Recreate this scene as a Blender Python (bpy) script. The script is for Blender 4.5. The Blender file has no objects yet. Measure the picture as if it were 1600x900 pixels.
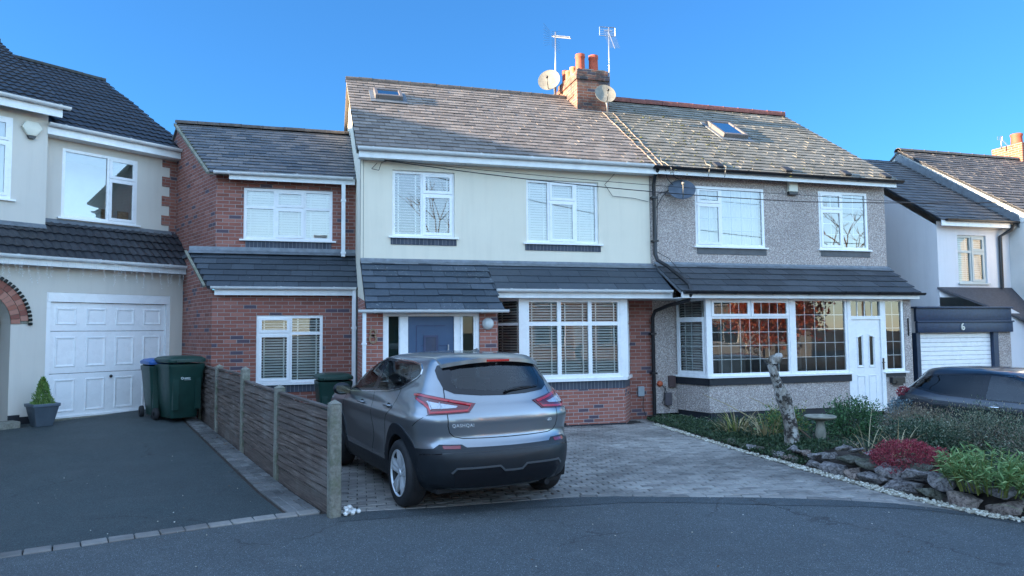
import bpy, bmesh, math, random
import numpy as np
from mathutils import Vector, Matrix, noise
from mathutils.geometry import tessellate_polygon
from mathutils.bvhtree import BVHTree
R = math.radians
sc = bpy.context.scene
col = sc.collection
rnd = random.Random(7)

# ------------------------------------------------------------ camera
cd = bpy.data.cameras.new('camera'); cam = bpy.data.objects.new('camera', cd); col.objects.link(cam)
sc.camera = cam
cd.sensor_width = 36; cd.lens = 24.975; cd.clip_start = 0.05; cd.clip_end = 3000
_p, _r, _y = R(3.47), R(-0.52), R(16.11)
_f = Vector((math.sin(_y)*math.cos(_p), math.cos(_y)*math.cos(_p), math.sin(_p)))
_rt = Vector((math.cos(_y), -math.sin(_y), 0)); _up = _rt.cross(_f)
_rt, _up = _rt*math.cos(_r)+_up*math.sin(_r), _up*math.cos(_r)-_rt*math.sin(_r)
cam.matrix_world = Matrix(((_rt.x,_up.x,-_f.x,0),(_rt.y,_up.y,-_f.y,0),(_rt.z,_up.z,-_f.z,1.8),(0,0,0,1)))

# ------------------------------------------------------------ light
SUN = Vector((-0.97, 0.02, 0.198)).normalized()
w = bpy.data.worlds.new('World'); sc.world = w; w.use_nodes = True
wn = w.node_tree; bg = wn.nodes['Background']
sky = wn.nodes.new('ShaderNodeTexSky'); sky.sky_type = 'NISHITA'; sky.sun_disc = False
sky.sun_elevation = math.asin(SUN.z); sky.sun_rotation = math.atan2(SUN.x, SUN.y)
sky.air_density = 1.0; sky.dust_density = 0.1; sky.ozone_density = 3.2; sky.altitude = 80
def wnode(t, **k):
    n = wn.nodes.new(t)
    for a, b in k.items(): setattr(n, a, b)
    return n
# northern sky is tinted deep blue; unseen southern half is brightened to light the fronts
tint = wnode('ShaderNodeMix', data_type='RGBA', blend_type='MULTIPLY'); tint.inputs[0].default_value = 1.0
wn.links.new(sky.outputs[0], tint.inputs[6]); tint.inputs[7].default_value = (0.128, 0.268, 0.385, 1)
deep = wnode('ShaderNodeMix', data_type='RGBA'); deep.inputs[0].default_value = 0.22
wn.links.new(tint.outputs[2], deep.inputs[6]); deep.inputs[7].default_value = (0.106, 0.425, 1.06, 1)
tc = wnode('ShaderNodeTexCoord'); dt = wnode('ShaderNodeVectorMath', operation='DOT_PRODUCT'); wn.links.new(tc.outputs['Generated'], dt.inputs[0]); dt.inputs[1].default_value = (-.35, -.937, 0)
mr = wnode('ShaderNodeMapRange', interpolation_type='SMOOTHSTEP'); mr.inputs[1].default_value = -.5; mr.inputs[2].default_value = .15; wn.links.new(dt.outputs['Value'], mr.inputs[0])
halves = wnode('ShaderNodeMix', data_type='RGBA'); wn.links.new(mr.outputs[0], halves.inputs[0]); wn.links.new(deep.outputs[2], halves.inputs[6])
south_lift = wnode('ShaderNodeMix', data_type='RGBA', blend_type='MULTIPLY'); south_lift.inputs[0].default_value = 1.0; south_lift.inputs[7].default_value = (1.20, 1.17, 1.15, 1); wn.links.new(sky.outputs[0], south_lift.inputs[6])
hm = wnode('ShaderNodeMix', data_type='RGBA'); hm.inputs[0].default_value = 0.38; wn.links.new(south_lift.outputs[2], hm.inputs[6]); hm.inputs[7].default_value = (1.75, 2.3, 3.0, 1)
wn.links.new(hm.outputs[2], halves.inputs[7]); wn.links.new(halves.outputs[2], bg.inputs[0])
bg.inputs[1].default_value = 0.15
sl = bpy.data.lights.new('sun', 'SUN'); sl.energy = 5.0; sl.angle = R(0.5); sl.color = (1.0, 0.80, 0.56)
so = bpy.data.objects.new('sun', sl); col.objects.link(so)
so.rotation_euler = SUN.to_track_quat('Z', 'Y').to_euler(); so.location = (-20, 0, 20)
sc.view_settings.view_transform = 'Standard'; sc.view_settings.look = 'None'
sc.view_settings.exposure = 2.65; sc.view_settings.gamma = 1.0
try: sc.view_settings.use_curve_mapping = False
except Exception: pass
sc.cycles.max_bounces = 8; sc.cycles.transparent_max_bounces = 24

# ------------------------------------------------------------ materials
class NT:
    def __init__(s, name):
        s.m = bpy.data.materials.new(name); s.m.use_nodes = True
        s.t = s.m.node_tree; s.b = s.t.nodes['Principled BSDF']; s.out = s.t.nodes['Material Output']
    def n(s, typ, **k):
        nd = s.t.nodes.new('ShaderNode'+typ)
        for a, v in k.items():
            if a.startswith('i_'):
                key = a[2:]; key = int(key) if key.isdigit() else key.replace('_', ' ')
                s.set(nd.inputs[key], v)
            else: setattr(nd, a, v)
        return nd
    def set(s, sock, v):
        if hasattr(v, 'is_output') or isinstance(v, bpy.types.NodeSocket): s.t.links.new(v, sock)
        else: sock.default_value = v
    def math(s, op, a, b=None, c=None):
        nd = s.n('Math', operation=op); s.set(nd.inputs[0], a)
        if b is not None: s.set(nd.inputs[1], b)
        if c is not None: s.set(nd.inputs[2], c)
        return nd.outputs[0]
    def uv(s): return s.n('UVMap').outputs[0]
    def pos(s): return s.n('NewGeometry').outputs['Position']
    def noise(s, scale, detail=3, rough=.55, vec=None, out=0):
        nd = s.n('TexNoise', i_Scale=scale, i_Detail=detail, i_Roughness=rough)
        s.set(nd.inputs['Vector'], vec if vec is not None else s.pos()); return nd.outputs[out]
    def voro(s, scale, vec=None, out='Distance', feature='F1'):
        nd = s.n('TexVoronoi', feature=feature, i_Scale=scale)
        s.set(nd.inputs['Vector'], vec if vec is not None else s.pos()); return nd.outputs[out]
    def ramp(s, fac, stops, interp='LINEAR'):
        nd = s.n('ValToRGB'); s.set(nd.inputs[0], fac); e = nd.color_ramp.elements; nd.color_ramp.interpolation = interp
        while len(e) < len(stops): e.new(0.5)
        for i, (p, c) in enumerate(stops):
            e[i].position = p; c = (c, c, c) if isinstance(c, (int, float)) else c; e[i].color = (*c[:3], 1)
        return nd.outputs[0]
    def mix(s, fac, a, b, mode='MIX'):
        nd = s.n('Mix', data_type='RGBA', blend_type=mode); s.set(nd.inputs[0], fac)
        for sock, v in ((nd.inputs[6], a), (nd.inputs[7], b)):
            if isinstance(v, tuple): v = (*v[:3], 1)
            s.set(sock, v)
        return nd.outputs[2]
    def bump(s, h, strength=.5, dist=.01, prev=None):
        nd = s.n('Bump', i_Strength=strength, i_Distance=dist); s.set(nd.inputs['Height'], h)
        if prev is not None: s.set(nd.inputs['Normal'], prev)
        return nd.outputs[0]
    def fin(s, color=None, rough=None, normal=None, **k):
        b = s.b
        if color is not None: s.set(b.inputs['Base Color'], (*color[:3], 1) if isinstance(color, tuple) else color)
        if rough is not None: s.set(b.inputs['Roughness'], rough)
        if normal is not None: s.set(b.inputs['Normal'], normal)
        for a, v in k.items(): s.set(b.inputs[a.replace('_', ' ')], v)
        return s.m

def plain(name, c, rough=.5, var=.12, scale=6, bump=0.0, bscale=60, **k):
    """a plain painted / moulded surface with slight grime variation"""
    t = NT(name); n1 = t.noise(scale, 4)
    v = t.ramp(n1, [(0.3, tuple(x*(1-var) for x in c)), (0.7, tuple(min(1, x*(1+var*.6)) for x in c))])
    r = t.math('MULTIPLY_ADD', t.noise(scale*2.3, 3), .18, rough-.09)
    nm = t.bump(t.noise(bscale, 3), .4, bump) if bump else None
    return t.fin(v, r, nm, **k)

def brick_mat(name, cols, dark=(.055,.06,.09), darkp=.10, bw=.225, bh=.0705, mortar=(.30,.27,.25), mw=.0095, soot=0.0, soldier=False):
    t = NT(name); sep = t.n('SeparateXYZ'); t.set(sep.inputs[0], t.uv())
    U, V = sep.outputs[0], sep.outputs[1]
    wob = t.math('MULTIPLY', t.math('SUBTRACT', t.noise(14, 2), .5), .006)
    V = t.math('ADD', V, wob); U = t.math('ADD', U, wob)
    v = t.math('DIVIDE', V, bh); row = t.math('FLOOR', v); fv = t.math('SUBTRACT', v, row)
    off = t.math('MULTIPLY', t.math('MODULO', row, 2), .5 if not soldier else 0)
    u = t.math('ADD', t.math('DIVIDE', U, bw), off); ci = t.math('FLOOR', u); fu = t.math('SUBTRACT', u, ci)
    du = t.math('MULTIPLY', t.math('MINIMUM', fu, t.math('SUBTRACT', 1, fu)), bw)
    dv = t.math('MULTIPLY', t.math('MINIMUM', fv, t.math('SUBTRACT', 1, fv)), bh)
    d = t.math('MINIMUM', du, dv)
    d = t.math('ADD', d, t.math('MULTIPLY', t.math('SUBTRACT', t.noise(90, 2), .5), .004))
    msk = t.n('MapRange', i_1=mw*.35, i_2=mw*.75); t.set(msk.inputs[0], d); msk = msk.outputs[0]
    cmb = t.n('CombineXYZ'); t.set(cmb.inputs[0], ci); t.set(cmb.inputs[1], row)
    wn_ = t.n('TexWhiteNoise', noise_dimensions='3D'); t.set(wn_.inputs[0], cmb.outputs[0])
    r1 = wn_.outputs[0]; wn2 = t.n('SeparateColor'); t.set(wn2.inputs[0], wn_.outputs[1])
    stops = [(i/(len(cols)-1), c) for i, c in enumerate(cols)]
    bc = t.ramp(r1, stops)
    isd = t.math('LESS_THAN', wn2.outputs[1], darkp)
    bc = t.mix(t.math('MULTIPLY', isd, .85), bc, dark)
    bc = t.mix(t.math('MULTIPLY', t.math('SUBTRACT', t.noise(34, 4), .3), .35), bc, tuple(c*.45 for c in cols[0]))
    mc = t.mix(t.noise(3, 4), tuple(c*.7 for c in mortar), tuple(min(1, c*1.15) for c in mortar))
    c = t.mix(msk, mc, bc)
    if soot:
        c = t.mix(t.ramp(t.noise(2.2, 5, .7), [(.42, 0.0), (.62, soot)]), c, (.035,.033,.035))
    h = t.math('ADD', t.math('MULTIPLY', msk, 1.0), t.math('MULTIPLY', t.noise(70, 3), .35))
    return t.fin(c, .86, t.bump(h, .8, .006))

def glass_mat(name, tint=(.93,.97,.96), k=1.9, wob=.0012, ior=1.5, wscale=1.3):
    t = NT(name); t.t.nodes.remove(t.b)
    fr = t.n('Fresnel', i_IOR=ior); f = t.math('MINIMUM', t.math('MULTIPLY', fr.outputs[0], k), .98)
    nrm = t.bump(t.noise(wscale, 1.0), 1.0, wob)
    g = t.n('BsdfGlossy', i_Roughness=0.0); t.set(g.inputs['Normal'], nrm)
    tr = t.n('BsdfTransparent'); tr.inputs[0].default_value = (*tint, 1)
    mx = t.n('MixShader'); t.set(mx.inputs[0], f); t.set(mx.inputs[1], tr.outputs[0]); t.set(mx.inputs[2], g.outputs[0])
    t.t.links.new(mx.outputs[0], t.out.inputs[0]); return t.m

def slate_mat(name, a, b, lichen=.25, rough=.62, lcol=(.42,.40,.34)):
    t = NT(name); g = t.n('NewGeometry'); r = g.outputs['Random Per Island']
    c = t.ramp(r, [(0, a), (.55, tuple((x+y)/2 for x, y in zip(a, b))), (1, b)])
    c = t.mix(t.math('MULTIPLY', t.noise(9, 5, .7), .55), c, tuple(x*.5 for x in a))
    if lichen:
        sp = t.ramp(t.noise(22, 4, .65), [(.60, 0.0), (.72, 1.0)])
        pa = t.ramp(t.noise(1.3, 3), [(.45, 0.0), (.68, 1.0)])
        c = t.mix(t.math('MULTIPLY', t.math('MULTIPLY', sp, pa), lichen*2), c, lcol)
    h = t.math('ADD', t.noise(45, 4), t.math('MULTIPLY', t.noise(9, 3), .6))
    return t.fin(c, t.math('MULTIPLY_ADD', t.noise(12, 3), .25, rough-.12), t.bump(h, .5, .006))

def leaf_mat(name, a, b, c3=None, rough=.55, trans=.25):
    t = NT(name); r = t.n('NewGeometry').outputs['Random Per Island']
    st = [(0, a), (.6, b)] + ([(1, c3)] if c3 else [])
    c = t.ramp(r, st)
    m = t.fin(c, rough)
    tl = t.n('BsdfTranslucent'); t.set(tl.inputs[0], c)
    mx = t.n('MixShader', i_0=trans); t.set(mx.inputs[1], t.b.outputs[0]); t.set(mx.inputs[2], tl.outputs[0])
    t.t.links.new(mx.outputs[0], t.out.inputs[0]); return m

MT = {}
red = [(.22,.075,.055),(.30,.11,.08),(.36,.145,.105),(.25,.09,.065),(.38,.17,.125)]
MT['brick'] = brick_mat('red_brick', red)
MT['brick_ext'] = brick_mat('red_brick_extension', [(.20,.068,.048),(.30,.105,.075),(.25,.085,.062),(.36,.15,.115)], darkp=.08, mortar=(.36,.30,.28))
MT['brick_low'] = brick_mat('red_brick_bay', [(.27,.095,.068),(.38,.14,.10),(.32,.11,.08),(.42,.17,.13)], darkp=.06, mortar=(.44,.37,.35), bw=.205, bh=.066)
MT['brick_far'] = brick_mat('orange_brick', [(.20,.06,.03),(.27,.09,.045),(.23,.07,.035)], darkp=.03)
MT['soldier'] = brick_mat('blue_engineering_soldier_brick', [(.045,.055,.075),(.075,.085,.11),(.055,.065,.09)], darkp=.0, bw=.072, bh=5.0, mortar=(.22,.22,.23), soldier=True, mw=.008)
MT['chim'] = brick_mat('chimney_brick', [(.20,.065,.04),(.33,.12,.065),(.26,.09,.05),(.40,.19,.11)], darkp=.12, soot=.85, mortar=(.36,.30,.24))
def render_mat(name, c, bump=.003, stain=.25, scl=160):
    t = NT(name)
    v = t.mix(t.ramp(t.noise(1.1, 5, .65), [(.35, 0.0), (.75, stain)]), c, tuple(x*.72 for x in c))
    st = t.n('Mapping'); t.set(st.inputs[0], t.pos()); st.inputs['Scale'].default_value = (7, 7, .55)
    v = t.mix(t.ramp(t.noise(1.0, 4, .6, vec=st.outputs[0]), [(.48, 0.0), (.8, stain*.9)]), v, tuple(x*.6 for x in c))
    h = t.math('ADD', t.noise(scl, 3), t.math('MULTIPLY', t.noise(5, 3), 1.2))
    return t.fin(v, .9, t.bump(h, .5, bump))
MT['cream'] = render_mat('cream_render', (.75,.69,.56), stain=.22)
MT['creamL'] = render_mat('cream_render_warm', (.66,.62,.55), stain=.2)
MT['white_r'] = render_mat('white_render', (.70,.69,.70), stain=.25)
MT['white_old'] = render_mat('old_white_masonry_paint', (.66,.65,.62), bump=.006, stain=.6, scl=30)
t = NT('pebbledash')
vv = t.voro(66, out='Color'); sc_ = t.n('SeparateColor'); t.set(sc_.inputs[0], vv)
pc = t.ramp(sc_.outputs[0], [(0, (.20,.15,.13)), (.22, (.40,.32,.28)), (.55, (.56,.47,.415)), (.8, (.70,.61,.54)), (1, (.88,.83,.77))])
pc = t.mix(t.ramp(t.voro(66), [(.36, 0.0), (.66, .75)]), pc, (.34,.30,.29))
pc = t.mix(t.ramp(t.noise(.9, 4), [(.4, 0.0), (.8, .22)]), pc, (.12,.11,.11))
MT['pebble'] = t.fin(pc, .88, t.bump(t.math('SUBTRACT', 1, t.voro(66)), 1.0, .010))
MT['upvc'] = plain('white_upvc', (.84,.85,.85), .28, .04, 3)
MT['upvc2'] = plain('white_gutter_plastic', (.78,.80,.80), .30, .10, 5)
MT['sage'] = plain('grey_green_window_paint', (.42,.47,.46), .4, .06)
MT['blackpl'] = plain('black_plastic', (.012,.013,.016), .35, .2)
MT['blackpaint'] = plain('black_masonry_paint', (.012,.015,.022), .6, .3)
MT['lead'] = plain('lead_flashing', (.17,.19,.21), .5, .25, 9, bump=.004, bscale=14, Metallic=.3)
MT['glass'] = glass_mat('window_glass', k=1.7, ior=1.6)
MT['glass_up'] = glass_mat('upstairs_window_glass', k=3.0, ior=1.8)
MT['glass_car'] = glass_mat('car_side_glass', tint=(.55,.64,.63), k=.9, wob=.0002)
MT['glass_dark'] = glass_mat('privacy_glass', tint=(.10,.12,.14), k=1.4, wob=.0002)
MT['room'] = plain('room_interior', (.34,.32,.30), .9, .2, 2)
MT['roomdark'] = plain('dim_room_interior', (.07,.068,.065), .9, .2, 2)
MT['oppbrick'] = brick_mat('sun_brightened_orange_brick', [(.55,.30,.17),(.70,.42,.26),(.62,.36,.22)], darkp=.03)  # sunlight on the opposite house fronts is put into this paler brick colour
MT['blind'] = plain('white_blind_slats', (.93,.93,.91), .5, .04)
MT['net'] = plain('white_net_curtain', (.82,.84,.84), .8, .06, 3)
MT['slate8'] = slate_mat('weathered_slate', (.165,.138,.12), (.29,.245,.212), .30)
MT['slate7'] = slate_mat('mossy_slate', (.15,.14,.115), (.25,.235,.20), .35, lcol=(.30,.30,.14))
MT['slateE'] = slate_mat('extension_slate', (.075,.088,.105), (.20,.185,.18), .12)
MT['slateP'] = slate_mat('porch_slate', (.030,.046,.064), (.075,.095,.12), .5, lcol=(.42,.47,.45))
MT['slateP2'] = slate_mat('lean_to_tile', (.034,.046,.06), (.062,.078,.096), .10)
MT['slate6'] = slate_mat('dark_slate', (.07,.075,.085), (.13,.125,.125), .1)
MT['pantile'] = slate_mat('dark_concrete_pantile', (.016,.019,.025), (.036,.038,.046), .1, rough=.5)
MT['ridge_red'] = plain('red_clay_ridge', (.15,.05,.038), .8, .4, 8, bump=.004)
MT['ridge_brown'] = plain('brown_ridge_tile', (.085,.07,.06), .85, .4, 8, bump=.004)
MT['terra'] = plain('terracotta_pot', (.34,.065,.032), .75, .22, 7, bump=.002)
MT['terra2'] = plain('buff_clay_pot', (.44,.20,.09), .75, .22, 7, bump=.002)
MT['dish'] = plain('dish_painted_metal', (.19,.18,.15), .65, .25, 9)
MT['dishd'] = plain('grey_dish_metal', (.10,.125,.16), .45, .2, 9)
MT['steel'] = plain('galvanised_steel', (.45,.46,.48), .38, .15, Metallic=.9)
MT['cable'] = plain('black_cable', (.01,.01,.012), .5)
MT['moss'] = leaf_mat('roof_moss', (.07,.08,.015), (.15,.16,.03), (.22,.21,.05), .9, .05)
def asphalt(name, base, spec, tint=(1,1,1.0), patch=.4):
    t = NT(name); vc = t.voro(190, out='Color'); s_ = t.n('SeparateColor'); t.set(s_.inputs[0], vc)
    c = t.ramp(s_.outputs[0], [(0, base*.5), (.5, base), (.86, base*1.5), (.965, base*2.2), (1, spec)])
    c = t.mix(1.0, c, tint, 'MULTIPLY')
    c = t.mix(t.ramp(t.noise(.55, 5, .65), [(.38, 0.0), (.72, patch)]), c, (base*.5,)*3)
    c = t.mix(t.ramp(t.noise(2.6, 4, .7), [(.55, 0.0), (.75, .22)]), c, (base*2.6,)*3)
    c = t.mix(t.ramp(t.noise(38, 4, .7), [(.45, 0.0), (.75, .45)]), c, (base*.45,)*3)
    wp = t.n('Mapping'); t.set(wp.inputs[0], t.pos()); wob = t.noise(2.2, 4, .7, out=1); av = t.n('VectorMath', operation='ADD'); sc_v = t.n('VectorMath', operation='SCALE', i_Scale=.5); t.set(sc_v.inputs[0], wob); t.set(av.inputs[0], wp.outputs[0]); t.set(av.inputs[1], sc_v.outputs[0])
    ed = t.voro(.45, vec=av.outputs[0], feature='DISTANCE_TO_EDGE'); ck = t.math('MULTIPLY', t.ramp(ed, [(.0, 1.0), (.008, 0.0)]), t.ramp(t.noise(.7, 3), [(.50, 0.0), (.58, .8)]))
    c = t.mix(ck, c, (base*.22,)*3)
    h = t.math('ADD', t.math('SUBTRACT', 1, t.voro(150)), t.math('MULTIPLY', t.noise(8, 4), .8))
    return t.fin(c, t.math('MULTIPLY_ADD', t.noise(1.2, 4), .3, .56), t.bump(h, .8, .006))
MT['road'] = asphalt('road_asphalt', .088, .50, (.85,1.0,1.06))
MT['drive'] = asphalt('driveway_asphalt', .056, .18, (.72,1.0,1.05), .3)
MT['patchr'] = asphalt('fresh_asphalt_band', .070, .35, (.8,1.0,1.1))
def paver(name, a, b, c3, wet=.0):
    t = NT(name); r = t.n('NewGeometry').outputs['Random Per Island']
    c = t.ramp(r, [(0, tuple(x*.8 for x in a)), (.3, tuple((x+y)/2 for x, y in zip(a, b))), (.7, b), (1, tuple((x+y)/2 for x, y in zip(b, c3)))])
    c = t.mix(t.ramp(t.noise(.55, 5, .72), [(.44, 0.0), (.60, .66)]), c, tuple(x*.36 for x in a))
    c = t.mix(t.ramp(t.noise(60, 3), [(.5, 0.0), (.8, .3)]), c, tuple(x*.4 for x in a))
    c = t.mix(t.ramp(t.noise(3.5, 5, .7), [(.58, 0.0), (.72, .25)]), c, (.10,.115,.06))
    return t.fin(c, t.math('MULTIPLY_ADD', t.noise(.9, 4), .3, .40), t.bump(t.noise(120, 3), .5, .004))
MT['paver'] = paver('block_paving', (.215,.20,.185), (.305,.285,.26), (.40,.375,.34))
MT['sett'] = paver('edging_setts', (.12,.12,.118), (.17,.17,.165), (.24,.235,.23))
MT['joint'] = plain('sandy_joint', (.022,.022,.020), .95, .4, 12)
MT['soil'] = plain('garden_soil', (.045,.032,.024), .95, .5, 9, bump=.02, bscale=20)
MT['grass'] = plain('rough_grass_ground', (.045,.065,.025), .95, .5, 4, bump=.03, bscale=30)
t = NT('weathered_fence_timber'); mp = t.n('Mapping'); t.set(mp.inputs[0], t.uv()); mp.inputs['Scale'].default_value = (2.5, 60, 1)
gr = t.noise(1.0, 5, .7, vec=mp.outputs[0])
rr = t.n('NewGeometry').outputs['Random Per Island']
c = t.ramp(gr, [(.3, (.045,.030,.024)), (.5, (.11,.078,.062)), (.72, (.26,.205,.17))])
c = t.mix(t.math('MULTIPLY', rr, .6), c, (.07,.055,.05))
c = t.mix(t.ramp(t.noise(1.6, 4), [(.5, 0.0), (.75, .45)]), c, (.27,.255,.23))
MT['timber'] = t.fin(c, .85, t.bump(gr, .6, .004))
t = NT('mossy_concrete'); c = t.ramp(t.noise(26, 5, .7), [(.3, (.13,.125,.10)), (.6, (.25,.24,.20)), (.8, (.34,.33,.28))])
c = t.mix(t.ramp(t.noise(4, 5, .7), [(.45, 0.0), (.66, .75)]), c, (.10,.115,.065))
MT['concrete'] = t.fin(c, .9, t.bump(t.noise(60, 4), .7, .004))
MT['bin'] = plain('green_bin_plastic', (.010,.045,.036), .42, .2, 8)
MT['binblue'] = plain('blue_bin_lid', (.02,.10,.32), .4, .15)
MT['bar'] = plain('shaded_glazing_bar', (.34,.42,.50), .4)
MT['darkridge'] = plain('dark_mossy_ridge', (.035,.038,.036), .9, .5, 6, bump=.006)
MT['rubber'] = plain('tyre_rubber', (.018,.018,.02), .75, .3, 20)
def rock(name, a, b, m):
    t = NT(name); r = t.n('NewGeometry').outputs['Random Per Island']
    oc = t.n('TexCoord').outputs['Object']
    c = t.ramp(t.noise(9, 6, .7, vec=oc), [(.3, a), (.55, b), (.75, tuple(x*1.5 for x in b))])
    c = t.mix(t.ramp(t.noise(5, 4), [(.5, 0.0), (.68, m)]), c, (.07,.085,.035))
    return t.fin(t.mix(t.ramp(t.noise(26, 6, .75, vec=oc), [(.40, .75), (.52, 0.0)]), c, tuple(x*.35 for x in a)), .9, t.bump(t.math('ADD', t.noise(16, 7, .75), t.math('MULTIPLY', t.noise(60, 4), .5)), 1.0, .045))
MT['rock1'] = rock('grey_rock', (.11,.10,.10), (.34,.31,.30), .25)
MT['rock2'] = rock('brown_rock', (.13,.095,.08), (.36,.28,.235), .25)
MT['rock3'] = rock('mossy_rock', (.08,.078,.06), (.16,.155,.12), .8)
t = NT('cream_gravel'); r = t.n('NewGeometry').outputs['Random Per Island']
MT['gravel'] = t.fin(t.ramp(r, [(0, (.20,.18,.14)), (.4, (.42,.39,.31)), (.8, (.60,.57,.48)), (1, (.75,.73,.66))]), .85)
MT['cobble'] = plain('white_cobble', (.80,.80,.78), .7, .1, 10)
MT['birdstone'] = plain('mossy_cast_stone', (.26,.25,.20), .9, .45, 8, bump=.006, bscale=40)
MT['bluedoor'] = plain('blue_door_skin', (.036,.080,.155), .42, .08)
MT['numeral'] = plain('bronze_numeral', (.28,.20,.14), .35, .2, 20, Metallic=.6)
MT['creambox'] = plain('cream_alarm_plastic', (.72,.71,.60), .4, .05)
MT['bluepaint'] = plain('dark_blue_board_paint', (.014,.034,.075), .5, .25, 14)
MT['greybox'] = plain('grey_meter_box', (.30,.35,.38), .5, .1)
MT['brownbox'] = plain('brown_meter_box', (.075,.045,.045), .5, .1)
MT['lampgl'] = plain('opal_lamp_glass', (.62,.64,.62), .2, .1)
MT['orange'] = plain('orange_plastic_cap', (.48,.10,.04), .5, .2)
MT['slategrey'] = plain('grey_planter', (.10,.13,.16), .5, .15)
MT['wood'] = plain('bare_wood', (.34,.25,.13), .7, .3, 20)

# ------------------------------------------------------------ mesh helper
ROOTLOC = {}
def rootloc(o):
    while o.parent: o = o.parent
    return Vector(ROOTLOC.get(o.name, (0, 0, 0)))
def T(x=0, y=0, z=0, rz=0, rx=0, ry=0):
    m = Matrix.Translation((x, y, z))
    if rz: m = m @ Matrix.Rotation(rz, 4, 'Z')
    if rx: m = m @ Matrix.Rotation(rx, 4, 'X')
    if ry: m = m @ Matrix.Rotation(ry, 4, 'Y')
    return m
class M:
    def __init__(s, F=None): s.v = []; s.f = []; s.F = F or Matrix(); s.mi = []; s.cur = 0; s.uvf = {}
    def add(s, vs, fs, L=None):
        b = len(s.v); A = s.F @ L if L is not None else s.F
        s.v += [A @ Vector(p) for p in vs]
        s.f += [tuple(b+i for i in f) for f in fs]; s.mi += [s.cur]*len(fs); return b
    def box(s, x0, x1, y0, y1, z0, z1, L=None):
        s.add([(x0,y0,z0),(x1,y0,z0),(x1,y1,z0),(x0,y1,z0),(x0,y0,z1),(x1,y0,z1),(x1,y1,z1),(x0,y1,z1)],
              [(0,3,2,1),(4,5,6,7),(0,1,5,4),(1,2,6,5),(2,3,7,6),(3,0,4,7)], L)
    def bbox(s, x0, x1, y0, y1, z0, z1, b, L=None):
        """box with chamfered edges"""
        vs = []; fs = []
        X = (x0, x1); Y = (y0, y1); Z = (z0, z1)
        def vid(ax, i, j, k): return ((i*2+j)*2+k)*3+ax
        for i in (0, 1):
            for j in (0, 1):
                for k in (0, 1):
                    c = [X[i], Y[j], Z[k]]; s_ = [1 if i == 0 else -1, 1 if j == 0 else -1, 1 if k == 0 else -1]
                    for ax in range(3):
                        p = list(c)
                        for a in range(3):
                            if a != ax: p[a] += s_[a]*b
                        vs.append(tuple(p))
        def q(l, flip): fs.append(tuple(l if not flip else l[::-1]))
        for i in (0, 1): q([vid(0,i,0,0),vid(0,i,1,0),vid(0,i,1,1),vid(0,i,0,1)], i == 0)
        for j in (0, 1): q([vid(1,0,j,0),vid(1,1,j,0),vid(1,1,j,1),vid(1,0,j,1)], j == 1)
        for k in (0, 1): q([vid(2,0,0,k),vid(2,1,0,k),vid(2,1,1,k),vid(2,0,1,k)], k == 0)
        for j in (0, 1):
            for k in (0, 1): q([vid(1,0,j,k),vid(1,1,j,k),vid(2,1,j,k),vid(2,0,j,k)], (j == k))
        for i in (0, 1):
            for k in (0, 1): q([vid(0,i,0,k),vid(0,i,1,k),vid(2,i,1,k),vid(2,i,0,k)], (i != k))
        for i in (0, 1):
            for j in (0, 1): q([vid(0,i,j,0),vid(0,i,j,1),vid(1,i,j,1),vid(1,i,j,0)], (i == j))
        for i in (0, 1):
            for j in (0, 1):
                for k in (0, 1): fs.append((vid(0,i,j,k), vid(1,i,j,k), vid(2,i,j,k)) if (i+j+k) % 2 else (vid(2,i,j,k), vid(1,i,j,k), vid(0,i,j,k)))
        s.add(vs, fs, L)
    def quad(s, a, b, c, d): s.add([a, b, c, d], [(0,1,2,3)])
    def prism(s, pts, y0, y1, L=None):
        """polygon pts (x,z) extruded along y"""
        n = len(pts); vs = [(p[0], y0, p[1]) for p in pts]+[(p[0], y1, p[1]) for p in pts]
        s.add(vs, [tuple(range(n)), tuple(range(2*n-1, n-1, -1))]+[((i+1) % n, i, n+i, n+(i+1) % n) for i in range(n)], L)
    def prismz(s, pts, z0, z1, L=None):
        n = len(pts); vs = [(p[0], p[1], z0) for p in pts]+[(p[0], p[1], z1) for p in pts]
        s.add(vs, [tuple(range(n-1, -1, -1)), tuple(range(n, 2*n))]+[(i, (i+1) % n, n+(i+1) % n, n+i) for i in range(n)], L)
    def tube(s, path, r, n=8, L=None, cap=True):
        P = [Vector(p) for p in path]; k = len(P); rs = r if isinstance(r, (list, tuple)) else [r]*k
        vs = []; fs = []; pr = None
        for i in range(k):
            d = (P[min(i+1, k-1)]-P[max(i-1, 0)]).normalized()
            if pr is None: pr = d.orthogonal().normalized()
            a = (pr-d*pr.dot(d)); a = a.normalized() if a.length > 1e-6 else d.orthogonal().normalized(); pr = a; b = d.cross(a)
            for j in range(n):
                t = 2*math.pi*j/n; vs.append(P[i]+(a*math.cos(t)+b*math.sin(t))*rs[i])
        for i in range(k-1):
            for j in range(n): fs.append((i*n+j, i*n+(j+1) % n, (i+1)*n+(j+1) % n, (i+1)*n+j))
        if cap: fs.append(tuple(range(n-1, -1, -1))); fs.append(tuple(range((k-1)*n, k*n)))
        s.add(vs, fs, L)
    def lathe(s, prof, n=24, L=None):
        """profile list (r,z) turned about z"""
        k = len(prof); vs = []; fs = []
        for r, z in prof:
            for j in range(n): t = 2*math.pi*j/n; vs.append((r*math.cos(t), r*math.sin(t), z))
        for i in range(k-1):
            for j in range(n): fs.append((i*n+j, i*n+(j+1) % n, (i+1)*n+(j+1) % n, (i+1)*n+j))
        s.add(vs, fs, L)
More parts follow.
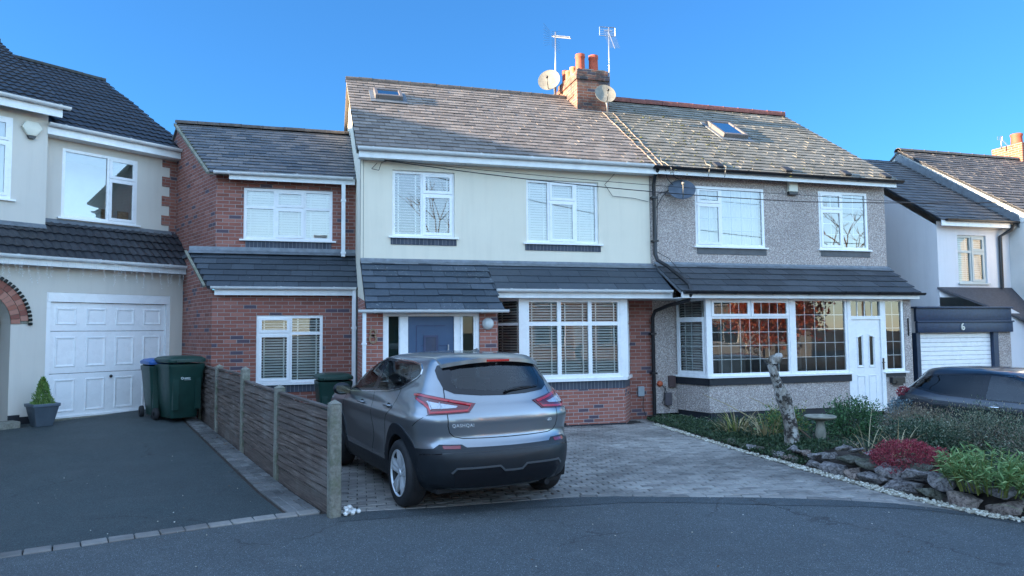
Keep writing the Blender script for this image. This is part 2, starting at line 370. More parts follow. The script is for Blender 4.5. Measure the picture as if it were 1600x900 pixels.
    def poly(s, outer, holes=(), y=0.0, reveal=0.0, ends=False):
        """wall sheet in the local x-z plane at depth y, with holes and their reveals going to +y"""
        loops = [list(outer)]+[[(h[0],h[1]),(h[2],h[1]),(h[2],h[3]),(h[0],h[3])] for h in holes]
        fl = [p for l in loops for p in l]
        tris = tessellate_polygon([[Vector((p[0], p[1], 0)) for p in l] for l in loops])
        fs = []
        for t3 in tris:
            a, b, c = [Vector(fl[i]) for i in t3]
            cr = (b-a).x*(c-a).y-(b-a).y*(c-a).x
            fs.append(tuple(t3) if cr > 0 else tuple(reversed(t3)))
        s.add([(p[0], y, p[1]) for p in fl], fs)
        if reveal:
            for x0, z0, x1, z1 in holes:
                for a, b in (((x0,z0),(x1,z0)), ((x1,z0),(x1,z1)), ((x1,z1),(x0,z1)), ((x0,z1),(x0,z0))):
                    s.add([(a[0],y,a[1]),(b[0],y,b[1]),(b[0],y+reveal,b[1]),(a[0],y+reveal,a[1])], [(0,3,2,1)][:1])
    def build(s, name, mat, parent=None, smooth=False, uvrot=False, mats=None):
        o0 = rootloc(parent) if parent else Vector((0, 0, 0))
        me = bpy.data.meshes.new(name)
        me.from_pydata([tuple(v-o0) for v in s.v], [], s.f)
        for m_ in (mats or [mat]): me.materials.append(MT[m_] if isinstance(m_, str) else m_)
        if mats: me.polygons.foreach_set('material_index', s.mi)
        uvl = me.uv_layers.new(name='UVMap'); nl = len(me.loops)
        lv = np.empty(nl, int); me.loops.foreach_get('vertex_index', lv)
        co = np.array([tuple(v) for v in s.v]) if s.v else np.zeros((0, 3))
        npol = len(me.polygons); nr = np.empty(npol*3); me.polygons.foreach_get('normal', nr); nr = nr.reshape(-1, 3)
        lt = np.empty(npol, int); me.polygons.foreach_get('loop_total', lt)
        nn = np.repeat(nr, lt, axis=0); P = co[lv]
        flat = np.abs(nn[:, 2]) > .75
        tx = -nn[:, 1]; ty = nn[:, 0]; ln = np.maximum(np.hypot(tx, ty), 1e-6)
        u = np.where(flat, P[:, 0], (P[:, 0]*tx+P[:, 1]*ty)/ln); v = np.where(flat, P[:, 1], P[:, 2])
        uvs = np.stack([v, u] if uvrot else [u, v], 1).astype(np.float32)
        uvl.data.foreach_set('uv', uvs.ravel())
        if smooth: me.polygons.foreach_set('use_smooth', [True]*npol)
        me.update()
        o = bpy.data.objects.new(name, me); col.objects.link(o)
        if parent: o.parent = parent
        return o
def autosmooth(o, ang=40):
    me = o.data; bm = bmesh.new(); bm.from_mesh(me)
    for e in bm.edges:
        e.smooth = len(e.link_faces) == 2 and e.calc_face_angle(3.2) < R(ang)
    for f in bm.faces: f.smooth = True
    bm.to_mesh(me); bm.free(); return o
def bevel(o, w=.004, seg=2, ang=35):
    bm = bmesh.new(); bm.from_mesh(o.data)
    bmesh.ops.remove_doubles(bm, verts=bm.verts, dist=1e-5)
    es = [e for e in bm.edges if len(e.link_faces) == 2 and e.calc_face_angle(0) > R(ang)]
    bmesh.ops.bevel(bm, geom=es, offset=w, segments=seg, affect='EDGES', profile=.5)
    bm.to_mesh(o.data); bm.free(); return autosmooth(o, 50)
def tag(o, label=None, cat=None, group=None, kind=None):
    if label: o['label'] = label
    if cat: o['category'] = cat
    if group: o['group'] = group
    if kind: o['kind'] = kind
    return o
def thing(name, loc, label, cat, group=None):
    o = bpy.data.objects.new(name, None); o.empty_display_size = .2; o.location = loc; col.objects.link(o)
    ROOTLOC[o.name] = tuple(loc); return tag(o, label, cat, group)
def copy_tree(o, parent=None, loc=None, rz=None, label=None):
    c = o.copy(); col.objects.link(c)
    if parent: c.parent = parent
    if loc is not None: c.location = loc; ROOTLOC[c.name] = tuple(loc)
    if rz is not None: c.rotation_euler = (0, 0, rz)
    if label: c['label'] = label
    for ch in list(o.children): copy_tree(ch, c)
    return c
def struct(o): o['kind'] = 'structure'; return o

# ------------------------------------------------------------ ground levels
def gz(x, y):
    """height of the ground: the left drive climbs towards its garage"""
    fx = 0.27-0.3*(y-7.3)                       # fence line
    k = min(1, max(0, (fx+.15-x)/.3))
    sm = lambda a, b, v: max(0, min(1, (v-a)/(b-a)))
    return k*min(.34, max(0, (y-8.6))*.048)-.28*sm(8.7, 9.5, x)*sm(2.6, 4.6, y)*sm(12.3, 11.3, y)*sm(16, 14, x)
# ============================================================ setting: ground, road, drives
def grid_sheet(name, xs, ys, fz, mat):
    m = M(); n = len(ys)
    vs = [(x, y, fz(x, y)) for x in xs for y in ys]
    m.add(vs, [(i*n+j, (i+1)*n+j, (i+1)*n+j+1, i*n+j+1) for i in range(len(xs)-1) for j in range(n-1)])
    return struct(m.build(name, mat, smooth=True))
lin = lambda a, b, n: [a+(b-a)*i/n for i in range(n+1)]
grid_sheet('ground', [-400,-60,-30,-20]+lin(-16,4,60)+[6,8.0]+lin(8.6,9.6,5)+[11,13,14,15,16,20,40,80,400], [-400,-60,-20,-6,0]+lin(2,20,54)+[26,40,100,400], lambda x, y: gz(x, y)-.012 if abs(x) < 60 and y < 60 else -.012, 'soil')
m = M()      # the road: its far edge follows the mouths of the two drives
edge = [(-40,-4.2),(-16,1.6),(-8,4.95),(-2.4,6.78),(-1.31,7.10),(-.46,7.34),(.1,7.44),(.42,7.42),(.77,7.39),(1.41,7.33),(2.11,7.33),(2.68,7.33),(3.23,7.22),(3.8,7.0),(4.69,6.67),(5.33,6.36),(5.83,6.03),(6.12,5.68),(6.35,5.2),(6.6,4.6),(9,2.4),(14,-1.2),(40,-14)]
n = len(edge)
m.add([(x, y, 0) for x, y in edge]+[(x, min(y-8.5, -4), 0) for x, y in edge], [(i, n+i, n+i+1, i+1) for i in range(n-1)])
struct(m.build('road', 'road'))
m = M()      # a darker band of newer asphalt along the paved drive
bd = [(.3,7.44),(1.41,7.33),(2.68,7.33),(3.23,7.22),(3.8,7.0),(4.69,6.67),(5.33,6.36),(5.83,6.03),(6.12,5.68),(6.35,5.2)]
for (a, b), (c_, d) in zip(bd, bd[1:]):
    m.add([(a,b-.32-.05*math.sin(a*3),.004),(c_,d-.32-.05*math.sin(c_*3),.004),(c_,d,.004),(a,b,.004)], [(0,1,2,3)])
struct(m.build('road_patch', 'patchr'))
m = M()      # the neighbours' asphalt drive, following the slope
def lx(y): return 0.27-0.3*(y-7.3)
ys = lin(7.46, 17.5, 30)
vs = []
for y in ys:
    xr = lx(y)-.40; k = (y-7.46)/10.04
    xl = -9.0 - 3*k
    for q in range(25):
        x = xl+(xr-xl)*q/24
        yy = y if y > 7.6 else 7.46+min(0, (x-xr)*0.24)-.0
        vs.append((x, yy, gz(x, yy)+.003))
m.add(vs, [(i*25+j, i*25+j+1, (i+1)*25+j+1, (i+1)*25+j) for i in range(30) for j in range(24)])
struct(m.build('driveway', 'drive', smooth=True))

grid_sheet('side_drive', lin(9.3,13.4,20), lin(1.2,12.5,40), lambda x, y: gz(x, y)-.006, 'drive')
def block(m, cx, cy, a, lw, ww, z, th=.06, b=.006, tilt=.012):
    L = T(cx, cy, z-th+rnd.uniform(-.0025, .0025), a, rnd.uniform(-tilt, tilt), rnd.uniform(-tilt, tilt))
    x, y = lw/2, ww/2; t0 = th-b
    m.add([(-x,-y,t0-.02),(x,-y,t0-.02),(x,y,t0-.02),(-x,y,t0-.02),(-x,-y,t0),(x,-y,t0),(x,y,t0),(-x,y,t0),(-x+b,-y+b,th),(x-b,-y+b,th),(x-b,y-b,th),(-x+b,y-b,th)],
          [(0,1,5,4),(1,2,6,5),(2,3,7,6),(3,0,4,7),(4,5,9,8),(5,6,10,9),(6,7,11,10),(7,4,8,11),(8,9,10,11)], L)
# setts along the mouth of the asphalt drive
m = M(); pts = [(-9.5,4.30),(-6,5.6),(-2.4,6.80),(-1.31,7.13),(-.46,7.38),(-.05,7.46),(.12,7.5)]
d = 0; seg = []
for a, b in zip(pts, pts[1:]):
    L_ = math.hypot(b[0]-a[0], b[1]-a[1]); k = 0
    while d < L_:
        f = d/L_; seg.append((a[0]+(b[0]-a[0])*f, a[1]+(b[1]-a[1])*f, math.atan2(b[1]-a[1], b[0]-a[0]))); d += .205
    d -= L_
for x, y, a in seg: block(m, x-.0*math.sin(a), y+.06, a+rnd.uniform(-.02,.02), .196, .15, .012, b=.008)
struct(m.build('kerb', 'paver')); m = M()
# strip of setts beside the fence
y = 7.62
while y < 15.2:
    ang = math.atan2(1, -.3)
    for k in range(3):
        x = lx(y)-.10-.10*k-.0; block(m, x, y, ang+rnd.uniform(-.015,.015)+(R(90) if False else 0), .196, .094, gz(x, y)+.008, b=.007)
    y += .19
struct(m.build('kerb_strip', 'sett'))
# block paving of the middle drive
def pav_edge(x):
    for (a, b), (c_, d) in zip(edge, edge[1:]):
        if a <= x <= c_: return b+(d-b)*(x-a)/(c_-a)
    return 5
m = M(); ang = R(-4)
bl, bw = .20, .10
ca, sa = math.cos(ang), math.sin(ang)
for r in range(-30, 110):
    for k in range(-10, 40):
        u = k*bl+(r % 2)*bl/2; v = r*bw
        x = .3+u*ca-v*sa; y = 6+u*sa+v*ca
        if x < lx(y)+.16 and y < 13.9: continue
        if x < .95-.3*max(0,(y-12.0)) and y > 13.9: continue
        if x > 6.2+max(0, (y-10)*.16) or y > 13.95: continue
        if x > .90 and y > 12.0 and x < 3.3: continue
        if x > 3.3 and x < 6.3 and y > 12.62: continue
        if y > 13.2 and x > .9: continue
        if y < pav_edge(x)+.07: continue
        block(m, x, y, ang+rnd.uniform(-.012,.012), bl-.009, bw-.010, .008, b=.008, tilt=.02)
# a border course along the road
for a, b in zip(edge[7:19], edge[8:19]):
    L_ = math.hypot(b[0]-a[0], b[1]-a[1]); n_ = max(1, round(L_/.205)); t_ = math.atan2(b[1]-a[1], b[0]-a[0])
    for i in range(n_):
        f = (i+.5)/n_; block(m, a[0]+(b[0]-a[0])*f, a[1]+(b[1]-a[1])*f+.04, t_, L_/n_-.006, .096, .009)
struct(m.build('block_paving', 'paver'))
m = M(); m.add([(.2,7.45,-.004),(2.7,7.36,-.004),(4.7,6.7,-.004),(6.15,5.7,-.004),(6.3,10,-.004),(6.9,13.3,-.004),(-1.7,14,-.004)], [(0,1,2,3,4,5,6)])
struct(m.build('paving_bed', 'joint'))

# ============================================================ building kit
def prismx(m, pts, x0, x1, L=None):
    """profile (y,z) extruded along x"""
    n = len(pts); vs = [(x0, p[0], p[1]) for p in pts]+[(x1, p[0], p[1]) for p in pts]
    m.add(vs, [tuple(range(n-1, -1, -1)), tuple(range(n, 2*n))]+[(i, (i+1) % n, n+(i+1) % n, n+i) for i in range(n)], L)
def ring(m, x0, z0, x1, z1, t, y0, y1):
    m.box(x0, x1, y0, y1, z0, z0+t); m.box(x0, x1, y0, y1, z1-t, z1)
    m.box(x0, x0+t, y0, y1, z0+t, z1-t); m.box(x1-t, x1, y0, y1, z0+t, z1-t)
def window(par, F, x0, z0, x1, z1, cells, y=.05, sill=True, blind=None, mat='upvc', glass='glass', roommat=None, geo=None, label=None, room=.9, tilt=35, sill_ext=.07, t=.055, name='window', slat=.051, geomat='upvc', vent=None):
    W, H = x1-x0, z1-z0
    m = M(F); g = M(F); gb = M(F)
    for i, (a, b, c_, d, k) in enumerate(cells):
        X0, Z0, X1, Z1 = x0+a*W, z0+b*H, x0+c_*W, z0+d*H
        # outer frame: half width at shared mullions
        tl = t if a == 0 else t*.5; tr = t if c_ == 1 else t*.5; tb = t if b == 0 else t*.5; tt = t if d == 1 else t*.5
        m.box(X0, X1, y, y+.06, Z0, Z0+tb); m.box(X0, X1, y, y+.06, Z1-tt, Z1)
        m.box(X0, X0+tl, y, y+.06, Z0+tb, Z1-tt); m.box(X1-tr, X1, y, y+.06, Z0+tb, Z1-tt)
        gx0, gz0, gx1, gz1 = X0+tl, Z0+tb, X1-tr, Z1-tt; gy = y+.03
        if k == 'O':
            ring(m, gx0-.012, gz0-.012, gx1+.012, gz1+.012, .052, y-.018, y+.02)
            gx0 += .04; gx1 -= .04; gz0 += .04; gz1 -= .04; gy = y+.005
            if vent and vent == i: m.box((gx0+gx1)/2-.15, (gx0+gx1)/2+.15, y-.03, y-.018, gz1+.005, gz1+.02)
        # thin dark gasket line
        g.add([(gx0,gy,gz0),(gx1,gy,gz0),(gx1,gy,gz1),(gx0,gy,gz1)], [(0,1,2,3)])
        if geo and geo[i]:
            nx, nz = geo[i]
            for q in range(1, nx):
                X = gx0+(gx1-gx0)*q/nx; gb.box(X-.0085, X+.0085, gy+.004, gy+.012, gz0, gz1)
            for q in range(1, nz):
                Z = gz0+(gz1-gz0)*q/nz; gb.box(gx0, gx1, gy+.003, gy+.013, Z-.0085, Z+.0085)
    o = m.build(name, mat, par)
    if label: o['label'] = label
    g.build('pane', glass, o)
    if geo: gb.build('glazing_bars', geomat, o)
    if sill:
        s = M(F); s.box(x0-sill_ext, x1+sill_ext, -.055, y+.02, z0-.032, z0-.001); s.build('sill', mat, o)
    if blind == 'slats' or blind == 'closed':
        bm_ = M(F); zz = z0+.04; ti = R(tilt); hw = .0265
        while zz < z1-.04:
            dy, dz = math.cos(ti)*hw, math.sin(ti)*hw; yc = y+.10
            bm_.add([(x0+.03,yc-dy,zz-dz),(x1-.03,yc-dy,zz-dz),(x1-.03,yc+dy,zz+dz),(x0+.03,yc+dy,zz+dz),(x0+.03,yc-dy,zz-dz+.003),(x1-.03,yc-dy,zz-dz+.003),(x1-.03,yc+dy,zz+dz+.003),(x0+.03,yc+dy,zz+dz+.003)],
                    [(0,3,2,1),(4,5,6,7),(0,1,5,4),(2,3,7,6)])
            zz += slat
        n_ = max(1, len([c for c in cells if c[1] == 0]))
        for c in cells:
            if c[1] != 0: continue
            for f_ in ((.22,.80) if (c[2]-c[0])*W > .42 else (.5,)):
                X = x0+(c[0]+(c[2]-c[0])*f_)*W; bm_.box(X-.013, X+.013, y+.068, y+.072, z0+.03, z1-.03)
        bm_.build('blind', 'blind', o)
    elif blind == 'net':
        nb = M(F); nn = 60; vs = []
        for i in range(nn+1):
            X = x0+.03+(W-.06)*i/nn; Y = y+.16+.018*math.sin(i*1.1+math.sin(i*.37)*2)
            vs += [(X, Y, z0+.02), (X, Y+.004*math.sin(i), z1-.03)]
        nb.add(vs, [(2*i, 2*i+2, 2*i+3, 2*i+1) for i in range(nn)]); nb.build('net_curtain', 'net', o, smooth=True)
    if room:
        r = M(F); e = .02; Y0, Y1 = y+.062, y+room
        A = [(x0-e,Y0,z0-e),(x1+e,Y0,z0-e),(x1+e,Y0,z1+e),(x0-e,Y0,z1+e),(x0-e,Y1,z0-e),(x1+e,Y1,z0-e),(x1+e,Y1,z1+e),(x0-e,Y1,z1+e)]
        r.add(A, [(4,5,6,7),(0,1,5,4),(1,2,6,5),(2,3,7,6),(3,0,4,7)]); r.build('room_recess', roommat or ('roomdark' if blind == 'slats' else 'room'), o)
    return o
def slates(par, name, F, mat, y0, z0, m_, V, xl, xr, ex=.2, sw=.26, thick=.012, jit=1.0, lift=.016, deck=True, seed=1):
    """courses of separate slates; eave line at (y0,z0), slope m_, length V up the slope; xl,xr = (x at eave, x at top)"""
    q = random.Random(seed); n_ = math.hypot(1, m_); cy, cz = 1/n_, m_/n_; ny, nz = -cz, cy
    mm = M(F); rows = int(math.ceil(V/ex))
    def P(x, v, h): return (x, y0+cy*v+ny*h, z0+cz*v+nz*h)
    for r in range(rows):
        v0 = r*ex; v1 = min(V, v0+ex*1.12)
        f = v0/V; a = xl[0]+(xl[1]-xl[0])*f; b = xr[0]+(xr[1]-xr[0])*f
        x = a-(r % 2)*sw/2 + q.uniform(-.01,.01)*jit
        while x < b-.01:
            w_ = sw*(1+q.uniform(-.03,.03)*jit)
            c0, c1 = max(a, x+.0035), min(b, x+w_-.0035)
            if c1-c0 > .03:
                h0 = lift*1.35+q.uniform(-.003,.006)*jit; dv = q.uniform(-.009,.009)*jit*(1 if q.random() > .06 else 3); hs = q.uniform(-.003,.003)*jit
                va = v0+dv; 
                vs = [P(c0,va,h0+hs),P(c1,va,h0-hs),P(c1,v1,.002),P(c0,v1,.002),P(c0,va,h0+hs-thick*1.3),P(c1,va,h0-hs-thick*1.3),P(c1,v1,-.004),P(c0,v1,-.004)]
                mm.add(vs, [(0,1,2,3),(4,5,1,0),(5,6,2,1),(7,4,0,3)])
            x += w_
    o = mm.build(name, mat, par)
    return o
def wedge(par, name, F, mat, y0, z0, y1, z1, xl, xr, th=.05):
    """solid roof deck under the slates, between the lines (y0,z0) and (y1,z1)"""
    m = M(F); k = .006
    a = [(xl[0],y0,z0-k),(xr[0],y0,z0-k),(xr[1],y1,z1-k),(xl[1],y1,z1-k)]
    b = [(p[0],p[1],p[2]-th) for p in a]
    m.add(a+b, [(0,1,2,3),(7,6,5,4),(0,4,5,1),(1,5,6,2),(2,6,7,3),(3,7,4,0)])
    return m.build(name, mat, par)
def gutter(par, F, x0, x1, y, z, mat='upvc2', r=.058, unions=1.1, fascia=.13, fx=None, fmat=None, fy=.03, name='gutter'):
    m = M(F); pr = [(r*math.cos(a), r*math.sin(a)*.95) for a in [math.pi+math.pi*i/10 for i in range(11)]]
    pts = [(y+p[0], z+p[1]) for p in pr]
    pts += [(y+r-.006, z+.006), (y-r+.004, z+.006), (y-r-.006, z+.004)]
    prismx(m, pts, x0, x1)
    x = x0+.25
    while unions and x < x1:
        k = 1.10; pts2 = [(y+(p[0])*k, z+p[1]*k) for p in pr]+[(y+r*k, z+.010), (y-r*k-.004, z+.010)]
        prismx(m, pts2, x, x+.035); x += unions
    o = m.build(name, mat, par); autosmooth(o, 35)
    if fascia:
        f = M(F); fx = fx or (x0+.02, x1-.02); f.box(fx[0], fx[1], y+r+.004, y+r+.004+fy, z-fascia-.03, z-.005); f.build('fascia', fmat or 'upvc2', par)
    return o
def downpipe(par, F, x, y, z0, z1, mat='upvc2', s=.03, square=True, clips=(.5,), name='downpipe', path=None):
    m = M(F)
    if path: m.tube(path, s, 10)
    elif square: m.bbox(x-s, x+s, y-s, y+s, z0, z1, .006)
    else: m.tube([(x,y,z0),(x,y,z1)], s, 12)
    for c in clips:
        z = z0+(z1-z0)*c; m.box(x-s-.012, x+s+.012, y-s-.008, y+s+.03, z-.02, z+.02)
    o = m.build(name, mat, par); return autosmooth(o, 35)
def ridge(par, F, x0, x1, y, z, mat, L=.40, r=.085, h=1.0, name='ridge_tiles', smooth=True):
    m = M(F); x = x0; q = random.Random(int(x0*10))
    while x < x1-.05:
        e = min(x1, x+L-.006); n = 8; dz = q.uniform(-.004,.004)
        vs = []
        for X in (x, e):
            for rr in (r, r-.014):
                for i in range(n+1):
                    a = math.pi*i/n; vs.append((X, y-rr*1.25*math.cos(a), z-.05+dz+rr*h*math.sin(a)))
        k = n+1; fs = []
        for i in range(n): fs += [(i, i+1, 2*k+i+1, 2*k+i), (k+i, 3*k+i, 3*k+i+1, k+i+1), (i, k+i, k+i+1, i+1), (2*k+i, 2*k+i+1, 3*k+i+1, 3*k+i)]
        m.add(vs, [f[::-1] for f in fs])
        m.box(e-.002, e+.006, y-r*1.0, y+r*1.0, z-.06, z-.05+r*h*.86)
        x += L
    o = m.build(name, mat, par); return autosmooth(o, 40)
def simple_box(par, name, mat, F, x0, x1, y0, y1, z0, z1, b=0):
    m = M(F); (m.bbox(x0,x1,y0,y1,z0,z1,b) if b else m.box(x0,x1,y0,y1,z0,z1)); return m.build(name, mat, par)
def sidewall(par, name, mat, pts, x, face=-1, F=None, holes=()):
    """vertical wall in the y-z plane at x, facing -x (or +x)"""
    m = M(F); 
    tr = tessellate_polygon([[Vector((p[0], p[1], 0)) for p in pts]])
    fs = []
    for t3 in tr:
        a, b, c_ = [Vector(pts[i]) for i in t3]; cr = (b-a).x*(c_-a).y-(b-a).y*(c_-a).x
        t3 = tuple(t3) if cr > 0 else tuple(reversed(t3)); fs.append(t3 if face > 0 else t3[::-1])
    m.add([(x, p[0], p[1]) for p in pts], fs); return m.build(name, mat, par)
# ============================================================ HOUSE 8 (middle, cream render) with its brick extension
H8 = thing('semi_detached_house', (3.9, 14.5, 0), 'cream rendered semi-detached house with blue front door and brick side extension', 'house')
F = T(0, 13.2, 0)
W1 = (1.51,3.58,2.69,4.83); W2 = (4.12,3.53,5.65,4.79)
m = M(F); m.poly([(.985,3.02),(6.79,3.02),(6.79,5.12),(.985,5.12)], [W1, W2], 0, .11); m.build('front_wall', 'cream', H8)
m = M(F); m.box(.93,.975,-.012,.1,3.0,5.12); m.build('corner_bead', 'cream', H8)
m = M(F); m.box(.975,.986,.006,.05,3.0,5.12); m.build('expansion_joint', 'lead', H8)
sidewall(H8, 'gable_wall', 'cream', [(0,3.12),(0,5.08),(3.40,7.60),(6.9,5.08),(6.9,0),(.8,0),(.8,2.5)], .93, -1, F)
sidewall(H8, 'gable_strip', 'cream', [(0,3.12),(.8,2.5),(-1.0,2.33),(-.05,3.0)], .93, -1, F)
sidewall(H8, 'porch_side_wall', 'brick_low', [(-1.2,0),(-1.2,2.13),(-1.0,2.33),(.8,2.5),(.8,0)], .932, -1, F)
m = M(F); m.poly([(.93,0),(6.8,0),(6.8,5.1),(.93,5.1)], (), 6.9); m.build('back_wall', 'cream', H8)
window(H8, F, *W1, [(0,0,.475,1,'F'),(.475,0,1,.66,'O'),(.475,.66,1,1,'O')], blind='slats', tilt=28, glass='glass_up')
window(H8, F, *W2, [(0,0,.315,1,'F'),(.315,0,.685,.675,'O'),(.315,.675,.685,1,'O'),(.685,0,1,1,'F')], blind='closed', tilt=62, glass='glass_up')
for a in (W1, W2):
    m = M(F); m.box(a[0]-.03, a[2]+.03, -.014, .05, a[1]-.155, a[1]-.034); m.build('soldier_course', 'soldier', H8)
mR = .70
wedge(H8, 'roof_deck', F, 'blackpaint', -.26, 5.13, 3.40, 5.13+.7*3.66, (.86,.84), (6.92,6.92))
wedge(H8, 'roof_back', F, 'slate8', 7.1, 5.10, 3.405, 5.13+.7*3.66, (.86,.84), (6.92,6.92))
slates(H8, 'roof', F, 'slate8', -.29, 5.11, mR, 3.69*math.hypot(1,.7), (.84,.82), (6.92,6.92), ex=.19, sw=.245, seed=3)
m = M(F)     # verge strip under the slates
m.add([(.835,-.26,5.03),(.835,3.42,7.60),(.835,3.42,7.665),(.835,-.26,5.10),(.93,-.26,5.03),(.93,3.42,7.60),(.93,3.42,7.665),(.93,-.26,5.10)], [(1,0,3,2),(0,1,5,4)]); m.build('verge_mortar', 'concrete', H8)
ridge(H8, F, .82, 6.2, 3.42, 7.70, 'ridge_brown', L=.30, r=.10)
gutter(H8, F, .86, 6.72, -.33, 5.14, unions=1.0, fascia=.14, fx=(.88, 6.85))
m = M(F); m.box(.88, 6.85, -.27, .0, 4.985, 5.0); m.build('soffit', 'upvc2', H8)
# roof window
def roof_window(par, F, xc, v, w_, l_, mR, y0, z0, name='roof_window', open_=.0):
    n_ = math.hypot(1, mR); A = F @ Matrix.Translation((xc, y0+v/n_, z0+v*mR/n_)) @ Matrix.Rotation(math.atan(mR), 4, 'X')
    m = M(A); ring(m, -w_/2, 0, w_/2, 0, .01, 0, .01) if False else None
    for a in ((-w_/2,-w_/2+.07,0,l_),(w_/2-.07,w_/2,0,l_),(-w_/2+.07,w_/2-.07,0,.08),(-w_/2+.07,w_/2-.07,l_-.08,l_)):
        m.bbox(a[0], a[1], a[2], a[3], 0, .12, .008)
    o = m.build(name, plain('brown_grey_roof_window_frame', (.13,.115,.11), .45), par)
    g = M(A); g.add([(-w_/2+.06,.07,.10),(w_/2-.06,.07,.10),(w_/2-.06,l_-.07,.10),(-w_/2+.06,l_-.07,.10)], [(0,1,2,3)]); g.build('pane', 'glass_up', o)
    g = M(A); g.add([(-w_/2+.06,.07,.03),(w_/2-.06,.07,.03),(w_/2-.06,l_-.07,.03),(-w_/2+.06,l_-.07,.03)], [(0,1,2,3)]); g.build('roller_blind', 'room', o)
    f = M(A); f.box(-w_/2-.10, w_/2+.10, -.16, -.0, .012, .02); f.box(-w_/2-.1,-w_/2,0,l_+.05,.012,.03); f.box(w_/2,w_/2+.1,0,l_+.05,.012,.03); f.build('flashing', 'lead', o)
    return o
roof_window(H8, F, 1.68, 2.98, .60, .52, mR, -.29, 5.13)
# lean-to roof over porch and bay
yb, zb = -.78, 2.575; 
n7 = math.hypot(1,.7)
wedge(H8, 'lean_to_deck', F, 'blackpaint', yb, zb, .0, 3.12, (.93,.93), (6.84,6.84))
wedge(H8, 'porch_deck', F, 'blackpaint', -1.33, 3.12-.7*1.33, yb, zb, (.93,.93), (3.26,3.26))
slates(H8, 'porch_roof', F, 'slateP', -1.36, 3.12-.7*1.36, .7, 1.34*n7, (.93,.93), (3.28,3.28), ex=.215, sw=.42, seed=5, thick=.012, lift=.018)
slates(H8, 'lean_to_roof', F, 'slateP2', -.80, 3.12-.7*.80, .7, .78*n7, (3.285,3.285), (6.84,6.84), ex=.24, sw=.60, seed=6, jit=.3, thick=.008, lift=.010)
m = M(F); m.add([(.93,-.012,3.16),(6.84,-.012,3.16),(6.84,-.03,3.115),(.93,-.03,3.115),(6.84,-.15,3.05),(.93,-.15,3.05)], [(3,2,1,0),(5,4,2,3)]); m.build('lead_flashing', 'lead', H8)
gutter(H8, F, 3.28, 6.80, -.85, 2.56, unions=.93, fascia=.115, fx=(3.30, 6.84))
m = M(F); m.box(3.30, 6.84, -.80, 0, 2.405, 2.418); m.build('bay_soffit', 'upvc2', H8)
m = M(F); m.add([(3.30,-.8,2.42),(3.30,-.8,2.54),(3.30,0,3.0),(3.30,0,2.42)], [(0,1,2,3),(3,2,1,0)]); m.build('bay_cheek', 'upvc2', H8)
gutter(H8, F, .80, 3.34, -1.42, 2.165, unions=.9, fascia=0, r=.05)
m = M(F); m.bbox(.87,.93,-1.40,-1.34,0,2.14,.005); m.box(.86,.94,-1.41,-1.29,1.60,1.63); m.build('downpipe', 'upvc2', H8)
# porch front
Fp = T(0, 12.0, 0)
for a_, b_ in ((.945,1.22),(2.87,3.20)):
    m = M(Fp); m.poly([(a_,0),(b_,0),(b_,2.125),(a_,2.125)]); m.build('porch_pier', 'brick_low', H8)
sidewall(H8, 'porch_return', 'brick_low', [(12.0,0),(12.0,2.12),(13.2,2.4),(13.2,0)], 3.20, 1)
m = M(Fp); ring(m, 1.22, 0, 2.87, 2.125, .06, .02, .10); m.box(1.52,1.64,.02,.10,.06,2.06); m.box(2.43,2.55,.02,.10,.06,2.06)
m.box(1.50,1.53,-.005,.05,.06,2.06); m.box(2.54,2.57,-.005,.05,.06,2.06); m.box(1.62,2.45,.0,.09,2.065,2.10)
df = m.build('door_frame', 'upvc', H8)
m = M(Fp); 
for a in ((1.28,1.52),(2.55,2.81)):
    m.box(a[0]-.005,a[0]+.035,.03,.09,.06,2.06); m.box(a[1]-.035,a[1]+.005,.03,.09,.06,2.06)
m.build('sidelight_frame', 'upvc', df)
MT['sideglass'] = glass_mat('dark_sidelight_glass', tint=(.22,.36,.34), k=.8)
for a in ((1.30,1.50),(2.57,2.79)):
    m = M(Fp); m.add([(a[0],.07,.06),(a[1],.07,.06),(a[1],.07,2.06),(a[0],.07,2.06)], [(0,1,2,3)]); m.build('sidelight_pane', 'sideglass', df)
m = M(Fp); m.bbox(1.64,2.43,.045,.09,.06,2.065,.004)
for z in (.42,.78,1.14,1.50,1.86):
    pass
door = m.build('front_door', 'bluedoor', H8)
m = M(Fp)
for z in (.50,.86,1.16,1.36,1.56,1.76):
    m.box(1.86,1.93,.038,.046,z,z+.008) if z < 1.7 else None
    m.box(2.17,2.34,.038,.046,z,z+.008) if z < 1.7 else None
m.box(1.78,2.28,.038,.046,1.90,1.908); m.box(1.78,1.788,.038,.046,.3,1.9)
m.build('door_groove', plain('blue_door_groove', (.022,.032,.09), .5), door)
m = M(Fp); ring(m, 1.905, .62, 2.155, 1.74, .035, .028, .05); m.build('door_light_frame', plain('dark_blue_trim', (.035,.05,.11), .4), door)
m = M(Fp); m.add([(1.94,.035,.65),(2.12,.035,.65),(2.12,.035,1.71),(1.94,.035,1.71)], [(0,1,2,3)]); m.build('door_pane', plain('obscure_door_glass', (.045,.065,.11), .15), door)
m = M(Fp); m.tube([(2.32,-.02,.95),(2.32,-.02,1.58)], .013, 10); m.tube([(2.32,-.02,1.05),(2.32,.05,1.05)], .008, 8); m.tube([(2.32,-.02,1.48),(2.32,.05,1.48)], .008, 8); autosmooth(m.build('door_handle', 'steel', door))
simple_box(H8, 'porch_interior', 'room', Fp, 1.2, 2.85, .25, .3, 0, 2.1)
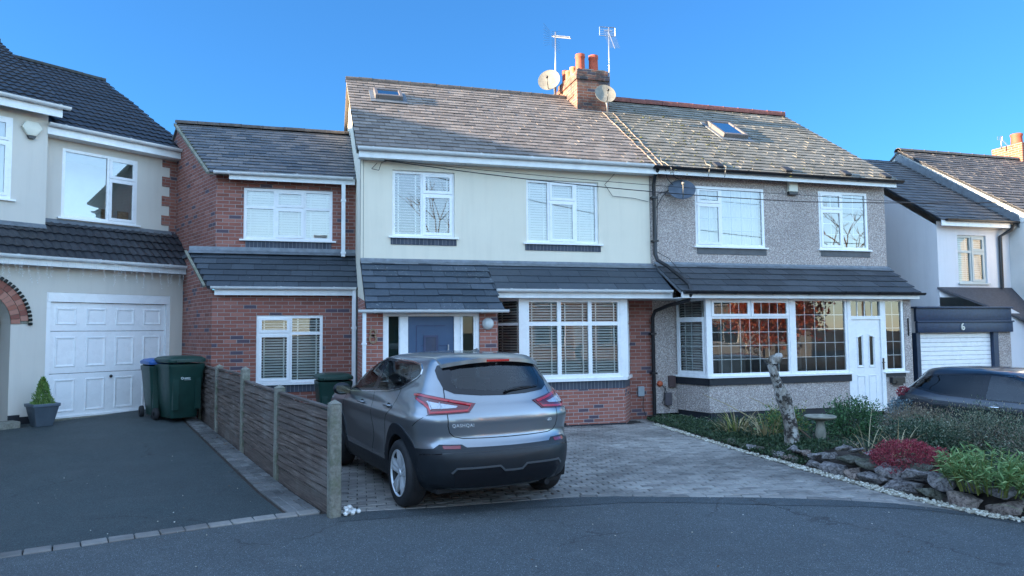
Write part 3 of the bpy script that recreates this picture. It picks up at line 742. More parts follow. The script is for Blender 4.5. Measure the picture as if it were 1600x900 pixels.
# numerals are solid rings of metal
def torus(m, cx, cz, rx, rz, t, y0, y1, n=28, a0=0, a1=2*math.pi):
    k = n if abs(a1-a0-2*math.pi) < 1e-6 else n+1
    vs = []
    for i in range(k):
        a = a0+(a1-a0)*i/n
        for (rr, y) in ((1, y0), (0, y0), (0, y1), (1, y1)):
            vs.append((cx+(rx+rr*t-t/2)*math.cos(a), y, cz+(rz+rr*t-t/2)*math.sin(a)))
    fs = []
    for i in range(n):
        j = (i+1) % k
        for q in range(4): fs.append((4*i+q, 4*i+(q+1) % 4, 4*j+(q+1) % 4, 4*j+q))
    m.add(vs, fs)
m = M(Fp); torus(m, 1.055, 1.797, .046, .050, .026, -.03, -.006, 28); torus(m, 1.055, 1.690, .056, .062, .028, -.03, -.006, 28)
autosmooth(m.build('house_number', 'numeral', H8), 30)
m = M(Fp @ T(3.02, -.001, 1.93, rx=R(90))); m.lathe([(0.001,.075),(.05,.072),(.078,.055),(.088,.03)], 28); lg = m.build('wall_light', 'lampgl', H8, smooth=True)
m = M(Fp @ T(3.02, -.001, 1.93, rx=R(90))); m.lathe([(.088,.03),(.100,.032),(.104,.02),(.104,0)], 28); m.build('lamp_rim', 'steel', lg, smooth=True)
# bay
Y = 12.6
def facet(a, b):
    d = math.atan2(b[1]-a[1], b[0]-a[0]); return Matrix.Translation((a[0], a[1], 0)) @ Matrix.Rotation(d, 4, 'Z'), math.hypot(b[0]-a[0], b[1]-a[1])
bayp = [(3.42,13.16),(3.84,12.6),(5.88,12.6),(6.27,13.2)]
base = M(); sold = M(); sill = M()
for a, b in zip(bayp, bayp[1:]):
    Fb, L_ = facet(a, b)
    for mm, z0_, z1_, yo in ((base,0,.69,0),(sold,.69,.845,0),(sill,.847,.905,-.05)):
        A = M(Fb); e = .03 if mm is sill else 0
        if mm is sill: A.box(-e, L_+e, yo, .06, z0_, z1_)
        else: A.add([(0,yo,z0_),(L_,yo,z0_),(L_,yo,z1_),(0,yo,z1_)], [(0,1,2,3)])
        mm.add(A.v, A.f)
base.build('bay_wall', 'brick_low', H8); sold.build('soldier_course', 'soldier', H8)
Fb, L1 = facet(bayp[0], bayp[1]); bw = (.0,.905,L1,2.41)
tz = .68
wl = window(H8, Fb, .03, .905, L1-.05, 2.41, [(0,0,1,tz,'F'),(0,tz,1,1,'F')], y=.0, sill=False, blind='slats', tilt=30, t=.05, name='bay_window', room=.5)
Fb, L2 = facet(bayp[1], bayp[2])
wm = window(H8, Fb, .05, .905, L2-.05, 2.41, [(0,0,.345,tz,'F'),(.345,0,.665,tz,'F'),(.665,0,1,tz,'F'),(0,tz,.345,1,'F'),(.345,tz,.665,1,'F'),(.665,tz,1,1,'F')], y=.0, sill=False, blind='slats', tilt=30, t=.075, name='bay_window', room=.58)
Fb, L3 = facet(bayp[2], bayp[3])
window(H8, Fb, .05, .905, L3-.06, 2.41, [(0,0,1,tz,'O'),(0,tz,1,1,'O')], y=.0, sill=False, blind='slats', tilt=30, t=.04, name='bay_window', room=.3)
for (x, y_) in bayp[1:3]:
    m = M(); m.prismz([(x-.075,y_-.008),(x+.075,y_-.008),(x+.06,y_+.07),(x-.06,y_+.07)], .905, 2.41); m.build('bay_post', 'upvc', H8)
sill_o = sill.build('bay_sill', 'upvc', H8)
m = M(); m.poly([(6.2,0),(6.80,0),(6.80,2.42),(6.2,2.42)], y=13.2); m.build('recess_wall', 'brick_ext', H8)
m = M()
for (a, b, y_) in ((3.42,3.9,12.6),(5.88,5.9,12.6)): pass
m = M(T(0,12.6,0)); m.box(4.45,4.67,-.008,.0,.03,.075); m.box(6.3,6.3,0,0,0,0) if False else None; m.build('air_brick', 'blackpl', H8)
m = M(); Fb, _ = facet(bayp[1], bayp[2]); mm = M(Fb); mm.box(0,L2,-.02,.0,0,.035); mm.build('bitumen_plinth', 'blackpaint', H8)

# --- brick extension
FE = T(0, 14.6, 0)
WE = (-1.20,3.63,.475,4.64); WL = (-.90,.87,.29,2.135)
m = M(FE); m.poly([(-1.70,3.2),(.93,3.2),(.93,4.90),(-1.70,4.90)], [WE], 0, .09); m.build('extension_wall', 'brick_ext', H8)
gp = [(-1.70,14.6),(-2.72,16.7),(-3.7,18.75)]
m = M(); m.add([(-1.70,14.6,3.2),(-1.70,14.6,4.86),(-2.70,16.65,6.33),(-3.7,18.75,4.86),(-3.7,18.75,3.2)], [(0,1,2,3,4)]); m.build('extension_gable', 'brick_ext', H8)
m = M(T(0,14,0)); m.poly([(-1.67,0),(.90,0),(.90,2.6),(-1.67,2.6)], [WL], 0, .09); m.build('extension_lower_wall', 'brick_ext', H8)
m = M(); m.add([(-1.67,14.0,0),(-1.67,14.0,2.62),(-2.02,14.66,3.34),(-2.02,14.66,0)], [(0,1,2,3)]); m.add([(-2.02,14.66,0),(-2.02,14.66,3.36),(-2.38,15.7,3.36),(-2.38,15.7,0)], [(0,1,2,3)]); m.add([(-2.38,15.7,0),(-2.38,15.7,3.36),(-2.95,17.2,3.36),(-2.95,17.2,0)], [(0,1,2,3)]); m.build('extension_side_wall', 'brick_ext', H8)
m = M(); m.prismz([(-1.6,14.62),(-2.10,14.62),(-2.42,15.7),(-3.0,17.2),(-2.6,17.2)], 3.34, 3.40); m.build('lead_ledge', 'lead', H8)
window(H8, FE, *WE, [(0,0,.345,.63,'F'),(.345,0,.68,.63,'O'),(.68,0,1,.63,'F'),(0,.63,.345,1,'F'),(.345,.63,.68,1,'O'),(.68,.63,1,1,'F')], y=.02, blind='closed', tilt=66, glass='glass_up', vent=4)
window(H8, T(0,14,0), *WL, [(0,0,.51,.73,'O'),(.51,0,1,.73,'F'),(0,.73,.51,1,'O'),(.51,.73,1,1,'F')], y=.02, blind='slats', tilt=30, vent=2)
m = M(FE); m.box(-1.16,.46,-.012,.02,3.47,3.596); m.build('soldier_course', 'soldier', H8)
m = M(T(0,14,0)); m.box(-.86,.28,-.012,.02,.70,.836); m.build('soldier_course', 'soldier', H8)
wedge(H8, 'extension_roof_deck', FE, 'concrete', -.22, 4.875, 2.05, 4.875+.66*2.27, (-1.78,-2.76), (.93,.93))
wedge(H8, 'extension_roof_back', FE, 'slateE', 4.2, 4.86, 2.055, 4.875+.66*2.27, (-3.7,-2.76), (.93,.93))
slates(H8, 'extension_roof', FE, 'slateE', -.25, 4.855, .66, 2.29*math.hypot(1,.66), (-1.80,-2.77), (.925,.925), ex=.165, sw=.30, seed=8)
ridge(H8, FE, -2.78, .9, 2.06, 6.42, 'ridge_brown', L=.45, r=.09)
m = M(FE)
for a, b in (((-1.82,-.26,4.84),(-2.80,2.06,6.36)),): m.tube([a, b], .035, 4)
m.build('verge_trim', 'concrete', H8)
gutter(H8, FE, -1.72, .86, -.29, 4.875, unions=1.25, fascia=.10, fx=(-1.45,.9), r=.05)
downpipe(H8, FE, .68, -.20, 3.3, 4.86, clips=(.72,.05), s=.038)
wedge(H8, 'extension_lean_to_deck', T(0,14,0), 'blackpaint', -.10, 2.67, .60, 3.36, (-1.74,-2.18), (.93,.93))
slates(H8, 'extension_lean_to_roof', T(0,14,0), 'slateP2', -.12, 2.65, .985, .72*math.hypot(1,.985), (-1.76,-2.20), (.93,.93), ex=.165, sw=.40, seed=9, jit=.5)
m = M(); m.tube([(-1.79,13.87,2.66),(-2.22,14.58,3.37)], .032, 4); m.build('verge_trim', 'concrete', H8)
m = M(FE); m.add([(-2.16,-.012,3.47),(.93,-.012,3.47),(.93,-.03,3.40),(-2.16,-.03,3.40),(.93,-.12,3.33),(-2.16,-.12,3.33)], [(3,2,1,0),(5,4,2,3)]); m.build('lead_flashing', 'lead', H8)
gutter(H8, T(0,14,0), -1.68, .90, -.17, 2.655, unions=.95, fascia=.12, fx=(-1.62,.85), r=.05)
downpipe(H8, T(0,14,0), .86, -.13, .0, 2.62, clips=(.72,), s=.036)

# --- chimney
m = M()
m.bbox(6.25,7.08,15.8,17.15,6.9,7.90,.004); m.bbox(6.22,7.11,15.77,17.18,7.90,8.02,.006); m.bbox(6.25,7.08,15.8,17.15,8.02,8.16,.01)
m.add([(6.23,16.0,7.55),(6.23,17.0,7.55),(6.23,17.0,7.60),(6.23,16.0,7.60)], [(0,3,2,1)])
ch = m.build('chimney_stack', 'chim', H8)
m = M(); m.prismz([(6.30,15.86),(7.03,15.86),(7.03,17.1),(6.30,17.1)], 8.16, 8.20); m.build('flaunching', 'concrete', ch)
for x, y_, h, mt, r_ in ((6.41,15.97,.41,'terra',.118),(6.76,15.97,.41,'terra',.118),(6.60,16.42,.20,'terra',.09),(6.40,16.40,.24,'terra2',.095),(6.40,16.72,.26,'terra2',.09),(6.40,16.98,.36,'terra',.085)):
    m = M(T(x, y_, 8.17)); m.lathe([(r_*1.0,0),(r_*.97,h*.3),(r_*.93,h*.75),(r_*1.06,h*.80),(r_*1.06,h*.86),(r_*.96,h*.88),(r_*1.02,h*.99),(r_*.95,h),(r_*.82,h),(r_*.8,h*.5)], 20)
    m.build('chimney_pot', mt, ch, smooth=True)
m = M(); m.add([(6.20,15.76,7.05),(7.12,15.76,7.05),(7.12,15.60,6.96),(6.2,15.60,6.96)], [(3,2,1,0)]); m.box(6.2,7.12,15.76,15.798,7.03,7.14)
m.build('chimney_flashing', 'lead', H8)
m = M()      # party line fillets of mortar and moss down the joint of the two roofs
for x0_, x1_ in ((6.86,6.84),(7.14,6.98)):
    pth = []
    for i in range(13):
        f = i/12; y_ = 15.7-2.75*f; pth.append((x0_+(x1_-x0_)*f+.012*math.sin(i*2.1), y_, 5.13+.7*(y_-12.94)+.03+.008*math.sin(i*3)))
    m.tube(pth, .010, 5)
m.build('mortar_fillet', 'rock2', H8)

# ============================================================ HOUSE 7 (pebbledash)
H7 = thing('semi_detached_house', (9.8, 14.5, 0), 'pebbledashed semi-detached house with leaded windows and white front door, right of the cream one', 'house')
W3 = (7.85,3.55,9.53,4.83); W4 = (10.95,3.56,12.26,4.86)
m = M(F); m.poly([(6.80,3.0),(12.76,3.0),(12.76,5.16),(6.80,5.16)], [W3, W4], 0, .06); m.build('front_wall', 'pebble', H7)
sidewall(H7, 'gable_wall', 'pebble', [(0,0),(0,5.1),(3.4,7.6),(6.9,5.1),(6.9,0)], 12.76, 1, F)
m = M(F); m.poly([(6.8,0),(12.76,0),(12.76,5.1),(6.8,5.1)], (), 6.9); m.build('back_wall', 'pebble', H7)
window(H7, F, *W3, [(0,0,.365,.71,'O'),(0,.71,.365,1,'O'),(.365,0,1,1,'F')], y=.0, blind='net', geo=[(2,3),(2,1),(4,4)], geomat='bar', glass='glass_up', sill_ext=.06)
window(H7, F, *W4, [(0,0,.47,.68,'O'),(0,.68,.47,1,'O'),(.47,0,1,1,'F')], y=.0, geo=[(2,3),(2,1),(2,4)], glass='glass_up', sill_ext=.06)
for a in (W3, W4):
    m = M(F); m.box(a[0]+.02, a[2]+.03, -.012, .03, a[1]-.165, a[1]-.034); m.build('sub_sill', plain('grey_tile_sill', (.10,.105,.11), .7, .2), H7)
wedge(H7, 'roof_deck', F, 'blackpaint', -.26, 5.13, 3.40, 5.13+.7*3.66, (6.92,6.92), (12.96,12.74))
wedge(H7, 'roof_back', F, 'slate7', 7.1, 5.10, 3.405, 5.13+.7*3.66, (6.92,6.92), (12.96,12.74))
slates(H7, 'roof', F, 'slate7', -.30, 5.105, mR, 3.70*math.hypot(1,.7), (6.925,6.925), (12.98,12.76), ex=.19, sw=.265, seed=13, jit=1.2)
ridge(H7, F, 7.10, 12.72, 3.42, 7.74, 'ridge_red', L=.46, r=.085, h=1.75)
roof_window(H7, F, 9.86, 2.15, .68, .98, mR, -.29, 5.13)
gutter(H7, F, 6.74, 12.98, -.33, 5.12, mat='blackpl', unions=.95, fascia=.11, fx=(6.86, 12.86))
for x in (8.35, 10.05, 11.6, 12.7):
    m = M(F @ T(x, -.12, 5.13+.7*.17, 0, math.atan(.7))); m.bbox(-.09,.09,-.10,.12,0,.055,.01); m.build('roof_vent', 'blackpaint', H7)
# small ground floor: bay and porch under one lean-to
Yb = 12.35
b7 = [(7.32,13.18),(7.56,Yb),(12.52,Yb)]
m = M(); m.poly([(6.80,.1),(7.36,.1),(7.36,2.6),(6.80,2.6)], y=13.2); m.build('recess_wall', 'pebble', H7)
Fb, La = facet(b7[0], b7[1])
m = M(Fb); m.add([(0,0,.17),(La,0,.17),(La,0,.70),(0,0,.70)], [(0,1,2,3)]); m2 = M(T(0,Yb,0))
m2.poly([(7.56,.17),(10.90,.17),(10.90,.70),(7.56,.70)]); m.F = Matrix(); m.add(m2.v, m2.f)
m2 = M(T(0,Yb,0)); m2.poly([(11.72,.0),(12.52,.0),(12.52,2.42),(12.32,2.42),(12.32,.86),(11.72,.86)]); m.add(m2.v, m2.f)
m.build('bay_wall', 'pebble', H7)
sidewall(H7, 'porch_side_wall', 'pebble', [(Yb,0),(Yb,2.5),(13.2,3.1),(13.2,0)], 12.52, 1)
m = M(Fb); m.box(-.02,La,-.03,.05,.70,.84); m.F = T(0,Yb,0); m.box(7.55,10.90,-.03,.05,.70,.84); m.box(11.79,12.3,-.02,.04,.76,.84); m.build('black_sill_band', 'blackpaint', H7)
m = M(Fb); m.box(0,La,.02,.06,-.1,.168); m.F = T(0,Yb,0); m.box(7.56,10.9,.02,.06,-.1,.168); m.box(11.7,12.5,.02,.06,-.1,.0); m.build('black_plinth', 'blackpaint', H7)
m = M(Fb); m.box(-.05,La+.03,-.06,.05,.842,.875); m.F = T(0,Yb,0); m.box(7.52,10.92,-.06,.05,.842,.875); m.box(11.74,12.36,-.06,.05,.842,.875); m.build('sill', 'upvc', H7)
window(H7, Fb, .02, .876, La-.04, 2.42, [(0,0,1,.74,'O'),(0,.74,1,1,'F')], y=.0, sill=False, geo=[(2,4),(2,1)], name='bay_window', blind='slats', tilt=30, room=.3)
Fq = T(0, Yb, 0)
window(H7, Fq, 7.60, .876, 9.46, 2.42, [(0,0,1,.75,'F'),(0,.75,.5,1,'O'),(.5,.75,1,1,'O')], y=.0, sill=False, geo=[(8,4),(4,1),(4,1)], name='bay_window', room=1.6)
window(H7, Fq, 9.54, .876, 10.86, 2.42, [(0,0,1,1,'F')], y=.0, sill=False, geo=[(5,5)], name='porch_window', room=1.5)
window(H7, Fq, 11.79, .876, 12.31, 2.42, [(0,0,1,1,'F')], y=.0, sill=False, geo=[(2,5)], name='porch_window', room=1.5)
for a_, b_ in ((9.44,9.56),(7.52,7.63)):
    m = M(Fq); m.box(a_,b_,-.012,.06,.876,2.42); m.build('bay_post', 'upvc', H7)
m = M(Fq); m.box(10.86,10.95,-.01,.07,.05,2.42); m.box(11.70,11.79,-.01,.07,.05,2.42); m.box(10.95,11.70,-.01,.07,1.98,2.05); m.box(10.95,11.70,-.01,.07,2.36,2.42)
f7 = m.build('door_frame', 'upvc', H7)
m = M(Fq); m.add([(10.95,.03,2.05),(11.70,.03,2.05),(11.70,.03,2.36),(10.95,.03,2.36)], [(0,1,2,3)]); m.build('fanlight_pane', 'glass', f7)
m = M(Fq)
for i in (1,2,3): m.box(10.95+.1875*i-.008,10.95+.1875*i+.008,.02,.035,2.05,2.36)
m.build('glazing_bars', 'upvc', f7)
simple_box(H7, 'porch_interior', 'room', Fq, 10.9, 11.75, .5, .55, 0, 2.4)
m = M(Fq)
hol = []
m.poly([(10.952,.05),(11.698,.05),(11.698,1.978),(10.952,1.978)], [(11.13,1.02,11.225,1.62),(11.42,1.02,11.515,1.62)], .018, .02)
for cx in (11.1775, 11.4675):
    # raised surround with a slanted head, and the lower panel
    hh = .065 if cx < 11.3 else -.065
    for a, b in (((cx-.07,.99),(cx-.07,1.66-(hh if hh>0 else 0))), ((cx+.07,.99),(cx+.07,1.66+(hh if hh<0 else 0))), ((cx-.085,.985),(cx+.085,.985)), ((cx-.085,1.66-(.06 if hh>0 else 0)),(cx+.085,1.66-(.06 if hh<0 else 0)))):
        m.tube([(a[0],.012,a[1]),(b[0],.012,b[1])], .011, 6)
    for a, b in (((cx-.09,.22),(cx-.09,.78)),((cx+.09,.22),(cx+.09,.78)),((cx-.1,.80),(cx+.1,.80)),((cx-.1,.21),(cx+.1,.21))):
        m.tube([(a[0],.014,a[1]),(b[0],.014,b[1])], .009, 6)
d7 = m.build('front_door', 'upvc', H7)
m = M(Fq); m.add([(11.13,.036,1.02),(11.225,.036,1.02),(11.225,.036,1.62),(11.13,.036,1.62),(11.42,.036,1.02),(11.515,.036,1.02),(11.515,.036,1.62),(11.42,.036,1.62)], [(0,1,2,3),(4,5,6,7)]); m.build('door_pane', plain('dark_leaded_glass', (.03,.035,.03), .08), d7)
m = M(Fq); m.bbox(11.715,11.745,-.03,-.008,.92,1.16,.004); m.tube([(11.73,-.03,1.07),(11.73,-.055,1.07),(11.66,-.055,1.07)], .009, 8); m.build('door_handle', plain('dark_handle', (.05,.04,.035), .3, Metallic=.6), d7)
m = M(Fq); m.bbox(12.415,12.435,-.03,-.0,1.62,2.0,.004); m.build('wall_bracket', 'blackpl', H7)
m = M(Fq); m.bbox(11.88,12.22,-.09,-.0,.62,.75,.01); m.bbox(11.98,12.14,-.10,-.09,.58,.68,.006); m.build('letter_box', 'blackpl', H7)
wedge(H7, 'lean_to_deck', F, 'lead', -1.06, 2.545, .0, 3.15, (6.86,6.86), (12.56,12.82))
slates(H7, 'lean_to_roof', F, slate_mat('porch_tile_grey', (.036,.042,.05), (.065,.074,.086), .12), -1.09, 2.53, .571, 1.09*math.hypot(1,.571), (6.87,6.87), (12.58,12.84), ex=.27, sw=.46, seed=21, jit=.6, thick=.012, lift=.016)
m = M(F); m.add([(6.86,-.012,3.20),(12.80,-.012,3.20),(12.82,-.03,3.155),(6.86,-.03,3.155),(12.80,-.16,3.08),(6.86,-.16,3.08)], [(3,2,1,0),(5,4,2,3)]); m.build('lead_flashing', 'lead', H7)
gutter(H7, F, 6.90, 12.62, -1.13, 2.525, mat='blackpl', unions=.85, fascia=.09, fx=(6.88, 12.54), r=.05)
m = M(F); m.box(6.88,12.54,-1.06,0,2.40,2.42); m.build('soffit', 'upvc2', H7)
m = M(F)     # black downpipe at the party line, swan-necked round the lean-to
m.tube([(6.84,-.30,5.06),(6.86,-.12,4.95),(6.86,-.07,4.8),(6.86,-.07,3.35),(6.88,-.12,3.22),(6.98,-.35,3.08),(7.06,-.80,2.80),(7.08,-1.02,2.66),(7.08,-1.08,2.5),(7.05,-1.02,2.36),(6.92,-.45,2.28),(6.80,-.12,2.18),(6.77,-.07,2.05),(6.77,-.07,.0)], .038, 12)
for z in (4.5,3.6): m.box(6.80,6.92,-.12,0,z,z+.04)
for z in (1.7,.9): m.box(6.71,6.83,-.12,0,z,z+.04)
m.bbox(6.64,6.90,-.22,-.0,.0,.07,.01)
autosmooth(m.build('downpipe', 'blackpl', H7), 40)
# moss on the roofs
def moss(par, F, spots, y0, z0, mR, seed=2, name='roof_moss', s=(.012,.032)):
    q = random.Random(seed); m = M(F); n_ = math.hypot(1, mR)
    for (x, v, k, sx, sv) in spots:
        for i in range(k):
            X = x+q.gauss(0, sx); V = v+q.gauss(0, sv); V = math.floor(V/.19)*.19+q.uniform(-.01,.04); r_ = q.uniform(*s)
            A = Matrix.Translation((X, y0+V/n_, z0+V*mR/n_+.012)) @ Matrix.Rotation(q.uniform(0,6), 4, 'Z') @ Matrix.Diagonal((r_*q.uniform(.8,1.6), r_, r_*.45, 1))
            vs = []; 
            for a in range(6):
                for b, (rr, zz) in enumerate(((1,0),(.8,.6))): vs.append(((rr+q.uniform(-.15,.15))*math.cos(a*1.047), (rr+q.uniform(-.15,.15))*math.sin(a*1.047), zz))
            vs.append((0,0,1)); fs = [(2*a, 2*((a+1) % 6), 2*((a+1) % 6)+1, 2*a+1) for a in range(6)]+[(2*a+1, 2*((a+1) % 6)+1, 12) for a in range(6)]
            m.add(vs, fs, A)
    return m.build(name, 'moss', par, smooth=True)
moss(H7, F, [(8.0,3.3,26,.22,.25),(8.7,2.9,26,.16,.3),(8.35,2.1,18,.3,.35),(9.0,2.2,22,.16,.4),(7.9,1.4,16,.3,.4),(9.1,1.3,16,.3,.4),(8.2,.5,18,.5,.2),(10.2,.4,12,.5,.15),(7.2,.4,12,.12,.3),(7.2,1.5,12,.08,.6),(7.1,2.6,10,.05,.5)], -.29, 5.12, .7, 4)
moss(H8, T(0,13.2,0), [(6.95,2.0,14,.05,1.0),(6.7,.5,5,.1,.3)], -.29, 5.12, .7, 9)
# ============================================================ LEFT HOUSE
HL = thing('detached_house', (-4.9, 16.2, .3), 'cream rendered house with white panelled garage door and dark pantiled roof, at the left edge', 'house')
FL = T(-2.88, 15.59, 0, R(37))
arc = [(-3.10-.60*math.cos(math.pi*i/20), 2.0+.60*math.sin(math.pi*i/20)) for i in range(21)]
m = M(FL); G = (-1.96,.29,.27,2.57)
m.poly([(-14,.0),(-3.70,.0)]+arc+[(-2.50,.0),(.54,.0),(.54,3.05),(-14,3.05)], [G], 0, .10)
# jamb and soffit of the arched porch opening
loop = [(-3.70,.0)]+arc+[(-2.50,.0)]
for a, b in zip(loop, loop[1:]): m.add([(a[0],0,a[1]),(b[0],0,b[1]),(b[0],.45,b[1]),(a[0],.45,a[1])], [(0,1,2,3)])
m.build('lower_wall', 'creamL', HL)
m = M(FL); m.box(-4.0,-2.3,1.5,1.6,.0,2.9); m.box(-4.1,-4.0,.1,1.6,.0,2.9); m.box(-2.3,-2.2,.1,1.6,.0,2.9); m.box(-4.1,-2.2,.1,1.6,2.9,2.98); m.build('porch_inner_wall', 'creamL', HL)
m = M(FL); m.box(-14.1,-14.0,0,9.5,0,6.0); m.build('end_wall', 'brick', HL)
m = M(FL)   # brick arch ring, two header courses, slightly proud
vs = []; N = 26
m.cur = 0
for k, (ra, rb) in enumerate(((.60,.735),(.745,.862))):
    for i in range(N):
        a0 = math.pi*(i+.04+.5*(k))/N; a1 = math.pi*(i+.96+.5*(k))/N
        if a1 > math.pi: continue
        p = [(-3.10-ra*math.cos(a0), 2.0+ra*math.sin(a0)),(-3.10-rb*math.cos(a0), 2.0+rb*math.sin(a0)),(-3.10-rb*math.cos(a1), 2.0+rb*math.sin(a1)),(-3.10-ra*math.cos(a1), 2.0+ra*math.sin(a1))]
        m.prism(p, -.022, .02)
t = NT('arch_brick'); r = t.n('NewGeometry').outputs['Random Per Island']
MT['archb'] = t.fin(t.ramp(r, [(0,(.20,.07,.055)),(.5,(.34,.125,.085)),(1,(.42,.20,.15))]), .85, t.bump(t.noise(60,3), .5, .004))
m.build('brick_arch', 'archb', HL)
m = M(FL); m.prism([(-3.10-.595*math.cos(math.pi*i/24), 2.0+.595*math.sin(math.pi*i/24)) for i in range(25)][::1]+[(-3.10+.87*math.cos(math.pi*i/24), 2.0+.87*math.sin(math.pi*i/24)) for i in range(25)][::1], -.008, .0); m.build('arch_mortar', 'concrete', HL)
m = M(FL)
for i in range(40):
    a = math.pi*i/39; c_ = (-3.10-.885*math.cos(a), 2.0+.885*math.sin(a)); m.tube([(c_[0]-.028*math.cos(a),-.03,c_[1]+.028*math.sin(a)),(c_[0]+.028*math.cos(a),-.03,c_[1]-.028*math.sin(a))], .026, 6)
m.build('garland', leaf_mat('dark_garland', (.01,.015,.012), (.03,.035,.03)), HL)
m = M(FL); m.box(-2.50,-2.33,-.02,.02,.2,.44); m.box(-2.49,-1.98,-.012,.0,.2,.40); m.build('black_plinth', 'blackpaint', HL)
m = M(FL); m.bbox(-3.7,-2.42,-.35,-.0,.18,.36,.01); m.build('door_step', 'concrete', HL)
m = M(FL); m.add([(.54,0,0),(.54,9,0),(.54,9,5),(.54,0,3.05)], [(0,1,2,3)]); m.build('side_wall', 'brick', HL)
m = M(FL); m.poly([(-14,0),(.54,0),(.54,5.8),(-14,5.8)], (), 9.0); m.build('back_wall', 'brick', HL)
# garage door
m = M(FL); ring(m, G[0], G[1]-.02, G[2], G[3], .075, .012, .09); m.box(G[0]+.02,G[2]-.02,-.0,.06,2.40,2.55); m.build('garage_frame', 'upvc', HL)
m = M(FL); gx0, gx1, g0, g1 = G[0]+.078, G[2]-.078, .305, 2.395
rows = [(g0,g0+.80),(g0+.805,g0+1.565),(g0+1.57,g1)]
cw = (gx1-gx0)/4; q = random.Random(3)
for ri, (a, b) in enumerate(rows):
    m.bbox(gx0, gx1, .05, .085, a, b-.004, .004)
    for i in range(4):
        X0 = gx0+cw*i+.085; X1 = gx0+cw*(i+1)-.085; Z0 = a+.11; Z1 = b-.10
        # recessed moat and raised field
        for k, (d_, y_) in enumerate(((0,.050),(.02,.040),(.05,.050))): pass
        vs = []; lev = ((0,.0495),(.014,.040),(.05,.047))
        ringv = []
        for d_, y_ in ((0,.0499),(.010,.038),(.022,.038),(.06,.0545),(.065,.0545)):
            ringv.append([(X0+d_,y_,Z0+d_),(X1-d_,y_,Z0+d_),(X1-d_,y_,Z1-d_),(X0+d_,y_,Z1-d_)])
        V = [p for r_ in ringv for p in r_]; fs = []
        for k in range(4):
            for e in range(4): fs.append((4*k+e, 4*k+(e+1) % 4, 4*k+4+(e+1) % 4, 4*k+4+e))
        fs.append((16,17,18,19)); m.add(V, fs)
gd = m.build('garage_door', 'upvc', HL)
m = M(FL @ T(gx0+cw*2.02,.045,1.02, rx=R(90))); m.lathe([(.001,.05),(.022,.05),(.03,.03),(.012,.02),(.012,0)], 16); m.build('door_handle', 'blackpl', gd, smooth=True)
simple_box(HL, 'threshold', 'concrete', FL, G[0]-.02, G[2]+.02, -.12, .06, .2, .312)
# roofs
def pantiles(par, name, F, mat, y0, z0, m_, V, xl, xr, ex=.30, tw=.30, seed=1):
    """interlocking concrete double-roll tiles: wavy courses with a raised tail"""
    n_ = math.hypot(1, m_); cy, cz = 1/n_, m_/n_; ny, nz = -cz, cy; m = M(F); q = random.Random(seed)
    rows = int(math.ceil(V/ex)); st = 8
    def P(x, v, h): return (x, y0+cy*v+ny*h, z0+cz*v+nz*h)
    for r in range(rows):
        v0 = r*ex; v1 = min(V, v0+ex*1.1); f = min(1, v0/V); a = xl[0]+(xl[1]-xl[0])*f; b = xr[0]+(xr[1]-xr[0])*f
        x = a
        while x < b-.02:
            c1 = min(b, x+tw); k = max(2, int(st*(c1-x)/tw)); vs = []; dj = q.uniform(-.002,.003); dv = q.uniform(-.006,.006)
            for i in range(k+1):
                X = x+(c1-x)*i/k; ph = (X-a)/tw; wv = .024*abs(math.sin(math.pi*2*ph/1))**1.6
                vs += [P(X, v0+dv, .028+wv+dj-.024), P(X, v0+dv, .030+wv+dj), P(X, v1, .004+wv*.9)]
            fs = []
            for i in range(k): fs += [(3*i+1, 3*i+4, 3*i+5, 3*i+2), (3*i, 3*i+3, 3*i+4, 3*i+1)]
            m.add(vs, fs); x += tw
    return m.build(name, mat, par)
rl = lambda y0, z0, m_, yr: z0+m_*(yr-y0)
wedge(HL, 'roof_deck', FL, 'blackpaint', .66, 5.77, 5.1, rl(.66,5.77,.585,5.1), (-1.8,-1.8), (1.04,1.04))
wedge(HL, 'roof_back', FL, 'pantile', 9.3, 5.7, 5.105, rl(.66,5.77,.585,5.1), (-1.8,-1.8), (1.04,1.04))
pantiles(HL, 'roof', FL, 'pantile', .62, 5.755, .585, 4.48*math.hypot(1,.585), (-1.62,-1.3), (1.05,1.05), seed=1)
wedge(HL, 'roof_deck', FL, 'blackpaint', .38, 6.05, 5.1, rl(.38,6.05,.55,5.1), (-14,-14), (-1.56,-1.30))
wedge(HL, 'roof_back', FL, 'pantile', 9.6, 6.0, 5.105, rl(.38,6.05,.55,5.1), (-14,-14), (-1.56,-1.30))
pantiles(HL, 'projecting_roof', FL, 'pantile', .34, 6.035, .55, 4.76*math.hypot(1,.55), (-8,-8), (-1.55,-1.28), seed=2)
ridge(HL, FL, -1.3, 1.05, 5.1, rl(.66,5.77,.585,5.1)+.03, 'darkridge', L=.45, r=.10)
ridge(HL, FL, -14, -1.28, 5.1, rl(.38,6.05,.55,5.1)+.03, 'darkridge', L=.45, r=.10)
m = M(FL); m.add([(.83,.9,3.8),(.83,9,3.8),(.83,9,5.55),(.83,5.1,8.25),(.83,.9,5.72)], [(0,1,2,3,4)]); m.build('gable_wall', 'brick', HL)
m = M(FL); m.add([(-7.5,.65,6.0),(-1.79,.65,6.0),(-1.79,.9,6.0),(-7.5,.9,6.0)], [(0,1,2,3)]); m.build('soffit', 'upvc2', HL)
WL2 = (-1.44,4.07,-.02,5.42); WL1 = (-3.9,4.25,-2.36,5.74)
m = M(FL); m.poly([(-1.80,3.7),(.83,3.7),(.83,5.80),(-1.80,5.80)], [WL2], .9, .06); m.build('upper_wall', 'creamL', HL)
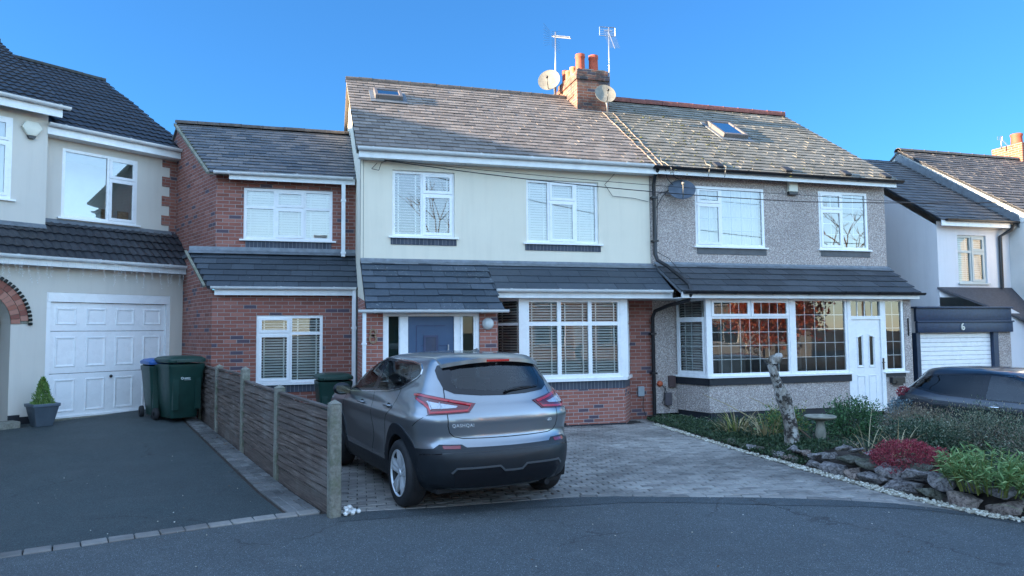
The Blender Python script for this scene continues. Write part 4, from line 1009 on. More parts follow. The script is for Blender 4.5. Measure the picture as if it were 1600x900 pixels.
m = M(FL); m.poly([(-14,3.5),(-1.79,3.5),(-1.79,6.1),(-14,6.1)], [WL1], .65, .06); m.add([(-1.79,.65,3.5),(-1.79,.95,3.5),(-1.79,.95,6.1),(-1.79,.65,6.1)], [(0,1,2,3)]); m.build('projecting_wall', 'creamL', HL)
FW = FL @ T(0,.9,0)
window(HL, FW, *WL2, [(0,0,.60,1,'F'),(.60,0,1,.66,'O'),(.60,.66,1,1,'O')], y=.0, glass='glass_up', room=1.2, roommat='net')
window(HL, FL @ T(0,.65,0), *WL1, [(0,0,.45,1,'F'),(.45,0,1,.70,'O'),(.45,.70,1,1,'O')], y=.0, blind='net', glass='glass_up', t=.07)
m = M(FW)
z = 3.93; k = 0
while z < 5.5:
    h = min(.21, 5.55-z); x0_ = .50 if k % 2 else .665; m.box(x0_, .845, -.014, .02, z, z+h); z += .21; k += 1
m.build('brick_quoins', 'brick', HL)
gutter(HL, FL, -1.80, 1.04, .58, 5.775, unions=1.2, fascia=.16, fx=(-1.80,.94), fy=.04)
gutter(HL, FL, -14, -1.55, .30, 6.06, unions=1.2, fascia=.17, fx=(-14,-1.66), fy=.04)
m = M(FL); m.box(-1.8,.94,.62,.9,5.575,5.59); m.build('soffit', 'upvc2', HL)
wedge(HL, 'lower_roof_deck', FL, 'blackpaint', -.24, 3.16, .9, 3.96, (-14,-14), (.93,.84))
pantiles(HL, 'lower_roof', FL, 'pantile', -.27, 3.15, .70, 1.15*math.hypot(1,.70), (-8,-8), (.96,.84), seed=5)
m = M(FL); m.add([(-1.79,.885,4.02),(.70,.885,4.02),(.70,.80,3.93),(-1.79,.80,3.93)], [(3,2,1,0)]); m.add([(-8,.635,3.86),(-1.79,.635,3.86),(-1.79,.55,3.77),(-8,.55,3.77)], [(3,2,1,0)]); m.build('lead_flashing', 'lead', HL)
gutter(HL, FL, -8, .97, -.31, 3.17, unions=1.3, fascia=.13, fx=(-8,.74), fy=.05)
m = M(FL); m.box(-8,.60,-.25,0,3.03,3.045); m.build('soffit', 'upvc2', HL)
m = M(FL); m.add([(.54,0,3.05),(.54,.9,3.9),(.54,.9,3.0)], [(0,2,1),(0,1,2)]); m.build('roof_cheek', 'brick', HL)
# picture frames standing in the window
m = M(FW); 
for x in (-.62,-.30): m.box(x, x+.22, .22, .24, 4.12, 4.36, Matrix.Rotation(R(0), 4, 'X'))
m.build('picture_frame', 'wood', HL)
AB = thing('alarm_box', (0,0,0), 'off-white hexagonal alarm box with a dark base, high on the left cream house', 'alarm box')
m = M(FL @ T(-2.07,.65,5.60)); m.prism([(-.10,.13),(.09,.13),(.17,.02),(.07,-.13),(-.07,-.13),(-.17,.02)], -.075, 0); bevel(m.build('casing', 'creambox', AB), .012)
m = M(FL @ T(-2.07,.65,5.60)); m.prism([(-.07,-.132),(.07,-.132),(.045,-.185),(-.045,-.185)], -.068, 0); m.build('lens', 'blackpl', AB)
# icicle lights
SL = thing('string_lights', (0,0,0), 'unlit white icicle fairy lights hanging from the lower gutter of the left house', 'fairy lights')
m = M(FL); b = M(FL); q = random.Random(12); x = -4.2; pth = []
while x < .92:
    pth.append((x, -.385, 3.12+q.uniform(-.02,.02))); x += .12
m.tube(pth, .0025, 4)
x = -4.0
while x < .95:
    L_ = q.uniform(.06,.40) if x < .80 else .50; z = 3.11; p = [(x,-.39,z)]; xx = x
    while z > 3.11-L_:
        z -= .05; xx += q.uniform(-.014,.014); p.append((xx,-.39+q.uniform(-.012,.012),z))
        for _ in range(2):
            c_ = Vector((xx+q.uniform(-.018,.018), -.39+q.uniform(-.02,.01), z+q.uniform(-.02,.02))); s_ = .005
            b.add([c_+Vector(v)*s_ for v in ((1,0,0),(0,1,0),(-1,0,0),(0,-1,0),(0,0,1.8),(0,0,-1.8))], [(0,1,4),(1,2,4),(2,3,4),(3,0,4),(1,0,5),(2,1,5),(3,2,5),(0,3,5)])
    if len(p) > 1: m.tube(p, .0018, 4)
    x += q.uniform(.05,.16)
m.build('wire', plain('clear_wire', (.55,.58,.58), .4), SL); o = b.build('bulbs', plain('white_bulb', (.85,.86,.85), .3), SL); o['kind'] = 'stuff'

# ============================================================ HOUSE 6 (white, right)
H6 = thing('white_house', (16.5, 15, 0), 'white painted house with a dark blue boarded garage front, at the right edge', 'house')
xw, xg = 14.24, 16.45
W6 = (14.84,2.84,15.72,3.99)
m = M(F); m.poly([(xw,2.5),(xg,2.5),(xg,4.30),(xw,4.30)], [W6], 0, .10); m.build('wing_wall', 'white_r', H6)
sidewall(H6, 'wing_side_wall', 'white_r', [(0,0),(0,4.20),(3.4,4.2+.66*3.4),(6,5.0),(6,0)], xw, -1, F)
window(H6, F, *W6, [(0,0,.5,.66,'F'),(.5,0,1,.66,'O'),(0,.66,.5,1,'F'),(.5,.66,1,1,'O')], y=.04, blind='closed', tilt=55, mat='sage', sill_ext=.03)
wedge(H6, 'wing_roof_deck', F, 'blackpaint', -.20, 4.31, 3.3, 4.31+.66*3.5, (xw-.05,xw-.05), (xg,xg))
slates(H6, 'wing_roof', F, 'slate6', -.23, 4.29, .66, 3.5*math.hypot(1,.66), (xw-.07,xw-.07), (xg-.0,xg-.0), ex=.19, sw=.25, seed=31)
wedge(H6, 'wing_roof_back', F, 'slate6', 6.6, 4.31, 3.31, 4.31+.66*3.5, (xw-.05,xw-.05), (xg,xg))
gutter(H6, F, xw+.02, xg+.06, -.27, 4.315, mat='blackpl', unions=.9, fascia=.12, fx=(xw-.06,xg-.05), r=.05)
gz6 = [(-1.2,0),(-1.2,4.0),(-.75,4.30),(3.2,6.84),(7.2,4.30),(7.2,0)]
sidewall(H6, 'gable_wall', 'white_old', gz6, xg, -1, F)
m = M(F)
m.add([(xg-.02,-.3,4.12+.04),(xg-.02,3.35,4.12+.66*3.65+.10),(xg-.02,3.35,4.12+.66*3.65+.38),(xg-.02,-.3,4.12+.34),(xg-.15,-.3,4.27),(xg-.15,3.35,4.27+.66*3.65)], [(0,3,2,1),(0,1,5,4),(4,5,1,0)]); m.build('upstand_flashing', 'lead', H6)
m = M(F)   # bare patch of blown render
pp = [(1.9,5.62),(2.3,5.90),(2.5,5.78),(1.9,5.42),(1.2,5.0),(.6,4.66),(.45,4.75),(.8,5.10),(1.3,5.42)]
m.add([(xg-.006, a, b) for a, b in [(2.5,5.98),(2.1,5.74),(1.6,5.56),(1.1,5.30),(.75,4.98),(.62,4.78),(.95,4.90),(1.7,5.38),(2.3,5.78)]], [tuple(range(9))]); m.build('blown_render_patch', plain('old_mortar', (.30,.25,.17), .95, .35, 12, bump=.01), H6)
m = M(F)
for i in range(27):
    y_ = -.6+i*.145; z = 4.30+(y_+.75)*.643-.20; m.box(xg-.018, xg-.002, y_, y_+.128, z, z+.055)
m.build('corbel_course', 'white_old', H6)
wedge(H6, 'main_roof_deck', F, 'blackpaint', -.95, 4.22, 3.2, 6.90, (xg-.04,xg-.04), (28,28))
slates(H6, 'main_roof', F, slate_mat('grey_brown_slate', (.075,.07,.07), (.13,.12,.115), .15), -.98, 4.21, .647, 4.17*math.hypot(1,.647), (xg-.06,xg-.06), (27,27), ex=.19, sw=.25, seed=33)
wedge(H6, 'main_roof_back', F, 'slate6', 7.4, 4.22, 3.21, 6.90, (xg-.04,xg-.04), (28,28))
ridge(H6, F, xg-.06, 24, 3.2, 6.94, 'ridge_brown', L=.45, r=.1)
m = M(F); m.poly([(xg,0),(28,0),(28,4.3),(xg,4.3)], y=-.75); m.build('front_wall', 'white_r', H6)
m = M(F); m.tube([(16.28,-.27,4.24),(16.28,-.20,4.12),(16.10,-.06,3.98),(16.10,-.05,2.72)], .04, 12); autosmooth(m.build('downpipe', 'blackpl', H6))
m = M(); m.bbox(20.9,23.2,16.2,17.2,6.2,7.42,.01); c6 = m.build('chimney_stack', 'brick_far', H6)
for x in (21.15,21.75,22.4):
    m = M(T(x,16.55,7.42)); m.lathe([(.16,0),(.15,.25),(.17,.30),(.17,.34),(.13,.36),(.13,.1)], 18); m.build('chimney_pot', 'terra', c6, smooth=True)
# garage front, number 6
G6 = 12.6
m = M(T(0,G6,0)); m.box(12.87,15.60,-.05,.02,1.93,2.25); m.box(12.87,15.60,-.075,-.0,1.68,1.915); m.box(12.85,15.62,-.10,-.04,1.905,1.94); m.box(12.85,15.62,-.09,.25,2.22,2.26)
for i in range(1,4): pass
bevel(m.build('garage_fascia', 'bluepaint', H6), .004)
for a_, b_ in ((12.87,12.97),(15.06,15.20)):
    m = M(T(0,G6,0)); m.box(a_,b_,-.03,.15,-.4,1.68); m.build('garage_post', 'bluepaint', H6)
m = M(T(0,G6,0)); z = -.4
while z < 1.66:
    m.bbox(12.975,15.055,.05,.08,z,z+.092,.006); z += .098
m.build('garage_door', 'upvc', H6)
m = M(T(0,G6,0)); m.poly([(15.20,-.4),(15.60,-.4),(15.60,1.7),(15.20,1.7)], y=0.0); m.build('garage_pier', 'pebble', H6)
m = M(T(0,G6,0)); torus(m, 14.12, 1.775, .034, .036, .020, -.10, -.075); torus(m, 14.135, 1.80, .055, .075, .020, -.10, -.075, 16, R(95), R(190)); autosmooth(m.build('house_number', plain('white_numeral', (.75,.72,.62), .4), H6), 30)
sidewall(H6, 'garage_side', 'white_r', [(G6,-.4),(G6,2.22),(14.5,2.22),(14.5,-.4)], 12.90, -1)
m = M(); m.add([(12.88,12.6,2.255),(15.6,12.6,2.255),(15.6,14.2,2.255),(12.88,14.2,2.255)], [(0,1,2,3)]); m.build('garage_roof', 'lead', H6)
m = M(); P = [(14.17,13.19,2.74),(18.5,13.19,2.74),(18.5,12.3,1.75),(16.45,12.3,1.75)]
m.add(P+[(p[0],p[1],p[2]-.05) for p in P], [(0,3,2,1),(4,5,6,7),(0,4,7,3),(3,7,6,2)]); 
m.F = Matrix(); m.build('lean_to_roof', plain('dark_felt_roof', (.055,.055,.065), .8, .25, 20, bump=.01), H6)
m = M(); m.add([(15.60,12.62,-.4),(18.5,12.62,-.4),(18.5,12.62,2.1),(16.2,12.62,2.0),(15.60,12.62,2.25)], [(0,1,2,3,4)]); m.build('lower_front_wall', 'white_r', H6)

# ============================================================ across the road, seen only in the window glass
def far_house(x, y, rz, label, wall, w_=7.5, d=7.5, h=5.0):
    H = thing('brick_house', (x, y, 0), label, 'house'); A = T(x, y, 0, rz)
    m = M(A); ws = [(-2.9,.9,-1.0,2.2),(1.0,.9,2.9,2.2),(-2.9,3.3,-1.2,4.5),(1.2,3.3,2.9,4.5)]
    m.poly([(-w_/2,0),(w_/2,0),(w_/2,h),(-w_/2,h)], ws, 0, .1)
    m.box(-w_/2,w_/2,d-.01,d,0,h); 
    for s_ in (-1,1): m.add([(s_*w_/2,0,0),(s_*w_/2,d,0),(s_*w_/2,d,h),(s_*w_/2,d/2,h+2.6),(s_*w_/2,0,h)], [(0,1,2,3,4)])
    m.build('wall', wall, H)
    for i in (-1,): 
        wedge(H, 'roof', A, 'ridge_brown', -.3, h-.05, d/2, h+2.65, (-w_/2-.2,-w_/2-.2), (w_/2+.2,w_/2+.2), .12)
        wedge(H, 'roof', A, 'ridge_brown', d+.3, h-.05, d/2+.01, h+2.65, (-w_/2-.2,-w_/2-.2), (w_/2+.2,w_/2+.2), .12)
    for q_ in ws: window(H, A, *q_, [(0,0,.5,1,'F'),(.5,0,1,1,'O')], room=.4)
    m = M(A); m.box(-.5,.5,-.03,.05,0,2.1); m.build('front_door', 'upvc', H)
    m = M(A); m.bbox(w_/2-1,w_/2-.2,3.3,4.2,h+1,h+3.6,.01); m.build('chimney_stack', 'chim', H)
far_house(4, -18, R(180), 'orange brick house directly behind the camera, middle of the three opposite', 'oppbrick')
far_house(16, -15, R(186), 'second orange brick house on the opposite side of the road, right of the camera', 'oppbrick')
far_house(27, -14, R(190), 'cream rendered house on the opposite side of the road', 'creamL')
far_house(-8, -17, R(172), 'red brick house on the opposite side of the road, furthest left', 'brick')

m = M(FL); m.add([(-14,.2,6.0),(-6.2,.2,6.0),(-6.2,5.1,9.1),(-14,5.1,9.1),(-14,10,6.0),(-6.2,10,6.0)], [(0,1,2,3),(3,2,5,4),(1,5,2),(0,3,4)]); m.build('unseen_shade_roof', 'pantile', HL)  # added higher roof out of view, casting the diagonal shadow on the cream house
far_house(-10.0, 3.1, R(95), 'added unseen brick house further up the road, blocking low sun from the drives', 'brick', w_=9.5)  # added out of view to keep low sun off the drives
far_house(-11.5, -8.0, R(85), 'added unseen brick house nearest the corner, blocking low sun from the road', 'brick', w_=9.5)  # added out of view so the road stays in shade
# ============================================================ FENCE
FN = thing('fence', (.27,7.3,0), 'weathered slatted timber fence with concrete posts between the two drives', 'fence')
posts = [(.27,7.30,1.13,.0),(-.315,9.26,1.14,.02),(-.855,11.06,1.21,.10),(-1.41,12.9,1.10,.18),(-1.86,14.35,1.05,.26)]
th = math.atan2(1, -.3)
for i, (x, y, h, z) in enumerate(posts):
    m = M(T(x, y, z-.1, th)); s_ = .055; pr_ = [(-.06,-.05),(-.012,-.05),(-.012,-.03),(.012,-.03),(.012,-.05),(.06,-.05),(.06,.05),(-.06,.05)]
    m.bbox(-.055,.055,-.058,.058,0,h+.07,.012)
    m.add([(-.055,-.058,h+.07),(.055,-.058,h+.07),(.055,.058,h+.07),(-.055,.058,h+.07),(0,0,h+.11)], [(0,1,4),(1,2,4),(2,3,4),(3,0,4)])
    m.build('post', 'concrete', FN)
q = random.Random(5)
for (a, b) in zip(posts, posts[1:]):
    x0, y0, h0, z0 = a; x1, y1, h1, z1 = b; L_ = math.hypot(x1-x0, y1-y0); A = T(x0, y0, 0, math.atan2(y1-y0, x1-x0))
    def Z(s, base): return base
    zb0, zb1 = z0+.16, z1+.16; zt0, zt1 = z0+h0-.10, z1+h1-.10
    if a is posts[1]: zt0, zt1 = z0+1.04, z1+1.00
    if a is posts[2]: zt0, zt1 = z0+1.08, z1+1.02
    m = M(A); n_ = 13
    for k in range(2*n_-1):
        back = k % 2; f = (k/2)/n_; s0, s1 = .07, L_-.07; nn = 8
        ya = q.uniform(-.003,.003)+(.020 if back else 0)
        vs = []
        for e in range(nn+1):
            s_ = s0+(s1-s0)*e/nn; g_ = e/nn; H_ = (zt0-zb0)+((zt1-zb1)-(zt0-zb0))*g_; zb = zb0+(zb1-zb0)*g_+H_*f
            wv = .006*math.sin(e*1.3+k*2.3)+q.uniform(-.002,.002); hh = H_/n_*.76; wo = .008*math.sin(e*math.pi/2+k*1.57)
            for dy, dz in ((.020,-.000),(.008,hh),(-.002,hh),(.010,-.000)): vs.append((s_, dy+ya+.0+wo, zb+dz+wv))
        fs = []
        for e in range(nn):
            for c_ in range(4): fs.append((4*e+c_, 4*e+4+c_, 4*e+4+(c_+1) % 4, 4*e+(c_+1) % 4))
        fs += [(0,1,2,3), (4*nn+3,4*nn+2,4*nn+1,4*nn)]
        m.add(vs, fs)
    for s_ in (.10, L_/3, 2*L_/3, L_-.10):
        g_ = s_/L_; zz0 = zb0+(zb1-zb0)*g_; zz1 = zt0+(zt1-zt0)*g_
        m.box(s_-.02, s_+.02, -.035, -.012, zz0, zz1)
    m.add([(.06,-.03,zt0+.0),(L_-.06,-.03,zt1+.0),(L_-.06,.03,zt1),(.06,.03,zt0),(.06,-.03,zt0+.025),(L_-.06,-.03,zt1+.025),(L_-.06,.03,zt1+.025),(.06,.03,zt0+.025)], [(0,3,2,1),(4,5,6,7),(0,1,5,4),(1,2,6,5),(2,3,7,6),(3,0,4,7)])
    m.build('slat_panel', 'timber', FN)
    m = M(A); m.add([(.05,-.018,z0-.06),(L_-.05,-.018,z1-.06),(L_-.05,.018,z1-.06),(.05,.018,z0-.06),(.05,-.018,zb0-.01),(L_-.05,-.018,zb1-.01),(L_-.05,.018,zb1-.01),(.05,.018,zb0-.01)], [(0,3,2,1),(4,5,6,7),(0,1,5,4),(1,2,6,5),(2,3,7,6),(3,0,4,7)]); m.build('gravel_board', 'timber', FN)
# snail-white lichen specks on the timber, white cobbles by the end post
q = random.Random(3)
def pebble(m, x, y, z, r, q):
    A = T(x, y, z, q.uniform(0, 6)) @ Matrix.Diagonal((r*q.uniform(1,1.4), r*q.uniform(.75,1), r*q.uniform(.55,.8), 1))
    vs = [(0,0,-1)]+[(math.cos(a*1.2566+b*.6)*c_, math.sin(a*1.2566+b*.6)*c_, s_) for b, (c_, s_) in enumerate(((.85,-.5),(.95,.25),(.5,.85))) for a in range(5)]+[(0,0,1)]
    vs = [tuple(p*q.uniform(.88,1.1) for p in v) for v in vs]
    fs = [(0,1+(a+1) % 5,1+a) for a in range(5)]+[(1+5*b+a,1+5*b+(a+1) % 5,6+5*b+(a+1) % 5,6+5*b+a) for b in (0,1) for a in range(5)]+[(11+a,11+(a+1) % 5,16) for a in range(5)]
    m.add(vs, fs, A)
cb = [(.40,7.33,.025),(.44,7.40,.022),(.38,7.43,.02),(.49,7.45,.022),(.41,7.50,.03),(.46,7.53,.022),(.40,7.40,.06),(.44,7.45,.058),(.41,7.34,.055),(.53,7.41,.02),(.47,7.36,.022)]
for i, (x, y, z) in enumerate(cb):
    m = M(); pebble(m, x-.02, y-.06, z, .034, q)
    tag(m.build('cobble', 'cobble', None, smooth=True), 'white cobble in the small heap at the foot of the end fence post', 'stone', 'white cobbles by the fence post')

# ============================================================ BINS
def wheelie_bin(x, y, z, rz, label, lid='bin', s=1.0, sticker=False, w_=.58, d=.70, h=.98, lettering=False):
    B = thing('wheelie_bin', (x, y, z), label, 'bin', 'wheelie bins'); A = T(x, y, z, rz) @ Matrix.Scale(s, 4)
    m = M(A); k = 14; vs = []
    lv = [(.0,.72),(.03,.74),(.30,.83),(.62,.92),(.86,.985),(.90,1.02),(.955,1.03),(.965,1.0)]
    def ol(f, zz):
        a, b, r_ = w_/2*f, d/2*f, .06; P = []
        for cx, cy, a0 in ((a-r_,b-r_,0),(-a+r_,b-r_,90),(-a+r_,-b+r_,180),(a-r_,-b+r_,270)):
            for j in range(4): t_ = R(a0+30*j); P.append((cx+r_*math.cos(t_), cy+r_*math.sin(t_), zz))
        return P
    for zz, f in lv: vs += ol(f, .06+zz*(h-.06))
    n_ = 16; fs = [tuple(range(n_-1,-1,-1))]
    for i in range(len(lv)-1):
        for j in range(n_): fs.append((i*n_+j, i*n_+(j+1) % n_, (i+1)*n_+(j+1) % n_, (i+1)*n_+j))
    m.add(vs, fs)
    for sx in (-.18,.18): m.box(sx-.045, sx+.045, -d/2*.94, -d/2*.80, .20, .72)
    body = m.build('body', 'bin', B); autosmooth(body, 40)
    m = M(A); vs = []
    for zz, f, e in ((h-.005,1.04,0),(h+.03,1.06,0),(h+.05,1.05,0),(h+.085,.90,.0),(h+.10,.6,0)): vs += [(p[0], p[1]*1.0+(.0), p[2]) for p in ol(f, zz)]
    fs = [tuple(range(n_-1,-1,-1)), tuple(range(4*n_, 5*n_))]
    for i in range(4):
        for j in range(n_): fs.append((i*n_+j, i*n_+(j+1) % n_, (i+1)*n_+(j+1) % n_, (i+1)*n_+j))
    m.add(vs, fs); m.box(-.20,.20,-d/2-.06,-d/2+.02,h+.0,h+.03); autosmooth(m.build('lid', lid, B), 40)
    m = M(A); m.tube([(-.22,d/2+.07,h-.03),(.22,d/2+.07,h-.03)], .016, 8)
    for sx in (-.22,.22): m.tube([(sx,d/2+.07,h-.03),(sx,d/2-.02,h-.06)], .016, 8)
    m.build('handle', 'bin', B, smooth=True)
    for sx in (-1,1):
        m = M(A @ T(sx*.27, d/2-.06, .10, ry=R(90))); m.lathe([(.03,-.03),(.10,-.03),(.105,-.015),(.105,.015),(.10,.03),(.03,.03)], 20); m.build('wheel', 'rubber', B, smooth=True)
    if sticker:
        m = M(A); m.box(-.02,.12,-d/2-.012,-d/2+.02,.72,.85); m.build('paper_label', plain('white_paper', (.8,.8,.8), .6), B)
    if lettering:
        m = M(A); xx = -.07
        torus(m, -.085, .715, .016, .018, .007, -d/2*.99-.004, -d/2*.9, 12)
        for k_, w2 in enumerate((.014,.012,.016,.012,.014)): m.box(xx+.02, xx+.02+w2, -d/2*.985-.004, -d/2*.9, .706, .722); xx += w2+.006
        m.box(-.05,.05,-d/2*.985-.004,-d/2*.9,.684,.690); m.build('printed_mark', plain('white_print', (.6,.66,.64), .5), B)
    return B
wheelie_bin(-2.56, 14.46, gz(-2.5,14.5), R(24), 'green wheelie bin with a blue lid, half hidden against the white garage door', 'binblue', 1.0)
wheelie_bin(-2.19, 13.98, gz(-2.2,14.2), R(30), 'dark green wheelie bin in front of the blue-lidded one by the fence end', 'bin', 1.06, lettering=True)
wheelie_bin(.46, 13.2, 0, R(6), 'dark green wheelie bin with a white paper label, between the fence and the grey car', 'bin', 1.0, sticker=True)

# ============================================================ FITTINGS ON THE HOUSES
def dish(name, x, y, z, az, el, r, label, mat='dish', arm=True, mast=None):
    D = thing(name, (x, y, z), label, 'satellite dish'); A = T(x, y, z, R(az)) @ Matrix.Rotation(R(90-el), 4, 'X')
    m = M(A); pr_ = [(0.001,0)]+[(r*f, .16*r*f*f) for f in (.2,.4,.6,.8,.93,1.0)]+[(r*1.02,.16*r+.004),(r*1.0,.16*r-.012)]+[(r*f, .16*r*f*f-.012) for f in (.8,.5,.2,.01)]
    m.lathe(pr_, 36, Matrix.Diagonal((1,1.08,1,1))); m.build('reflector', mat, D, smooth=True)
    m = M(A); m.tube([(0,-r*.95,.12*r),(0,-r*1.0,.1),(0,-r*.35,r*1.05)], .010, 8); m.tube([(0,-r*.40,r*.98),(0,-r*.30,r*1.12)], .028, 12)
    m.build('feed_arm', 'blackpl' if mat == 'dish' else 'dish', D, smooth=True)
    m = M(); 
    if mast: m.tube(mast, .02, 10)
    m.build('bracket', 'steel', D, smooth=True) if mast else None
    return D
dish('satellite_dish', 5.93, 16.9, 8.20, -30, 18, .28, 'cream satellite dish on the left of the chimney, standing above the ridge', mast=[(5.98,16.98,8.18),(6.10,17.0,8.05),(6.12,17.0,7.7)])
dish('satellite_dish', 6.83, 15.45, 7.44, -8, 24, .25, 'cream satellite dish in front of the chimney stack, low by the roof', mast=[(6.86,15.5,7.40),(6.95,15.62,7.25),(6.97,15.62,7.02)])
dish('satellite_dish', 7.42, 12.98, 4.66, -24, 38, .27, 'dark grey satellite dish on the pebbledash wall beside the downpipe', mat='dishd', mast=[(7.40,13.02,4.64),(7.2,13.10,4.62),(7.15,13.2,4.62)])
def aerial(x, y, z0, z1, label, kind):
    D = thing('tv_aerial', (x, y, z0), label, 'aerial'); k_ = .45 if x > 15 else 1
    m = M(); m.tube([(x,y,z0),(x+.02,y,z1)], .019, 8); m.build('mast', 'steel', D, smooth=True)
    m = M(); a = R(-58 if kind == 0 else -97); A = T(x+.02, y, z1-.06, a) @ Matrix.Scale(k_, 4)
    if kind == 0:
        m.tube([(-.12,0,-.02),(.50,0,-.26)], .010, 6, A)
        for i in range(14):
            s_ = -.05+i*.039; zz = -.056-(s_)*.36; m.tube([(s_,-.11+.003*i,zz),(s_,.11-.003*i,zz)], .004, 5, A); m.tube([(s_,0,zz-.03),(s_,0,zz+.03)], .012, 4, A)
        for i in range(9):
            for sg in (-1,1):
                zz = .22-.075*i; m.tube([(-.16,sg*.04,zz*.6),(-.12,sg*.34,zz)], .003, 4, A)
    else:
        m.tube([(-.06,0,.0),(.46,0,-.66)], .010, 6, A)
        ring_ = [(-.13,-.20,-.10),(-.13,.20,-.10),(-.13,.20,.12),(-.13,-.20,.12)]
        for p, q2 in zip(ring_, ring_[1:]+ring_[:1]): m.tube([p, q2], .010, 5, A)
        for k in (-.05,0,.06): m.tube([(-.13,-.2,k),(-.13,.2,k)], .004, 4, A)
        m.tube([(-.06,-.1,0),(-.06,.1,0)], .014, 5, A)
        for i in range(15):
            s_ = .0+i*.031; zz = -.076-(s_)*1.27; m.tube([(s_,-.14,zz),(s_,.14,zz)], .0035, 5, A)
    m.build('elements', 'dishd' if kind == 0 else 'steel', D)
aerial(6.13, 17.0, 7.75, 9.55, 'spiky television aerial on a pole left of the chimney pots', 0)
aerial(7.12, 15.85, 7.55, 9.30, 'tall television aerial with a rectangular grid reflector right of the chimney', 1)
aerial(20.7, 16.7, 7.3, 7.72, 'small television aerial on the far brick chimney at the right edge', 1)
def wallbox(name, x0, x1, z0, z1, y, dp, mat, label, cat, b=.01, extra=None):
    D = thing(name, ((x0+x1)/2, y, z0), label, cat); m = M(); m.bbox(x0, x1, y-dp, y-.001, z0, z1, b); m.build('casing', mat, D)
    if extra: m = M(); m.box(*extra[0]); m.build(extra[2], extra[1], D)
    return D
wallbox('alarm_box', 10.13, 10.36, 4.80, 5.04, 13.2, .09, 'creambox', 'cream alarm box with a dark base, under the eaves of the pebbledash house', 'alarm box', .012, ((10.135,10.355,13.115,13.199,4.73,4.80), 'blackpl', 'lens'))
wallbox('meter_box', 6.43, 6.57, .46, .66, 13.2, .05, 'greybox', 'pale grey square socket box on the brick wall left of the black downpipe', 'meter box')
wallbox('meter_box', 7.12, 7.27, .62, .86, 13.2, .07, 'brownbox', 'brown meter box on the pebbledash, upper of the two dark boxes', 'meter box')
wallbox('meter_box', 7.02, 7.17, .26, .52, 13.2, .08, plain('slate_grey_box', (.085,.075,.085), .5), 'dark grey meter box on the pebbledash, lower of the two dark boxes', 'meter box')
D = thing('gas_cap', (6.98,13.2,.7), 'small round orange cap on the pebbledash beside the black downpipe', 'wall cap')
m = M(T(6.93,13.2,.70,rx=R(90))); m.lathe([(.001,.06),(.05,.055),(.06,.03),(.06,0)], 18); m.build('cap', 'orange', D, smooth=True)
m = M(); m.tube([(6.95,13.15,.68),(7.02,13.14,.60),(7.0,13.14,.42),(6.95,13.14,.30)], .008, 6); m.tube([(7.02,13.14,.66),(7.06,13.14,.45),(7.05,13.13,.25),(7.12,13.13,.20)], .008, 6); m.build('hose', 'blackpl', D, smooth=True)
# cables
def cable(name, pts, r, label, cat='cable', sag=0):
    m = M(); P = []
    for a, b in zip(pts, pts[1:]):
        for i in range(12):
            f = i/12; P.append((a[0]+(b[0]-a[0])*f, a[1]+(b[1]-a[1])*f, a[2]+(b[2]-a[2])*f-sag*4*f*(1-f)))
    P.append(pts[-1]); m.tube(P, r, 6); return tag(m.build(name, 'cable', None, smooth=True), label, cat)
cable('overhead_cable', [(1.45,13.12,4.95),(3.0,11.0,4.45),(18,-9,7.0)], .009, 'x') if False else None
cable('overhead_cable', [(1.35,13.12,4.98),(9.0,11.3,4.20),(18.0,8.9,4.35)], .0085, 'thick black cable sloping down across both house fronts from the cream corner', sag=.10)
cable('overhead_cable', [(1.40,13.13,4.99),(10.0,12.6,4.62),(19.0,11.9,4.5)], .0055, 'thinner upper cable running just under the eaves across both house fronts', sag=.06)
None and cable('overhead_cable', [(13.2,16.6,7.3),(30,16.0,9.6)], .003, 'distant cable crossing the sky above the white house', sag=.25)
cable('loose_cable', [(1.22,13.13,4.92),(1.12,13.1,4.80),(1.25,13.1,4.78),(1.30,13.12,4.93),(1.42,13.12,4.98)], .006, 'small loop of black cable at the top left corner of the cream front')
cable('loose_cable', [(6.0,13.17,4.98),(5.78,13.17,4.75),(5.95,13.17,4.52),(6.4,13.17,4.50),(6.75,13.17,4.44)], .005, 'thin loose cable curling on the cream wall near the downpipe')
cable('loose_cable', [(7.0,12.9,5.12),(7.1,13.0,4.9),(7.3,13.12,4.80),(7.05,13.13,4.55),(6.9,13.14,4.3)], .007, 'cable drooping from the black gutter beside the grey dish')
cable('loose_cable', [(7.15,12.86,5.15),(7.22,12.95,4.95),(7.5,13.1,4.88),(7.3,13.1,4.72),(6.95,13.14,4.6),(6.9,13.14,3.4),(7.1,13.0,3.25),(7.05,12.4,2.9)], .006, 'cable following the black downpipe down to the lean-to roof')
cable('loose_cable', [(6.55,13.16,.46),(6.53,13.16,.25),(6.56,13.1,.06)], .006, 'short black cable under the pale grey socket box')
for i, (x, x2, lab) in enumerate(((7.00,7.13,'white roof cable hanging over the black gutter, nearest the downpipe'),(8.05,8.0,'white cable end hooked over the black gutter, left one'),(8.42,8.38,'white cable end hooked over the black gutter, right one'))):
    m = M(); m.tube([(x+.12,13.3,5.42),(x+.02,13.08,5.28),(x,12.88,5.20),(x2-.04,12.80,5.08),(x2-.05,12.81,4.96)], .009, 6); tag(m.build('loose_cable', 'dish', None, smooth=True), lab, 'cable')

